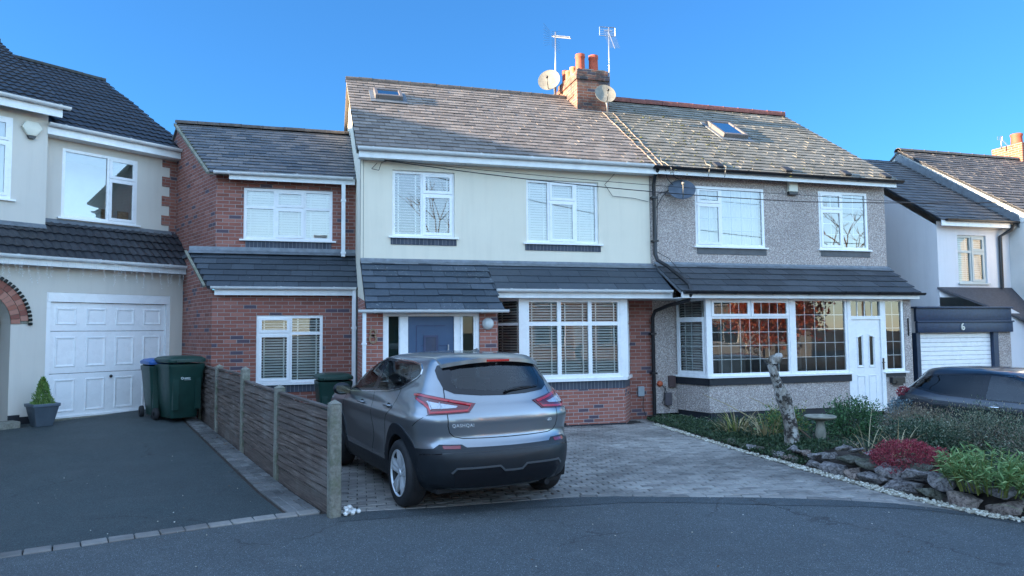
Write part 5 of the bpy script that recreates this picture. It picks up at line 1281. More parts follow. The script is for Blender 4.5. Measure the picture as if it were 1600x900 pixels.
# ============================================================ POT WITH CONIFER
PT = thing('plant_pot', (-4.33,13.98,gz(-4.3,14)), 'small yellow-green conifer in a square grey tapered pot beside the garage door', 'potted plant')
A = T(-4.33,13.98,gz(-4.3,14),R(37))
m = M(A); vs = []; 
for zz, f in ((0,.125),(.33,.19),(.33,.205),(.385,.21),(.385,.185),(.33,.175)): vs += [(-f,-f,zz),(f,-f,zz),(f,f,zz),(-f,f,zz)]
m.add(vs, [(3,2,1,0)]+[(4*i+j,4*i+(j+1) % 4,4*i+4+(j+1) % 4,4*i+4+j) for i in range(5) for j in range(4)]); bevel(m.build('pot', 'slategrey', PT), .006)
m = M(A); m.add([(-.18,-.18,.335),(.18,-.18,.335),(.18,.18,.335),(-.18,.18,.335)], [(0,1,2,3)]); m.build('compost', 'soil', PT)

# ============================================================ LEAFY THINGS
def leaves(name, parent, mat, n, fpos, size, seed, asp=.5, up=.0, F=None, curl=.15):
    """n small bent leaf faces; fpos(rng) gives position, outward direction"""
    g = np.random.default_rng(seed); P, D = fpos(g, n); n = len(P)
    D = D/np.maximum(np.linalg.norm(D, axis=1, keepdims=True), 1e-6)
    rv = g.normal(size=(n, 3)); T1 = D*(1.0)+rv*.75; T1[:, 2] += up; T1 /= np.linalg.norm(T1, axis=1, keepdims=True)
    S = np.cross(T1, g.normal(size=(n, 3))); S /= np.linalg.norm(S, axis=1, keepdims=True); N = np.cross(T1, S)
    s = (g.uniform(size[0], size[1], n))[:, None]; w_ = s*asp
    a = P; b = P+T1*s*.5+S*w_*.5+N*s*curl*.3; c = P+T1*s; d = P+T1*s*.5-S*w_*.5+N*s*curl*.3
    V = np.stack([a, b, c, d], 1).reshape(-1, 3)
    o0 = np.array(rootloc(parent)) if parent else np.zeros(3)
    me = bpy.data.meshes.new(name); me.vertices.add(4*n); me.vertices.foreach_set('co', (V-o0).astype(np.float32).ravel())
    me.loops.add(4*n); me.polygons.add(n); me.loops.foreach_set('vertex_index', np.arange(4*n, dtype=np.int32)); me.polygons.foreach_set('loop_start', np.arange(0, 4*n, 4, dtype=np.int32))
    try: me.polygons.foreach_set('loop_total', np.full(n, 4, np.int32))
    except Exception: pass
    me.update(calc_edges=True); me.validate(); me.materials.append(MT[mat] if isinstance(mat, str) else mat)
    o = bpy.data.objects.new(name, me); col.objects.link(o)
    if parent: o.parent = parent
    return o
def blob(c, r, lump=.25, k=3.1, inner=.35, seed=0, zmin=None, power=.5, clump=.45):
    """points in an uneven, clumpy ellipsoid"""
    c = np.array(c); r = np.array(r)
    def f(g, n):
        d = g.normal(size=(int(n*2.2), 3)); d /= np.linalg.norm(d, axis=1, keepdims=True)
        q = np.array([noise.noise(Vector((x*k+seed, y*k, z*k))) for x, y, z in d])
        q2 = np.array([noise.noise(Vector((x*k*2.7+seed, y*k*2.7+9, z*k*2.7))) for x, y, z in d])
        rad = (inner+(1-inner)*g.random(len(d))**power)*(1+lump*q*1.6+lump*q2)
        keep = (q2+g.random(len(d))*.9 > -.02+clump*.3)
        P = c+d*r*rad[:, None]; 
        if zmin is not None: keep &= P[:, 2] > zmin
        P, d = P[keep][:n], d[keep][:n]
        return P, d
    return f
def shrub(name, loc, label, cat, mats, n, r, size, seed, stems=7, asp=.5, up=.2, zmin=None, stemcol='twig', lump=.25, parts=('foliage','stem'), cz=None, group=None, inner=.35, clump=.45):
    S = thing(name, loc, label, cat, group); c = (loc[0], loc[1], loc[2]+(cz if cz is not None else r[2]*.75))
    for i, mt in enumerate(mats):
        leaves(parts[0], S, mt, n//len(mats), blob(c, r, seed=seed+i*3, zmin=loc[2]+.02 if zmin is None else zmin, lump=lump, inner=inner, clump=clump), size, seed+i, asp, up)
    g = random.Random(seed); m = M()
    for i in range(stems):
        a = g.uniform(0, 6.28); e = g.uniform(.3,.9); x1, y1 = c[0]+math.cos(a)*r[0]*e, c[1]+math.sin(a)*r[1]*e; z1 = c[2]+g.uniform(-.1,.8)*r[2]*.9
        P0 = Vector((loc[0]+g.uniform(-.05,.05), loc[1]+g.uniform(-.05,.05), loc[2]-.02)); P1 = Vector((x1, y1, z1)); mid = (P0+P1)/2+Vector((g.uniform(-.05,.05), g.uniform(-.05,.05), .06))
        m.tube([P0, mid, P1], [.009,.006,.002], 5)
    m.build(parts[1], stemcol, S); return S
MT['twig'] = plain('twig_bark', (.11,.075,.05), .9, .3)
MT['lf_green'] = leaf_mat('evergreen_leaf', (.035,.095,.04), (.07,.18,.065), (.13,.27,.10))
MT['lf_dark'] = leaf_mat('dark_leaf', (.018,.042,.024), (.038,.080,.042), (.075,.125,.065))
MT['lf_olive'] = leaf_mat('olive_dry_leaf', (.12,.11,.06), (.27,.235,.14), (.45,.39,.26))
MT['lf_grey'] = leaf_mat('grey_green_leaf', (.07,.10,.065), (.17,.21,.13), (.34,.36,.26))
MT['lf_brown'] = leaf_mat('brown_seed_head', (.13,.09,.065), (.26,.19,.14), (.40,.32,.25))
MT['lf_red'] = leaf_mat('crimson_heather', (.16,.012,.03), (.34,.03,.06), (.50,.09,.12))
MT['lf_lime'] = leaf_mat('lime_green_leaf', (.10,.20,.045), (.17,.31,.07), (.34,.46,.14))
MT['lf_bamboo'] = leaf_mat('long_green_leaf', (.10,.19,.06), (.20,.34,.12), (.42,.50,.22))
MT['lf_yel'] = leaf_mat('yellow_green_leaf', (.12,.14,.03), (.20,.22,.05), (.30,.30,.08))
MT['lf_straw'] = leaf_mat('straw_blade', (.26,.19,.085), (.42,.33,.17), (.52,.45,.28), .7, .15)
MT['lf_cover'] = leaf_mat('ground_cover_leaf', (.022,.048,.026), (.048,.09,.042), (.10,.15,.07))
MT['lf_redtree'] = leaf_mat('autumn_red_leaf', (.30,.045,.02), (.48,.08,.03), (.60,.20,.08))
MT['lf_redd'] = leaf_mat('dusky_crimson_heather', (.14,.014,.028), (.34,.035,.06), (.50,.12,.13))
# conifer in the pot
def cone(c, r0, h):
    def f(g, n):
        z = g.random(n)**1.4; a = g.random(n)*6.283; rr = r0*(1-z)**.75*(.35+.65*g.random(n)**.5)*(1+.18*np.sin(a*5+z*9))
        P = np.stack([c[0]+rr*np.cos(a), c[1]+rr*np.sin(a), c[2]+z*h], 1); D = np.stack([np.cos(a)*.5, np.sin(a)*.5, np.full(n, 1.0)], 1); return P, D
    return f
zc = gz(-4.3,14)+.33
leaves('conifer', PT, 'lf_lime', 2600, cone((-4.33,13.98,zc), .165, .47), (.03,.06), 3, .28, .5)

# ============================================================ FRONT GARDEN of the pebbledash house
def bed_z(x, y): 
    e = 6.28+max(0, y-10.2)*.07+max(0, 5.9-y)*.55
    c01 = lambda v: max(0, min(1, v))
    return gz(x, y)*c01((x-9.0)/.4)-.03*c01((x-9.2)/.2)-.03*c01((3.7-y)/.3)+c01((9.5-x)/.4)*c01((y-3.5)/.7)*max(0, min(1, (x-e)/.45))*(.20 if y < 7.5 else max(.03,.20-.06*(y-7.5)))+.03*noise.noise(Vector((x*2, y*2, 0)))*min(1, max(0, x-e))
xs = lin(6.05, 9.6, 34); ys = lin(3.4, 12.4, 60)
vs = [(x, y, bed_z(x, y)-.006 if x > 6.1 else -.02) for x in xs for y in ys]; n = len(ys)
m = M(); m.add(vs, [(i*n+j, (i+1)*n+j, (i+1)*n+j+1, i*n+j+1) for i in range(len(xs)-1) for j in range(n-1) if xs[i] < 9.7 or ys[j] > -3])
m.build('flower_bed', 'soil'); bpy.data.objects['flower_bed']['kind'] = 'structure'
m = M(); m.add([(9.3,2.0,.27),(14.5,-1.5,.27),(18,12.5,.27),(9.3,12.3,.27)], [(0,1,2,3)]) if False else None
# rocks: angular hulls
def rock_mesh(q, sx, sy, sz):
    bm = bmesh.new(); sk = q.uniform(-.35,.35); tw = q.uniform(-.3,.3)
    for i in range(13):
        v = Vector((q.uniform(-1,1), q.uniform(-1,1), q.uniform(-1,1)))
        k = max(abs(v.x), abs(v.y), abs(v.z)); v = v/k*q.uniform(.82,1.0)
        if abs(v.x)*abs(v.y)*abs(v.z) > .42: v *= .84
        bm.verts.new(Vector((v.x*sx+v.z*sk*sx*.4, v.y*sy, v.z*sz+v.x*tw*sz*.6)))
    bmesh.ops.convex_hull(bm, input=bm.verts)
    for v in [v for v in bm.verts if not v.link_faces]: bm.verts.remove(v)
    bmesh.ops.bevel(bm, geom=list(bm.edges), offset=min(sx,sy,sz)*.04, segments=1, affect='EDGES', profile=.5)
    bmesh.ops.triangulate(bm, faces=list(bm.faces))
    bmesh.ops.subdivide_edges(bm, edges=[e for e in bm.edges if e.calc_length() > .03], cuts=3, use_grid_fill=False)
    bmesh.ops.triangulate(bm, faces=list(bm.faces))
    o = Vector((q.random()*9, q.random()*9, 0))
    for v in bm.verts:
        c = v.co*16+o; d = Vector((noise.noise(c), noise.noise(c+Vector((5,0,0))), noise.noise(c+Vector((0,7,0)))))*.016
        c2 = Vector((v.co.x*6, v.co.y*6, v.co.z*45))+o; d += Vector((0,0,0))+v.co.normalized()*abs(noise.noise(c2))*-.014
        v.co += d
    me = bpy.data.meshes.new('rock'); bm.to_mesh(me); bm.free()
    return me
ORD = ['first','second','third','fourth','fifth','sixth','seventh','eighth','ninth','tenth','eleventh','twelfth','thirteenth','fourteenth','fifteenth','sixteenth','seventeenth','eighteenth','nineteenth','twentieth','twenty-first','twenty-second','twenty-third','twenty-fourth','twenty-fifth','twenty-sixth','twenty-seventh','twenty-eighth']
q = random.Random(41)
def rim(y): return 6.30+max(0, y-9.0)*.065+max(0, 6.2-y)*.16+max(0, 5.3-y)*.5
cnt = {}
def put_rock(x, y, z, sx, sy, sz, course, rot=None):
    me = rock_mesh(q, sx, sy, sz); mt = q.choice(['rock1','rock1','rock2','rock3'] if y < 8.6 else ['rock3','rock3','rock1']); me.materials.append(MT[mt])
    o = bpy.data.objects.new('rock', me); col.objects.link(o); o.location = (x, y, z); o.rotation_euler = (q.uniform(-.15,.15), q.uniform(-.15,.15), rot if rot is not None else q.uniform(-.5,.5)+R(90))
    k = cnt.get(course, 0); cnt[course] = k+1
    c_ = {'rock1':'grey','rock2':'brownish','rock3':'mossy'}[mt]; sz_ = 'large' if max(sx,sy) > .2 else ('small' if max(sx,sy) < .13 else 'medium')
    tag(o, f'{sz_} {c_} rock, {ORD[k]} from the road in the {course} course of the garden edging', 'rock', 'rocks edging the front garden')
y = 4.15; k = 0
while y < 9.9:
    f_ = (1.25 if y < 6.4 else 1.1) if y < 7.6 else .70; L_ = q.uniform(.10,.20)*f_; put_rock(rim(y)-.01+q.uniform(-.03,.03), y+L_, .055, L_*1.05, .12*f_, q.uniform(.06,.085)*f_, 'bottom'); y += L_*1.85
y = 4.3
while y < 8.4:
    f_ = (1.25 if y < 6.4 else 1.1) if y < 7.6 else .75; L_ = q.uniform(.10,.19)*f_; put_rock(rim(y)+.09+q.uniform(-.03,.03), y+L_, .185*(1 if y < 7.6 else .85), L_*1.05, .12*f_, q.uniform(.05,.07)*f_, 'middle'); y += L_*1.9
y = 4.4
while y < 7.5:
    L_ = q.uniform(.08,.15); put_rock(rim(y)+.20+q.uniform(-.04,.05), y+L_, .285, L_*1.1, .10, q.uniform(.035,.055), 'top'); y += L_*2.3
put_rock(6.55, 4.45, .20, .17, .15, .18, 'corner', .3)
# cream gravel along the foot of the rocks
q = random.Random(8); m = M()
for i in range(2600):
    y = q.uniform(4.6, 12.3); wd = .17 if y < 8 else .12; x = rim(y)-.10-q.random()**.8*wd-(.0 if y > 5.6 else 0); 
    if y > 8.6 and q.random() < .35: continue
    pebble(m, x, y, .012+q.uniform(0,.014), q.uniform(.009,.019), q)
tag(m.build('gravel', 'gravel', None), 'strip of cream gravel between the block paving and the garden rocks', 'gravel', kind='stuff')
# ground cover
def strip(y0, y1, x0f, w_, z0, dz):
    def f(g, n):
        y = g.uniform(y0, y1, n); t_ = g.random(n); x = np.array([x0f(v) for v in y])+t_*w_; z = z0+dz*g.random(n)*(.5+.5*np.sin(y*5+x*7)**2)
        return np.stack([x, y, z], 1), np.stack([np.zeros(n)-.2, np.zeros(n)-.3, np.ones(n)], 1)
    return f
def ivy(g, n):
    y = g.uniform(8.0, 12.9, n); x = np.array([rim(v) for v in y])-.10+g.random(n)*(.75+.03*(12.9-y)); z = .02+np.array([bed_z(a, b) for a, b in zip(x, y)])+.07*g.random(n)*(.4+.6*np.abs(np.sin(y*3.1+x*5)))
    return np.stack([x, y, z], 1), np.stack([np.full(n, -.3), np.full(n, -.4), np.ones(n)], 1)
tag(leaves('ground_cover', None, 'lf_cover', 15000, ivy, (.025,.05), 5, .6, .2), 'low dark green ground cover spreading along the garden edge', 'ground cover', kind='stuff')
def cov2(g, n):
    y = g.uniform(4.8, 12.1, n); x = 6.9+g.random(n)*2.6; z = .02+np.array([bed_z(a, b) for a, b in zip(x, y)])+.08*g.random(n)
    return np.stack([x, y, z], 1), np.stack([np.zeros(n), np.zeros(n), np.ones(n)], 1)
tag(leaves('ground_cover', None, 'lf_dark', 9000, cov2, (.03,.06), 6, .6, .2), 'sparse low plants covering the soil behind the rocks', 'ground cover', kind='stuff')
def blades(name, par, mat, c, n, L_, r, w_, seed, droop=.6, lean=(0,0)):
    g = random.Random(seed); m = M()
    for i in range(n):
        a = g.uniform(0, 6.28); rr = r*g.random(); b = Vector((c[0]+math.cos(a)*rr, c[1]+math.sin(a)*rr, c[2])); l = g.uniform(*L_); el = g.uniform(.5,1.35)
        d = Vector((math.cos(a)*math.cos(el)+lean[0], math.sin(a)*math.cos(el)+lean[1], math.sin(el))).normalized(); S = d.cross(Vector((0,0,1))).normalized()*w_/2
        P = []; p = b; k = 6
        for j in range(k+1):
            P.append(p.copy()); p = p+d*l/k; d = (d+Vector((0,0,-droop*2.2/k*(j/k+.2)))).normalized()
        vs = []
        for j, pp in enumerate(P): t_ = 1-(j/k)**2*.9; vs += [pp-S*t_, pp+S*t_]
        m.add(vs, [(2*j, 2*j+1, 2*j+3, 2*j+2) for j in range(k)])
    return m.build(name, mat, par)
def tuft(x, y, label, n, L_, seed, mats=('lf_straw',), w_=.012, r=.12, droop=.9, name='ornamental_grass', lean=(0,0)):
    z = bed_z(x, y); S = thing(name, (x, y, z), label, 'grass tuft')
    for i, mt in enumerate(mats): blades('blades', S, mt, (x, y, z), n//len(mats), L_, r, w_, seed+i, droop, lean)
    return S
tuft(6.95, 10.55, 'straw-yellow grass tuft drooping in front of the black plinth, left one', 90, (.28,.6), 1, ('lf_straw','lf_straw','lf_yel'), r=.26, w_=.018)
tuft(6.95, 9.75, 'straw-yellow grass tuft beside the dead trunk', 110, (.28,.58), 2, ('lf_straw','lf_straw','lf_cover'), r=.26, w_=.018)
tuft(6.85, 7.55, 'dry straw blades arching over the rocks left of the red heather', 34, (.35,.65), 4, ('lf_straw','lf_olive'), r=.16, lean=(-.2,-.1))
tuft(6.95, 7.15, 'tall pale straw blades rising behind the red heather', 18, (.40,.62), 6, ('lf_straw',), r=.12, w_=.016)
tuft(6.5, 4.95, 'small green strap leaves at the right end of the rocks', 24, (.25,.45), 8, ('lf_bamboo',), r=.08, w_=.02)
# shrubs 
zb = .24
shrub('yellow_shrub', (7.30,9.75,.1), 'yellow-green shrub just behind the dead tree trunk', 'shrub', ['lf_yel','lf_green'], 1500, (.36,.3,.26), (.04,.075), 3, asp=.35, stems=9, lump=.5, clump=.9)
shrub('evergreen_shrub', (7.92,8.95,.12), 'bright green small-leaved shrub in front of the white front door', 'shrub', ['lf_green','lf_green','lf_dark'], 8000, (.38,.38,.33), (.022,.042), 7, stems=12, lump=.4, asp=.55, cz=.26)
shrub('dry_shrub', (8.55,8.45,.12), 'brownish wispy shrub right of the bright green one', 'shrub', ['lf_olive','lf_brown','lf_brown','lf_olive'], 9500, (.52,.5,.30), (.018,.045), 17, stems=40, lump=.35, asp=.22, up=.7, cz=.22)
shrub('dark_shrub', (7.75,7.55,.12), 'dense dark green shrub behind the red heather', 'shrub', ['lf_dark','lf_dark','lf_grey'], 9000, (.52,.48,.28), (.02,.042), 27, stems=12, lump=.3, cz=.20)
shrub('grey_shrub', (8.35,7.15,.12), 'grey-green twiggy shrub in front of the dark parked car', 'shrub', ['lf_grey','lf_olive','lf_dark','lf_grey'], 12000, (.62,.60,.38), (.018,.04), 37, stems=46, lump=.38, asp=.3, up=.5, cz=.26)
shrub('grey_shrub', (8.15,6.15,.12), 'grey-green shrub at the right edge, nearest the road', 'shrub', ['lf_grey','lf_dark','lf_brown'], 9000, (.55,.60,.36), (.018,.04), 47, stems=26, lump=.38, asp=.35, up=.4, cz=.22)
shrub('blue_shrub', (9.45,9.55,.1), 'blue-grey leafy plant beside the rear of the dark parked car', 'shrub', [leaf_mat('blue_grey_leaf', (.10,.16,.19), (.16,.24,.28), (.24,.33,.36))], 2400, (.24,.24,.26), (.03,.055), 51, stems=8, cz=.28)
shrub('red_flower', (9.55,9.62,.1), 'small crimson flower head by the tail of the dark parked car', 'flower', ['lf_red'], 500, (.11,.11,.09), (.02,.04), 53, stems=3, cz=.63)
shrub('heather_mound', (6.66,6.68,.16), 'crimson heather mound spilling over the grey rocks', 'heather', ['lf_redd'], 9000, (.40,.42,.20), (.014,.030), 57, stems=4, cz=.13, lump=.16, asp=.45, up=.5, inner=.6, clump=.2)
# long-leaved plant
S = thing('bamboo_plant', (6.55,5.62,.16), 'bushy plant with long pale green pointed leaves above the rocks', 'shrub')
g = random.Random(4); m = M()
lv = M()
for i in range(120):
    a = g.uniform(0, 6.28); rr = .34*g.random()**.6; b = Vector((6.55+math.cos(a)*rr*.85, 5.62+math.sin(a)*rr*1.05, .16)); h = g.uniform(.28,.56)*(1-.45*rr/.34); tp = b+Vector((math.cos(a)*.12, math.sin(a)*.12, h)); m.tube([b, (b+tp)/2+Vector((0,0,.02)), tp], [.006,.004,.002], 5)
    for j in range(15):
        f_ = g.uniform(.35,1.0); p = b.lerp(tp, f_); aa = g.uniform(0, 6.28); el = g.uniform(-.1,1.0); d = Vector((math.cos(aa)*math.cos(el), math.sin(aa)*math.cos(el), math.sin(el))); l = g.uniform(.07,.14); Sv = d.cross(Vector((g.gauss(0,.3),g.gauss(0,.3),1))).normalized()*g.uniform(.007,.012)
        lv.add([p, p+d*l*.35+Sv, p+d*l-Vector((0,0,.015)), p+d*l*.35-Sv], [(0,1,2,3)])
m.build('stem', 'lf_yel', S); lv.build('leaves', 'lf_bamboo', S)
# dead trunk
TK = thing('dead_tree', (6.72,8.80,.1), 'bare pale dead tree trunk with a knotted broken top in the front garden', 'dead tree')
from math import sin, cos
path = [(6.73,8.80,.02),(6.72,8.80,.14),(6.69,8.80,.37),(6.64,8.81,.64),(6.585,8.81,.82),(6.55,8.82,.92),(6.47,8.82,1.10),(6.415,8.81,1.265),(6.43,8.80,1.36)]
rad = [.125,.100,.088,.090,.108,.088,.068,.066,.07]
def knotty(path, rad, n=28, sub=9, seed=1, amp=.16):
    P = [Vector(p) for p in path]; vs = []; k = 0; rows = (len(P)-1)*sub+1
    for i in range(rows):
        t_ = i/sub; a = min(int(t_), len(P)-2); f_ = t_-a; p = P[a].lerp(P[a+1], f_); r_ = rad[a]+(rad[a+1]-rad[a])*f_
        for j in range(n):
            an = 6.2832*j/n; d = Vector((cos(an), sin(an), 0)); w_ = 1+amp*noise.noise(Vector((cos(an)*1.8+seed, sin(an)*1.8, p.z*3)))*1.5+amp*.8*noise.noise(Vector((cos(an)*5, sin(an)*5+seed, p.z*2.2)))
            vs.append(p+d*r_*w_)
    fs = [(i*n+j, i*n+(j+1) % n, (i+1)*n+(j+1) % n, (i+1)*n+j) for i in range(rows-1) for j in range(n)]+[tuple(range((rows-1)*n, rows*n))]
    return vs, fs
m = M(); m.add(*knotty(path, rad)); 
vs, fs = knotty([(6.42,8.80,1.30),(6.48,8.80,1.40),(6.53,8.79,1.45)], [.080,.085,.03], seed=5, amp=.3); m.add(vs, fs)
vs, fs = knotty([(6.44,8.80,1.27),(6.34,8.78,1.34),(6.26,8.76,1.35)], [.055,.042,.015], seed=7, amp=.3); m.add(vs, fs)
t = NT('dead_bark'); mp = t.n('Mapping'); t.set(mp.inputs[0], t.pos()); mp.inputs['Scale'].default_value = (9, 9, 4)
nn_ = t.noise(1.0, 6, .72, vec=mp.outputs[0]); crk = t.voro(2.2, vec=mp.outputs[0], feature='DISTANCE_TO_EDGE')
c = t.ramp(nn_, [(.30, (.06,.045,.035)), (.45, (.24,.215,.18)), (.60, (.46,.44,.40)), (.75, (.60,.59,.55))])
c = t.mix(t.ramp(t.noise(9, 5, .75), [(.50, 0.0), (.56, .95)]), c, (.030,.022,.018))
m.build('trunk', t.fin(c, .9, t.bump(nn_, .9, .03)), TK, smooth=True)
m = M(T(6.435,8.735,1.31,rx=R(90),rz=0)); m.lathe([(.012,-.02),(.018,.004),(.03,.01),(.037,.0),(.04,-.03)], 14); m.build('knot_hole', 'blackpaint', TK, smooth=True)
m = M(); m.tube([(6.80,8.76,.36),(6.92,8.68,.24),(6.97,8.60,.10)], [.012,.009,.006], 6); m.build('broken_twig', 'twig', TK, smooth=True)
# bird bath
BB = thing('bird_bath', (7.10,8.68,.1), 'mossy stone bird bath on a fluted baluster pedestal', 'bird bath')
m = M(T(7.10,8.68,.08) @ Matrix.Diagonal((.82,.82,.86,1))); m.lathe([(.0,0),(.15,0),(.15,.05),(.10,.07),(.065,.10),(.06,.14),(.085,.20),(.092,.25),(.08,.32),(.062,.42),(.07,.44),(.075,.46)], 24); m.build('pedestal', 'birdstone', BB, smooth=True)
m = M(T(7.10,8.68,.47) @ Matrix.Diagonal((.84,.84,.86,1))); m.lathe([(.0,0),(.08,.005),(.20,.04),(.255,.062),(.262,.08),(.25,.092),(.225,.082),(.16,.05),(.0,.045)], 36); m.build('bowl', 'birdstone', BB, smooth=True)
m = M(T(7.38,8.62,-.07)); tag(bevel(M_box := (lambda: (m.bbox(-.28,.28,-.22,.2,.16,.235,.01), m.build('stone_slab', 'rock2'))[1])(), .01), 'flat stone slab beside the foot of the bird bath', 'paving slab')
m = M(); m.add([(6.62,12.0,.03),(7.35,11.8,.03),(7.3,13.0,.05),(6.70,13.0,.05),(6.62,12.0,.07),(7.35,11.8,.07),(7.3,13.0,.09),(6.70,13.0,.09)], [(4,5,6,7),(0,1,5,4),(1,2,6,5),(3,0,4,7)]); struct(m.build('path', 'concrete'))
# litter of small twigs and stalks by the black plinth
cable_ = [((6.95,11.6,.62),(7.3,10.6,.28)),((7.8,11.4,.55),(7.95,10.5,.25))]
for k, (a, b) in enumerate(cable_):
    m = M(); m.tube([a, ((a[0]+b[0])/2,(a[1]+b[1])/2,(a[2]+b[2])/2+.03), b], [.004,.007,.009], 6); tag(m.build('dry_stalk', 'lf_straw'), ['long dry stalk leaning on the black plinth, left one','long dry stalk leaning on the black plinth, right one'][k], 'stalk')
# red-leaved tree and a bare tree across the road (seen in the glass)
def tree(loc, label, h, r, mat, n, seed, name):
    S = thing(name, loc, label, 'tree'); g = random.Random(seed); m = M()
    def br(p, d, l, rad_, lv_):
        e = p+d*l; m.tube([p, (p+e)/2+Vector((g.gauss(0,.05),g.gauss(0,.05),0))*l, e], [rad_, rad_*.8, rad_*.55], 6)
        if lv_ == 0: return
        for i in range(3 if lv_ > 1 else 4):
            dd = (d+Vector((g.gauss(0,.55), g.gauss(0,.55), g.gauss(.1,.35)))).normalized(); br(e, dd, l*g.uniform(.6,.8), rad_*.55, lv_-1)
    br(Vector(loc), Vector((0,0,1)), h*.3, .14, 4); m.build('trunk', 'twig', S)
    if n: leaves('crown', S, mat, n, blob((loc[0], loc[1], loc[2]+h*.62), r, lump=.4, k=2.2, inner=.25), (.10,.2), seed, .6)
tree((19.4,-1.5,0), 'red-leaved tree on the near side of the road, far to the right of the camera', 4.2, (1.9,1.9,1.7), 'lf_redtree', 7000, 3, 'autumn_tree')
tree((6.0,-9,0), 'tall bare tree across the road, facing the cream house', 11, (2,2,2), None, 0, 5, 'bare_tree')
tree((30.0,-8,0), 'tall bare tree across the road, far to the right', 11, (2,2,2), None, 0, 9, 'bare_tree')

# litter on the ground: pale grit and a few dead leaves
q = random.Random(77); m = M()
for i in range(170):
    x, y = q.uniform(-3,6.5), q.uniform(2.5,11); 
    if x > 6.0: continue
    pebble(m, x, y, gz(x, y)+.008, q.uniform(.003,.008), q)
tag(m.build('grit', 'gravel'), 'scattered pale grit lying on the asphalt', 'grit', kind='stuff')
m = M()
for i in range(150):
    t_ = q.random(); 
    if t_ < .45: y = q.uniform(7.5,14); x = lx(y)-.06-q.random()*.12
    elif t_ < .7: y = q.uniform(5,11); x = rim(y)-.25-q.random()*.4
    else: x, y = q.uniform(-2.5,6), q.uniform(3.5,11)
    z = gz(x, y)+.012; s_ = q.uniform(.008,.022); A = T(x, y, z, q.uniform(0,6), q.uniform(-.4,.4), q.uniform(-.4,.4))
    m.add([(-s_,0,0),(0,-s_*.5,.003),(s_,0,0),(0,s_*.5,.004)], [(0,1,2,3)], A)
tag(m.build('fallen_leaves', leaf_mat('brown_dead_leaf', (.06,.035,.02), (.14,.08,.04), (.26,.17,.08))), 'small dead leaves and moss crumbs along the drive edges', 'leaves', kind='stuff')
# ============================================================ CARS
def interp(tab, z):
    """smooth table lookup: rows (z, a, b, ...)"""
    if z <= tab[0][0]: return tab[0][1:]
    for i in range(len(tab)-1):
        a, b = tab[i], tab[i+1]
        if z <= b[0]:
            t_ = (z-a[0])/(b[0]-a[0]); out = []
            for k in range(1, len(a)):
                # monotone-ish hermite
                h = b[0]-a[0]; s_ = (b[k]-a[k])/h
                s0 = s_ if i == 0 else ((a[k]-tab[i-1][k])/(a[0]-tab[i-1][0])+s_)/2
                s1 = s_ if i+2 >= len(tab) else ((tab[i+2][k]-b[k])/(tab[i+2][0]-b[0])+s_)/2
                if s_ == 0: s0 = s1 = 0
                else:
                    if s0/s_ < 0: s0 = 0
                    if s1/s_ < 0: s1 = 0
                    s0 = max(-3*abs(s_), min(3*abs(s_), s0)); s1 = max(-3*abs(s_), min(3*abs(s_), s1))
                out.append((2*t_**3-3*t_**2+1)*a[k]+(t_**3-2*t_**2+t_)*h*s0+(-2*t_**3+3*t_**2)*b[k]+(t_**3-t_**2)*h*s1)
            return tuple(out)
    return tab[-1][1:]
def sstep(a, b, x): t_ = max(0, min(1, (x-a)/(b-a))); return t_*t_*(3-2*t_)
def paint(name, c, rough=.32, metal=.75):
    t = NT(name); fl = t.noise(900, 2); cc = t.mix(t.math('MULTIPLY', fl, .35), tuple(x*.8 for x in c), tuple(x*1.25 for x in c))
    dirt = t.ramp(t.noise(3.5, 5, .7), [(.5, 0.0), (.8, .07)]); z = t.n('SeparateXYZ'); t.set(z.inputs[0], t.pos())
    low = t.ramp(t.math('MULTIPLY', z.outputs[2], 1.0), [(.25, .5), (.65, .0)])
    dd = t.math('MAXIMUM', dirt, t.math('MULTIPLY', low, t.noise(6, 4)))
    cc = t.mix(dd, cc, (.13,.125,.12)); b = t.b
    return t.fin(cc, t.math('MULTIPLY_ADD', dd, .35, rough), Metallic=metal, Coat_Weight=.9, Coat_Roughness=.04)
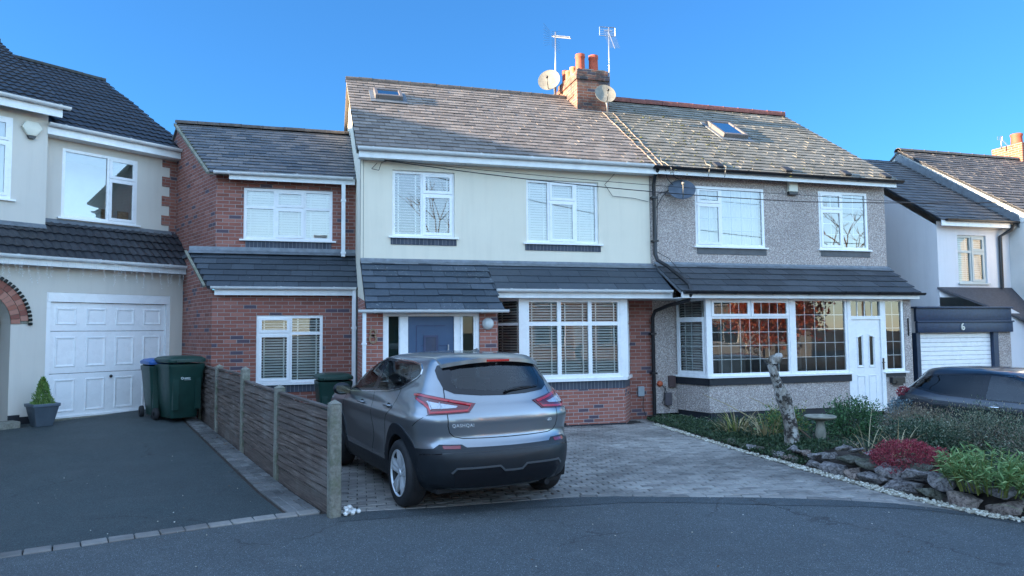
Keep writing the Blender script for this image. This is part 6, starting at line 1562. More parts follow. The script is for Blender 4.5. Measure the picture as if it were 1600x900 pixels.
class Car:
    def __init__(s, root, tab, spec, paintmat):
        s.root = root; s.tab = tab; s.sp = spec; s.paint = paintmat
        s.verts, s.faces = s.shell(); s.bvh = BVHTree.FromPolygons([Vector(v) for v in s.verts], s.faces)
    def hw(s, y, z, w):
        sp = s.sp; x = w
        x *= 1-sp['taper_r']*sstep(-.3, -2.1, -(-y)) if False else 1
        yr = sp['yr_axle']; yf = sp['yf_axle']
        # greenhouse narrows to the rear
        x -= sp['taper_r']*sstep(.95, 1.25, z)*max(0, (-.5-y)/1.5)**1.3*w
        x -= sp['taper_f']*sstep(.7, 1.0, z)*max(0, (y-.7)/1.4)**1.5*w
        # arches swell
        for ya in (yr, yf): x += .022*math.exp(-((y-ya)/.42)**2)*math.exp(-((z-.72)/.22)**2)
        # rising haunch over the rear wheel
        x += .018*math.exp(-((y-yr)/.5)**2)*math.exp(-((z-.98)/.10)**2)
        # door scallop
        x -= .020*math.exp(-((y-(yr+yf)/2)/.85)**4)*math.exp(-((z-.60)/.14)**2)
        return x
    def shell(s):
        sp = s.sp; zs = sp['zs']; vs = []; NC, NS = 22, sp.get('ns', 70); rows = []
        for z in zs:
            yr, yf, w, lr, lf, n_ = interp(s.tab, z); half = []
            for i in range(NC+1):
                ph = math.pi/2*i/NC; half.append((w*math.sin(ph)**(2/n_), yr+lr*(1-math.cos(ph)**(2/n_)), z))
            for i in range(1, NS):
                half.append((w, yr+lr+(yf-lf-yr-lr)*i/NS, z))
            for i in range(NC, -1, -1):
                ph = math.pi/2*i/NC; half.append((w*math.sin(ph)**(2/n_), yf-lf*(1-math.cos(ph)**(2/n_)), z))
            H = []
            for x, y, zz in half:
                k = x/w if w else 0; H.append((s.hw(y, zz, w)*k, y, zz))
            full = [(-x, y, zz) for x, y, zz in H]+[(x, y, zz) for x, y, zz in H[-2:0:-1]]
            rows.append(full)
        n = len(rows[0]); V = [p for r in rows for p in r]; Fc = []
        for i in range(len(rows)-1):
            for j in range(n): Fc.append((i*n+j, (i+1)*n+j, (i+1)*n+(j+1) % n, i*n+(j+1) % n))
        Fc.append(tuple((len(rows)-1)*n+j for j in range(n))[::-1])
        return V, Fc
    def mesh(s, name, V, Fc, mat, parent, smooth=True, merge=True):
        me = bpy.data.meshes.new(name); me.from_pydata([tuple(v) for v in V], [], Fc); me.materials.append(MT[mat] if isinstance(mat, str) else mat)
        bm = bmesh.new(); bm.from_mesh(me)
        if merge: bmesh.ops.remove_doubles(bm, verts=bm.verts, dist=.0004)
        bmesh.ops.delete(bm, geom=[v for v in bm.verts if not v.link_faces], context='VERTS')
        for f in bm.faces: f.smooth = smooth
        bm.to_mesh(me); bm.free()
        o = bpy.data.objects.new(name, me); col.objects.link(o); o.parent = parent; return o
    def body(s, cut):
        keep = []
        for f in s.faces:
            c = sum((Vector(s.verts[i]) for i in f), Vector())/len(f)
            if len(f) > 4 or not cut(c): keep.append(f)
        used = sorted({i for f in keep for i in f}); mp = {a: b for b, a in enumerate(used)}
        return s.mesh('body', [s.verts[i] for i in used], [tuple(mp[i] for i in f) for f in keep], s.paint, s.root)
    def patch(s, name, poly, view, mat, parent=None, off=.004, depth=.012, res=.03, mirror=True, both_out=None, smooth=True, holes=()):
        """drape a flat outline on the body. view: 'L' side outline (y,z) -> left & right; 'R' rear outline (x,z); ('D',angle) diagonal outline (a,z)"""
        if view == 'L': u, d = Vector((0,1,0)), Vector((1,0,0))
        elif view == 'R': u, d = Vector((1,0,0)), Vector((0,1,0))
        elif view == 'F': u, d = Vector((1,0,0)), Vector((0,-1,0))
        elif view == 'T': u, d = Vector((1,0,0)), Vector((0,0,-1))
        else:
            a = R(view[1]); d = Vector((math.cos(a), math.sin(a), 0)); u = Vector((-math.sin(a), math.cos(a), 0))
        up = Vector((0,0,1)) if view != 'T' else Vector((0,1,0))
        bm = bmesh.new(); loops = [poly]+list(holes); fl = [p for l in loops for p in l]
        bv = [bm.verts.new((p[0], p[1], 0)) for p in fl]
        for t3 in tessellate_polygon([[Vector((p[0], p[1], 0)) for p in l] for l in loops]):
            try: bm.faces.new([bv[i] for i in t3])
            except Exception: pass
        xs_ = [p[0] for p in fl]; zs_ = [p[1] for p in fl]
        for ax, lo, hi in ((0, min(xs_), max(xs_)), (1, min(zs_), max(zs_))):
            c = lo+res
            while c < hi:
                co = [0,0,0]; no = [0,0,0]; co[ax] = c; no[ax] = 1
                bmesh.ops.bisect_plane(bm, geom=list(bm.verts)+list(bm.edges)+list(bm.faces), plane_co=co, plane_no=no); c += res
        bm.faces.ensure_lookup_table(); out = []
        P = {}; bad = set()
        for v in bm.verts:
            o_ = u*v.co.x+up*v.co.y-d*4
            if view == 'T': o_ = u*v.co.x+up*v.co.y+Vector((0,0,4))
            h = s.bvh.ray_cast(o_, d)
            if h[0] is None: bad.add(v); P[v] = None; continue
            nrm = h[1]; nrm = nrm if nrm.dot(d) < 0 else -nrm; P[v] = h[0]-d*off*.3+nrm*off*.7
        vs = []; idx = {}; fs = []
        for v in bm.verts:
            if P[v] is not None: idx[v] = len(vs); vs.append(P[v])
        nb = len(vs); vs2 = [p+d*depth for p in vs]
        for f in bm.faces:
            if any(v in bad for v in f.verts): continue
            q_ = [idx[v] for v in f.verts]; nn_ = (vs[q_[1]]-vs[q_[0]]).cross(vs[q_[2]]-vs[q_[0]])
            fs.append(tuple(q_) if nn_.dot(d) < 0 else tuple(q_[::-1]))
        if depth:
            be = [e for e in bm.edges if len([f for f in e.link_faces if not any(v in bad for v in f.verts)]) == 1 and e.verts[0] in idx and e.verts[1] in idx]
            for e in be: a, b = idx[e.verts[0]], idx[e.verts[1]]; fs.append((a, b, nb+b, nb+a))
            vs = vs+vs2
        bm.free(); objs = []
        for sg in ((1, -1) if mirror else (1,)):
            V = [Vector((p.x*sg, p.y, p.z)) for p in vs]; Fc = fs if sg == 1 else [f[::-1] for f in fs]
            o = s.mesh(name, V, Fc, mat, parent or s.root, smooth, merge=False)
            if depth: autosmooth(o, 50)
            objs.append(o)
        return objs
def ring_poly(cx, cz, r, a0, a1, n=30): return [(cx+r*math.cos(R(a0+(a1-a0)*i/n)), cz+r*math.sin(R(a0+(a1-a0)*i/n))) for i in range(n+1)]
def inpoly(p, poly):
    x, y = p; c = False; j = len(poly)-1
    for i in range(len(poly)):
        if (poly[i][1] > y) != (poly[j][1] > y) and x < (poly[j][0]-poly[i][0])*(y-poly[i][1])/(poly[j][1]-poly[i][1])+poly[i][0]: c = not c
        j = i
    return c
def shrink(poly, d):
    n = len(poly); out = []; ar = sum(poly[i][0]*poly[(i+1) % n][1]-poly[(i+1) % n][0]*poly[i][1] for i in range(n)); sg = 1 if ar > 0 else -1
    for i in range(n):
        a, b, c = Vector(poly[i-1]), Vector(poly[i]), Vector(poly[(i+1) % n]); e1 = (b-a).normalized(); e2 = (c-b).normalized()
        n1 = Vector((-e1.y, e1.x))*sg; n2 = Vector((-e2.y, e2.x))*sg; bi = (n1+n2); 
        if bi.length < .2: bi = n1
        bi = bi.normalized(); k = d/max(.35, bi.dot(n1)); out.append((b.x+bi.x*k, b.y+bi.y*k))
    return out
def strip_poly(path, w_):
    """thin band along an open path"""
    P = [Vector(p) for p in path]; A = []; B = []
    for i in range(len(P)):
        d = (P[min(i+1, len(P)-1)]-P[max(i-1, 0)]).normalized(); n_ = Vector((-d.y, d.x)); A.append(tuple(P[i]+n_*w_/2)); B.append(tuple(P[i]-n_*w_/2))
    return A+B[::-1]
def wheel(root, x, y, r, wd, side, spokes=5, rim_r=None, mat_rim='alloy', steer=0):
    rr = rim_r or r*.66; A = T(x, y, r, R(90 if side > 0 else -90)+steer, R(90))   # local z points outwards
    # lathe axis = local z -> world +x for right side
    A = Matrix.Translation((x, y, r)) @ Matrix.Rotation(steer, 4, 'Z') @ Matrix.Rotation(R(90)*side, 4, 'Y')
    W_ = bpy.data.objects.new('wheel', None); 
    h = wd/2
    m = M(A); m.lathe([(rr-.01,-h),(rr+.02,-h-.004),(r*.90,-h+.0),(r*.965,-h+.02),(r*.995,-h+.045),(r,-h*.5),(r,h*.5),(r*.995,h-.045),(r*.965,h-.02),(r*.90,h+.0),(rr+.03,h-.002),(rr+.006,h-.008),(rr-.006,h-.02)], 56)
    for k in range(4):
        pass
    tyre = m.build('wheel', 'rubber', root, smooth=True)
    m = M(A)
    for k in (-.06,-.02,.02,.06): m.lathe([(r+.0006,k-.005),(r-.008,k-.004),(r-.008,k+.004),(r+.0006,k+.005)], 56) if False else None
    # rim barrel
    m.lathe([(rr-.002,h-.004),(rr+.004,h-.012),(rr-.008,h-.02),(rr-.022,h-.05),(rr-.03,-h+.02),(.02,-h+.04)], 48)
    m.build('rim_barrel', plain('dark_barrel', (.02,.02,.022), .5, Metallic=.5), tyre, smooth=True)
    m = M(A); m.lathe([(rr-.012,h-.020),(rr-.002,h-.002),(rr+.004,h-.004),(rr+.002,h-.012)], 48)
    m.lathe([(.001,h-.018),(.030,h-.018),(.036,h-.026),(.055,h-.034),(.062,h-.06)], 24)
    for i in range(spokes):
        a0 = 6.2832*i/spokes
        for sg in (-1, 1):
            # each spoke is a pair of blades that spread towards the rim
            def pt(rad_, off, zz): return (rad_*math.cos(a0)-off*math.sin(a0), rad_*math.sin(a0)+off*math.cos(a0), zz)
            if sg == -1: o0, o1, o2, o3 = -.034, .0, -.066, -.003
            else: o0, o1, o2, o3 = .0, .034, .003, .066
            v = [pt(.045,o0,h-.030),pt(.045,o1,h-.030),pt(rr-.004,o3,h-.010),pt(rr-.004,o2,h-.010),pt(.045,o0,h-.062),pt(.045,o1,h-.062),pt(rr-.004,o3,h-.045),pt(rr-.004,o2,h-.045)]
            c_ = pt((.045+rr)/2, (o0+o1+o2+o3)/4, h-.006)
            m.add(v+[c_], [(0,1,8),(1,2,8),(2,3,8),(3,0,8),(0,4,5,1),(1,5,6,2),(3,2,6,7),(0,3,7,4),(4,7,6,5)] if side > 0 or True else [])
    rim = m.build('rim', mat_rim, tyre); 
    m = M(A); m.lathe([(.16,h-.07),(.16,h-.085),(.03,h-.085)], 32); m.build('brake_disc', 'steel', tyre, smooth=True)
    return tyre
MT['alloy'] = plain('silver_alloy', (.66,.68,.70), .42, .05, Metallic=.45)
MT['cladding'] = plain('black_bumper_plastic', (.007,.010,.014), .48, .25, 9)
MT['gloss'] = plain('gloss_black_trim', (.008,.008,.010), .08)
MT['redlens'] = plain('red_lamp_lens', (.20,.006,.012), .10, .05, Coat_Weight=1.0)
MT['reddark'] = plain('dark_red_lens', (.11,.004,.009), .10, .05, Coat_Weight=1.0)
MT['redglow'] = plain('bright_red_lens', (.42,.008,.014), .12, .05, Coat_Weight=1.0)
MT['clearlens'] = plain('clear_lamp_lens', (.48,.50,.54), .12, .25, 60, Metallic=.35, Coat_Weight=1.0)
MT['dim_mirror'] = plain('dim_mirror', (.10,.12,.14), .1, Metallic=1.0)
MT['chrome'] = plain('chrome', (.75,.76,.78), .12, Metallic=1.0)
MT['seat'] = plain('seat_fabric', (.035,.037,.042), .9, .2)
MT['seam'] = plain('shut_line', (.004,.004,.005), .8)
MT['skid'] = plain('grey_skid_plate', (.16,.17,.18), .35, Metallic=.6)

def liner(m, r, a, b, sg, zmin):
    """upper part of a wheel well: local z is the axle, -x*sg is up"""
    A0 = math.asin(max(-1, min(1, zmin/r))); N = 26; vs = []; fs = []
    for i in range(N+1):
        t_ = A0+(math.pi-2*A0)*i/N; u_, v_ = math.cos(t_)*r, math.sin(t_)*r
        vs += [(-v_*sg, u_, a), (-v_*sg, u_, b)]
    fs = [(2*i, 2*i+1, 2*i+3, 2*i+2) for i in range(N)]
    vs += [(0, 0, b)]; fs += [(2*i+1, 2*N+2, 2*i+3) for i in range(N)]
    m.add(vs, fs)
def zlist(z0, z1, fine):
    out = []; z = z0
    while z < z1-1e-6:
        out.append(round(z, 5)); z += fine(z)
    out.append(z1); return out

# ------------------------------------------------------------ grey crossover
HEAD = R(11.5)
QX, QY = 1.80, 7.67     # middle of the rear axle
yr0 = -1.325
org = Vector((QX, QY, 0)) - Matrix.Rotation(HEAD, 3, 'Z') @ Vector((0, yr0, 0))
CR = thing('parked_car', (0,0,0), 'silver grey family car parked nose-in on the block-paved drive, seen from behind', 'car')
tabQ = [ # z, rear y, front y, half width, rear rounding, front rounding, exponent
 (.20,-1.86,1.90,.78,.40,.45,2.6),
 (.27,-2.06,2.08,.835,.66,.60,2.6),
 (.38,-2.155,2.17,.868,.70,.62,2.6),
 (.50,-2.185,2.19,.880,.72,.62,2.6),
 (.585,-2.190,2.19,.882,.72,.62,2.6),
 (.62,-2.180,2.19,.882,.71,.62,2.6),
 (.67,-2.150,2.185,.882,.68,.62,2.6),
 (.72,-2.105,2.17,.882,.62,.60,2.6),
 (.78,-2.080,2.15,.888,.58,.60,2.6),
 (.87,-2.085,2.09,.900,.55,.58,2.6),
 (.915,-2.090,2.02,.900,.54,.55,2.6),
 (.96,-2.085,1.90,.885,.53,.50,2.6),
 (1.00,-2.070,1.70,.868,.52,.45,2.6),
 (1.05,-2.040,1.30,.858,.50,.40,2.6),
 (1.09,-2.010,1.02,.848,.48,.40,2.5),
 (1.20,-1.945,.84,.800,.40,.40,2.4),
 (1.30,-1.885,.67,.750,.40,.40,2.4),
 (1.40,-1.830,.47,.690,.40,.40,2.4),
 (1.47,-1.800,.27,.640,.38,.40,2.3),
 (1.51,-1.790,.12,.600,.35,.42,2.3),
 (1.54,-1.70,-.06,.53,.30,.45,2.2),
 (1.56,-1.52,-.24,.42,.30,.40,2.1),
 (1.572,-1.20,-.42,.28,.25,.30,2.0),
 (1.578,-.95,-.60,.08,.1,.15,2.0)]
zq = zlist(.20, 1.578, lambda z: .012 if z < .93 else (.008 if z < 1.12 else (.012 if z < 1.5 else .003)))
PQ = paint('metallic_grey_paint', (.31,.33,.35), .30, .80)
car = Car(CR, tabQ, dict(taper_r=.10, taper_f=.05, yr_axle=-1.325, yf_axle=1.32, zs=zq), PQ)

AR, AF = (-1.325,.345), (1.32,.345)
sg_out = [(1.00,1.055),(.61,1.065),(-.24,1.118),(-.75,1.152),(-1.06,1.198),(-1.22,1.262),(-1.37,1.325),(-1.405,1.36),(-1.37,1.40),(-1.28,1.44),(-1.05,1.462),(-.27,1.487),(.12,1.462),(.42,1.375),(.72,1.235)]
sideglass = {
 'front': [(.93,1.085),(.61,1.09),(-.22,1.142),(-.12,1.462),(.12,1.437),(.40,1.352),(.68,1.23)],
 'rear': [(-.37,1.150),(-.75,1.177),(-1.04,1.215),(-1.14,1.255),(-.99,1.438),(-.27,1.462),(-.22,1.46)],
 'quarter': [(-1.21,1.29),(-1.36,1.348),(-1.375,1.365),(-1.26,1.418),(-1.07,1.436)]}
reargl = [(-.585,1.222),(-.50,1.180),(-.25,1.158),(0,1.152),(.25,1.158),(.50,1.180),(.585,1.222),(.605,1.33),(.60,1.40),(.57,1.45),(.42,1.487),(0,1.497),(-.42,1.487),(-.57,1.45),(-.60,1.40),(-.605,1.33)]
rgl_in = [(-.47,1.235),(-.25,1.205),(0,1.20),(.25,1.205),(.47,1.235),(.50,1.30),(.47,1.405),(.30,1.44),(0,1.448),(-.30,1.44),(-.47,1.405),(-.50,1.30)]
RC = .398
def cutQ(c):
    if abs(c.x) > .5:
        for (yc, zc) in (AR, AF):
            if (c.y-yc)**2+(c.z-zc)**2 < (RC+.02)**2 and abs(c.x) > .55: return True
        if c.y > -1.5:
            for k, p in sideglass.items():
                if inpoly((c.y, c.z), shrink(p, -.008)): return True
    if c.y < -1.5 and inpoly((c.x, c.z), shrink(rgl_in, -.01)): return True
    if c.y > .0 and c.z > 1.12 and inpoly((c.x, c.z), [(-.70,1.13),(.70,1.13),(.50,1.45),(-.50,1.45)]) and abs(c.x) < .62+(1.45-c.z)*.4: return True
    return False
body = car.body(cutQ)
ln = car.patch
# side windows: black surround, glass, chrome line
sur = ln('window_trim', sg_out, 'L', 'gloss', off=.003, depth=.004, res=.05, holes=[shrink(p, .0) for p in sideglass.values()])
for k, p in sideglass.items():
    ln({'front':'side_window','rear':'side_window','quarter':'quarter_window'}[k], shrink(p, -.008), 'L', 'glass_car' if k == 'front' else ('glass_dark' if k == 'quarter' else 'glass_car'), off=.001, depth=0, res=.06)
ln('chrome_strip', strip_poly([(.98,1.052),(.61,1.058),(-.24,1.110),(-.75,1.144),(-1.06,1.190),(-1.22,1.252),(-1.375,1.318),(-1.415,1.355),(-1.385,1.402),(-1.285,1.449),(-1.05,1.472),(-.27,1.496),(.12,1.470)], .013), 'L', 'chrome', off=.009, depth=.01, res=.04)
# rear glass
o_ = ln('rear_window_surround', reargl, 'R', 'gloss', mirror=False, off=.005, depth=.008, res=.04, holes=[rgl_in])
ln('rear_window', shrink(rgl_in, -.012), 'R', glass_mat('rear_privacy_glass', tint=(.38,.44,.46), k=1.7, wob=.0002), mirror=False, off=.003, depth=0, res=.05)
ln('windscreen', [(-.68,1.14),(.68,1.14),(.52,1.44),(-.52,1.44)], 'F', 'glass_car', mirror=False, off=.0, depth=0, res=.05)
# rear lamps
TL = [(.60,1.163),(.66,1.176),(.72,1.178),(.87,1.160),(1.017,1.136),(1.15,1.112),(1.285,1.083),(1.275,1.040),(1.262,1.004),(1.088,.994),(.93,.986),(.893,.984),(.880,1.005),(.862,1.042),(.80,1.075),(.682,1.115)]
tl = ln('tail_light', TL, ('D',138.7), 'reddark', off=.010, depth=.016, res=.025)
for t_, sgn in zip(tl, (1,-1)):
    pass
def lamp_part(name, poly, mat, off, depth=.006, res=.025):
    obs = ln(name, poly, ('D',138.7), mat, off=off, depth=depth, res=res)
    for o, t_ in zip(obs, tl): o.parent = t_
lamp_part('clear_lens', [(.825,1.108),(.90,1.098),(1.05,1.078),(1.15,1.062),(1.14,1.046),(1.03,1.041),(.92,1.038),(.90,1.064),(.86,1.086)], 'clearlens', .014)
lamp_part('reflector_strip', strip_poly([(.62,1.158),(.74,1.160),(.90,1.138),(1.05,1.112),(1.255,1.070),(1.245,1.022),(1.08,1.012),(.915,1.004),(.885,1.045),(.81,1.085),(.68,1.128)], .019), 'redglow', .0165)
lamp_part('inner_divider', strip_poly([(.845,1.108),(.915,1.032)], .010), 'steel', .018)
lamp_part('inner_divider', strip_poly([(.97,1.096),(1.02,1.036)], .006), 'steel', .018)
# tailgate line, body lines
gate = [(.585,1.235),(.600,1.13),(.618,.99),(.617,.88),(.600,.815),(.56,.775),(.48,.757),(.25,.752),(0,.750)]
gate = gate+[(-x, z) for x, z in gate[-2::-1]]
ln('shut_line', strip_poly(gate, .008), 'R', 'seam', mirror=False, off=.0015, depth=.003, res=.03)
ln('shut_line', strip_poly([(-.30,1.11),(-.33,.95),(-.34,.60),(-.30,.42)], .007), 'L', 'seam', off=.0015, depth=.002, res=.04)
ln('shut_line', strip_poly([(-1.09,1.19),(-1.12,1.08),(-1.06,.98),(-.93,.90),(-.84,.78),(-.80,.60),(-.78,.45)], .007), 'L', 'seam', off=.0015, depth=.002, res=.04)
ln('shut_line', strip_poly([(.85,1.03),(.90,.9),(.93,.7),(.90,.42)], .007), 'L', 'seam', off=.0015, depth=.002, res=.04)
ln('shut_line', strip_poly([(-1.87,.985),(-1.80,.93),(-1.72,.87)], .006), 'L', 'seam', off=.0015, depth=.002, res=.04)
ln('sill_trim', strip_poly([(.86,.46),(.2,.44),(-.55,.45),(-.86,.50)], .012), 'L', 'skid', off=.006, depth=.006, res=.05)
# plastic cladding
RO = .515
def arch(cy, a0, a1): return ring_poly(cy, .345, RO, a0, a1)+ring_poly(cy, .345, RC, a1, a0)
ln('wheel_arch_trim', arch(-1.325,-22,196), 'L', 'cladding', off=.011, depth=.03, res=.04)
ln('wheel_arch_trim', arch(1.32,-16,200), 'L', 'cladding', off=.011, depth=.03, res=.04)
ln('sill_cladding', [(-.86,.22),(.86,.22),(.84,.405),(-.84,.405)], 'L', 'cladding', off=.008, depth=.02, res=.05)
ln('bumper_side_trim', [(-1.80,.24),(-2.02,.30),(-2.10,.45),(-2.08,.655),(-1.95,.662),(-1.75,.645),(-1.815,.50),(-1.84,.35)], 'L', 'cladding', off=.010, depth=.02, res=.03)
bz = [(-.86,.655),(-.74,.662),(-.69,.700),(-.50,.698),(-.46,.672),(0,.668),(.46,.672),(.50,.698),(.69,.700),(.74,.662),(.86,.655)]
ln('rear_bumper_trim', bz+[(.845,.45),(.80,.33),(.60,.285),(0,.28),(-.60,.285),(-.80,.33),(-.845,.45)], 'R', 'cladding', mirror=False, off=.014, depth=.03, res=.04)
ln('rear_reflector', [(.525,.662),(.665,.662),(.672,.690),(.515,.690)], 'R', 'redlens', off=.019, depth=.008, res=.03)
up_ = [(.60,.44),(.56,.485),(.20,.492),(.145,.492),(.095,.445),(0,.443)]
up_ = up_+[(-x, z) for x, z in up_[-2::-1]]
ln('skid_trim', strip_poly(up_, .016), 'R', 'skid', mirror=False, off=.026, depth=.012, res=.03)
ln('lower_grille', [(-.56,.30),(.56,.30),(.585,.43),(.55,.476),(.15,.480),(.10,.434),(-.10,.434),(-.15,.480),(-.55,.476),(-.585,.43)], 'R', 'gloss', mirror=False, off=.018, depth=.006, res=.04)
ln('bumper_crease', strip_poly([(-.84,.60),(-.6,.628),(0,.634),(.6,.628),(.84,.60)], .007), 'R', 'gloss', mirror=False, off=.0155, depth=.003, res=.04)
# front end (faces the house)
ln('headlight', [(.42,.93),(.62,.99),(.80,.97),(.80,.90),(.55,.86),(.42,.88)], 'F', 'clearlens', off=.006, depth=.01, res=.04)
ln('front_grille', [(-.36,.93),(.36,.93),(.28,.74),(-.28,.74)], 'F', 'gloss', mirror=False, off=.006, depth=.01, res=.05)
ln('front_bumper_trim', [(-.80,.28),(.80,.28),(.82,.50),(.5,.60),(-.5,.60),(-.82,.50)], 'F', 'cladding', mirror=False, off=.008, depth=.01, res=.05)
# spoiler over the rear window
def roofz(x, y):
    h = car.bvh.ray_cast(Vector((x, y, 3)), Vector((0,0,-1))); return h[0].z if h[0] else None
m = M(); nx, ny = 26, 10; top = []; bot = []
for i in range(nx+1):
    x = -.56+1.12*i/nx; ye = -1.862+.18*(abs(x)/.56)**2.4
    for j in range(ny+1):
        y = -1.46+(ye+1.46)*j/ny; z0_ = roofz(x, -1.46) or 1.45; z1_ = 1.522-.06*(abs(x)/.56)**2.3; f = j/ny
        zz = z0_*(1-f)+z1_*f+.012*math.sin(math.pi*min(1,f*1.0))+.004; top.append((x, y, zz)); bot.append((x, y, zz-.006-.034*f))
k = ny+1; fs = []
N_ = len(top)
for i in range(nx):
    for j in range(ny):
        a = i*k+j; fs.append((a, a+1, a+k+1, a+k)[::1]); fs.append((N_+a, N_+a+k, N_+a+k+1, N_+a+1))
    fs.append((i*k+ny, N_+i*k+ny, N_+(i+1)*k+ny, (i+1)*k+ny))
for j in range(ny): fs.append((j, N_+j, N_+j+1, j+1)); fs.append((nx*k+j, nx*k+j+1, N_+nx*k+j+1, N_+nx*k+j))
m.add(top+bot, fs); sp_ = m.build('spoiler', PQ, CR); autosmooth(sp_, 40)
bm = bmesh.new(); bm.from_mesh(sp_.data); bmesh.ops.recalc_face_normals(bm, faces=bm.faces); bm.to_mesh(sp_.data); bm.free()
m = M(); m.bbox(-.13,.13,-1.866,-1.80,1.487,1.511,.004); m.build('brake_light', 'redglow', CR)
# aerial fin
m = M(); pf = [(-1.36,1.57),(-1.20,1.585),(-1.28,1.598),(-1.335,1.615),(-1.365,1.617),(-1.375,1.60)]
vs = [(-.018*(1 if z < 1.6 else .35), y, z) for y, z in pf]+[(.018*(1 if z < 1.6 else .35), y, z) for y, z in pf]; n = len(pf)
m.add(vs, [tuple(range(n))[::-1], tuple(range(n, 2*n))]+[(i, (i+1) % n, n+(i+1) % n, n+i) for i in range(n)]); autosmooth(m.build('aerial_fin', PQ, CR), 50)
# wiper
def rear_y(x, z):
    h = car.bvh.ray_cast(Vector((x, -4, z)), Vector((0,1,0))); return h[0].y
m = M()
P = [(.02,1.19),(.08,1.205),(.22,1.225),(.34,1.225)]; m.tube([(x, rear_y(x, z)-.035, z) for x, z in P], [.016,.012,.009,.006], 8)
P = [(.03,1.188),(.15,1.200),(.30,1.213),(.44,1.218)]; m.tube([(x, rear_y(x, z)-.018, z) for x, z in P], [.006,.009,.009,.004], 6)
m.build('rear_wiper', 'blackpl', CR, smooth=True)
# door mirrors and handles
for sg in (-1,1):
    m = M(T(.955*sg,.76,1.075)); prof = [(.002,-.055),(.06,-.05),(.088,-.01),(.092,.03),(.07,.065),(.03,.08),(.002,.085)]
    m.lathe(prof, 20, Matrix.Rotation(R(90), 4, 'X') @ Matrix.Diagonal((1.25,.86,-1,1))); mm_ = m.build('door_mirror', 'cladding', CR, smooth=True)
    bm = bmesh.new(); bm.from_mesh(mm_.data); bmesh.ops.recalc_face_normals(bm, faces=bm.faces); bm.to_mesh(mm_.data); bm.free()
    m = M(); m.tube([(.955*sg,.78,1.04),(.86*sg,.80,1.045)], [.03,.035], 8); m.build('mirror_stalk', 'blackpl', mm_, smooth=True)
    m = M(T(.955*sg,.700,1.075)); m.add([(-.085,-.0,-.055),(.085,0,-.055),(.095,0,.045),(-.095,0,.045)], [(0,1,2,3),(3,2,1,0)]); m.build('mirror_glass', 'dim_mirror', mm_)
    for y, z in ((.09,.965),(-.93,1.005)):
        h = car.bvh.ray_cast(Vector((3*sg, y, z)), Vector((-sg,0,0)))[0]; m = M()
        m.tube([(h.x+.006*sg, y+.10, z-.004),(h.x+.030*sg, y+.08, z),(h.x+.032*sg, y-.07, z+.004),(h.x+.006*sg, y-.10, z+.004)], [.012,.013,.013,.012], 8)
        dh = m.build('door_handle', PQ, CR, smooth=True)
        m = M(T(h.x+.001*sg, y-.0, z-.006)); m.lathe([(.0,.004),(.034,.003),(.04,-.004)], 18, Matrix.Rotation(R(90*sg), 4, 'Y') @ Matrix.Diagonal((.9,1.6,1,1))); m.build('handle_recess', 'seam', dh, smooth=True)
# name letters on the tailgate
def letters(par, text, x, z, size, mat, name, dy=.015, yaw=0, shear=0, sx=1.0):
    cu = bpy.data.curves.new(name, 'FONT'); cu.body = text; cu.size = size; cu.extrude = .0022; cu.shear = shear; cu.space_character = 1.12
    ob = bpy.data.objects.new(name, cu); col.objects.link(ob); bpy.context.view_layer.update()
    me = bpy.data.meshes.new_from_object(ob); col.objects.unlink(ob); bpy.data.objects.remove(ob)
    y = min(rear_y(x, z), rear_y(x+.1, z+.01)) if False else rear_y(x, z); me.transform(Matrix.Translation((x, y-dy, z)) @ Matrix.Rotation(yaw, 4, 'Z') @ Matrix.Rotation(R(88), 4, 'X') @ Matrix.Diagonal((sx,1,1,1)))
    me.materials.clear(); me.materials.append(MT[mat]); o = bpy.data.objects.new(name, me); col.objects.link(o); o.parent = par; return o
ya_ = math.atan2(rear_y(-.41,.885)-rear_y(-.59,.885), .18)
letters(CR, 'QASHQAI', -.585, .868, .046, 'alloy', 'badge_lettering', yaw=ya_, sx=1.0)
letters(CR, 'dCi', .465, .872, .038, 'alloy', 'badge_lettering', yaw=-ya_, shear=.3)
# interior
m = M(); m.box(-.70,.70,-1.85,1.30,.30,.36); m.box(-.74,-.70,-1.7,1.3,.36,1.02); m.box(.70,.74,-1.7,1.3,.36,1.02); m.box(-.68,.68,-1.9,-1.2,.36,.92); m.box(-.70,.70,.85,1.2,.36,1.06); m.build('cabin_floor', 'seat', CR)
m = M(); 
for x in (-.42,0,.42):
    m.bbox(x-.20,x+.20,-1.12,-.98,.55,1.12,.03); m.bbox(x-.11,x+.11,-1.10,-1.0,1.13,1.29,.03)
m.bbox(-.62,.62,-1.0,-.5,.50,.64,.03); m.build('rear_seat', 'seat', CR)
for x in (-.37,.37):
    m = M(); m.bbox(x-.24,x+.24,-.30,-.14,.55,1.15,.04); m.bbox(x-.12,x+.12,-.28,-.17,1.17,1.36,.03); m.bbox(x-.24,x+.24,-.2,.35,.45,.62,.04); m.build('front_seat', 'seat', CR)
m = M(T(.37,.62,.93,rx=R(65))); m.lathe([(.175,0),(.19,.012),(.175,.024),(.16,.012),(.175,0)], 28); m.build('steering_wheel', 'blackpl', CR, smooth=True)
# wheels and arch liners
for (y, _) in (AR, AF):
    for sg in (-1,1):
        wheel(CR, .80*sg, y, .345, .215, sg, rim_r=.235)
        m = M(Matrix.Translation((.70*sg, y, .345)) @ Matrix.Rotation(R(90)*sg, 4, 'Y')); liner(m, RC+.015, .17, -.16, sg, -.12); m.build('arch_liner', 'seam', CR, smooth=True)
m = M(); m.box(-.70,.70,-1.9,1.9,.22,.26); m.tube([(.45,-1.4,.24),(.45,-2.06,.25)], .03, 10); m.build('underbody', 'seam', CR)
CR.location = org; CR.rotation_euler = (0,0,HEAD)

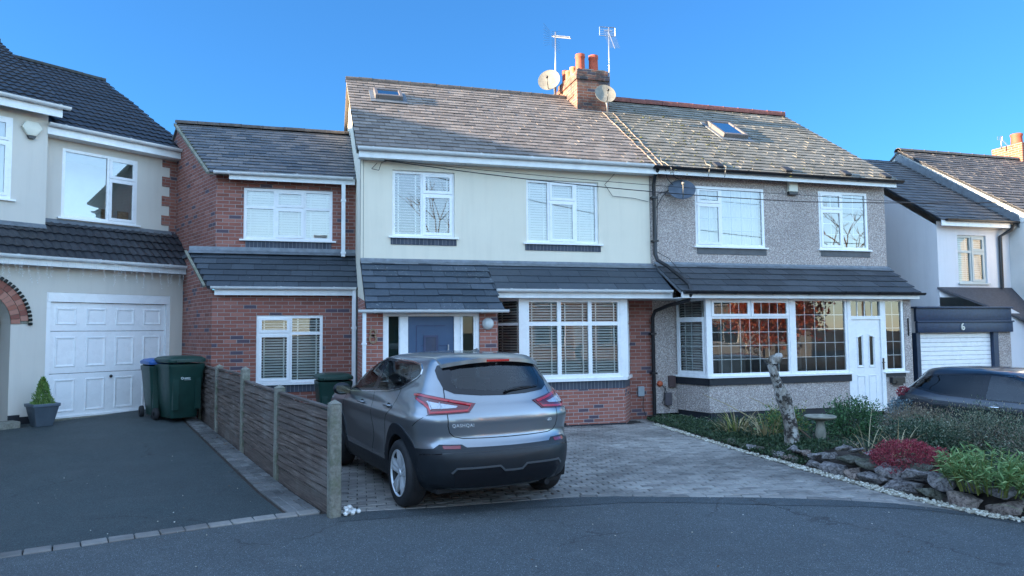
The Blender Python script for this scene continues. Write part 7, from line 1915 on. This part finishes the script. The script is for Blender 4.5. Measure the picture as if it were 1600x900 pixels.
# ------------------------------------------------------------ dark hatchback in front of the white house
C2 = thing('parked_car', (0,0,0), 'dark grey hatchback parked behind the garden shrubs, at the right edge', 'car')
tabH = [
 (.20,-1.75,1.75,.74,.40,.45,2.5),(.30,-1.93,1.95,.81,.50,.60,2.5),(.45,-1.99,2.0,.845,.50,.62,2.5),(.60,-1.99,2.0,.850,.50,.62,2.5),
 (.75,-1.95,1.96,.855,.46,.60,2.5),(.85,-1.93,1.86,.855,.44,.58,2.5),(.90,-1.92,1.70,.845,.44,.50,2.5),(.95,-1.90,1.35,.83,.43,.45,2.5),
 (.99,-1.87,1.05,.815,.42,.40,2.4),(1.10,-1.77,.82,.76,.40,.40,2.4),(1.20,-1.67,.60,.71,.40,.40,2.3),(1.30,-1.57,.36,.655,.40,.40,2.3),
 (1.38,-1.49,.12,.59,.35,.42,2.2),(1.42,-1.36,-.08,.50,.30,.45,2.2),(1.445,-1.1,-.30,.36,.30,.40,2.1),(1.455,-.85,-.45,.08,.1,.15,2.0)]
zh = zlist(.20, 1.455, lambda z: .02 if z < .8 else (.011 if z < 1.05 else (.014 if z < 1.37 else .004)))
PH = paint('black_grey_paint', (.035,.042,.055), .28, .6)
car2 = Car(C2, tabH, dict(taper_r=.12, taper_f=.06, yr_axle=-1.22, yf_axle=1.25, zs=zh, ns=50), PH)
gF = [(.80,.985),(-.28,1.01),(-.28,1.35),(.0,1.335),(.30,1.24),(.55,1.12)]; gR = [(-.36,1.015),(-.95,1.04),(-1.45,1.12),(-1.40,1.20),(-1.10,1.31),(-.36,1.35)]
def cutH(c):
    if abs(c.x) > .5:
        for yc in (-1.22,1.25):
            if (c.y-yc)**2+(c.z-.31)**2 < .365**2: return True
        if inpoly((c.y, c.z), gF) or inpoly((c.y, c.z), gR): return True
    if c.y > .0 and c.z > 1.02 and inpoly((c.x, c.z), [(-.66,1.03),(.66,1.03),(.48,1.34),(-.48,1.34)]): return True
    return False
car2.body(cutH)
ln = car2.patch
ln('window_trim', [(.90,.965),(-.30,.99),(-.95,1.02),(-1.50,1.10),(-1.50,1.16),(-1.42,1.23),(-1.12,1.335),(-.36,1.375),(.02,1.36),(.34,1.26),(.62,1.12)], 'L', 'gloss', off=.003, depth=.004, res=.06, holes=[gF, gR])
ln('side_window', shrink(gF, -.008), 'L', glass_mat('clear_car_glass', tint=(.45,.5,.5), k=2.2, wob=.0002), off=.001, depth=0, res=.06); ln('side_window', shrink(gR, -.008), 'L', 'glass_dark', off=.001, depth=0, res=.06)
ln('rear_window', [(-.50,1.04),(.50,1.04),(.44,1.34),(-.44,1.34)], 'R', 'gloss', mirror=False, off=.004, depth=.006, res=.05)
ln('windscreen', [(-.64,1.04),(.64,1.04),(.48,1.33),(-.48,1.33)], 'F', 'glass_car', mirror=False, off=0, depth=0, res=.05)
ln('tail_light', [(.70,.98),(.78,1.0),(1.05,.97),(1.18,.93),(1.15,.83),(.95,.80),(.80,.86)], ('D',138.7), 'redlens', off=.008, depth=.012, res=.03)
ln('headlight', [(.42,.82),(.62,.88),(.76,.86),(.76,.76),(.50,.72)], 'F', 'clearlens', off=.006, depth=.01, res=.04)
ln('shut_line', strip_poly([(-.34,.97),(-.38,.80),(-.36,.40)], .008), 'L', 'seam', off=.0015, depth=.002, res=.05)
ln('shut_line', strip_poly([(.86,.95),(.84,.80),(.80,.40)], .008), 'L', 'seam', off=.0015, depth=.002, res=.05)
ln('body_crease', strip_poly([(-1.7,.90),(-.5,.86),(1.4,.82)], .02), 'L', PH, off=.010, depth=.012, res=.05)
for sg in (-1,1):
    m = M(T(.93*sg,.66,1.0)); m.lathe([(.002,-.05),(.055,-.045),(.08,0),(.07,.05),(.002,.075)], 18, Matrix.Rotation(R(90), 4, 'X') @ Matrix.Diagonal((1.25,.85,-1,1))); o = m.build('door_mirror', PH, C2, smooth=True)
    bm = bmesh.new(); bm.from_mesh(o.data); bmesh.ops.recalc_face_normals(bm, faces=bm.faces); bm.to_mesh(o.data); bm.free()
    h = car2.bvh.ray_cast(Vector((3*sg, -.16, .90)), Vector((-sg,0,0)))[0]; m = M(); m.tube([(h.x+.004*sg,-.06,.90),(h.x+.03*sg,-.08,.90),(h.x+.03*sg,-.24,.90),(h.x+.004*sg,-.27,.90)], .012, 8); m.build('door_handle', 'chrome', C2, smooth=True)
    for y in (-1.22,1.25):
        wheel(C2, .75*sg, y, .31, .20, sg, rim_r=.20)
        m = M(Matrix.Translation((.66*sg, y, .31)) @ Matrix.Rotation(R(90)*sg, 4, 'Y')); liner(m, .375, .15, -.15, sg, -.06); m.build('arch_liner', 'seam', C2, smooth=True)
m = M(); m.box(-.64,.64,-1.6,1.2,.28,.34); m.box(-.62,.62,-1.5,-.95,.34,.86)
m.build('cabin_floor', 'seat', C2)
for x in (-.35,.35):
    m = M(); m.bbox(x-.22,x+.22,-.38,-.24,.5,1.05,.04); m.bbox(x-.12,x+.12,-.36,-.27,1.06,1.22,.03); m.bbox(x-.22,x+.22,-.3,.2,.40,.55,.04); m.build('front_seat', 'seat', C2)
m = M(); m.bbox(-.6,.6,-1.05,-.90,.45,1.05,.04); m.build('rear_seat', 'seat', C2)
m = M(); m.box(-.65,.65,-1.7,1.7,.20,.24); m.build('underbody', 'seam', C2)
C2.location = (10.55, 8.15, -.28); C2.rotation_euler = (0,0,R(180+10))
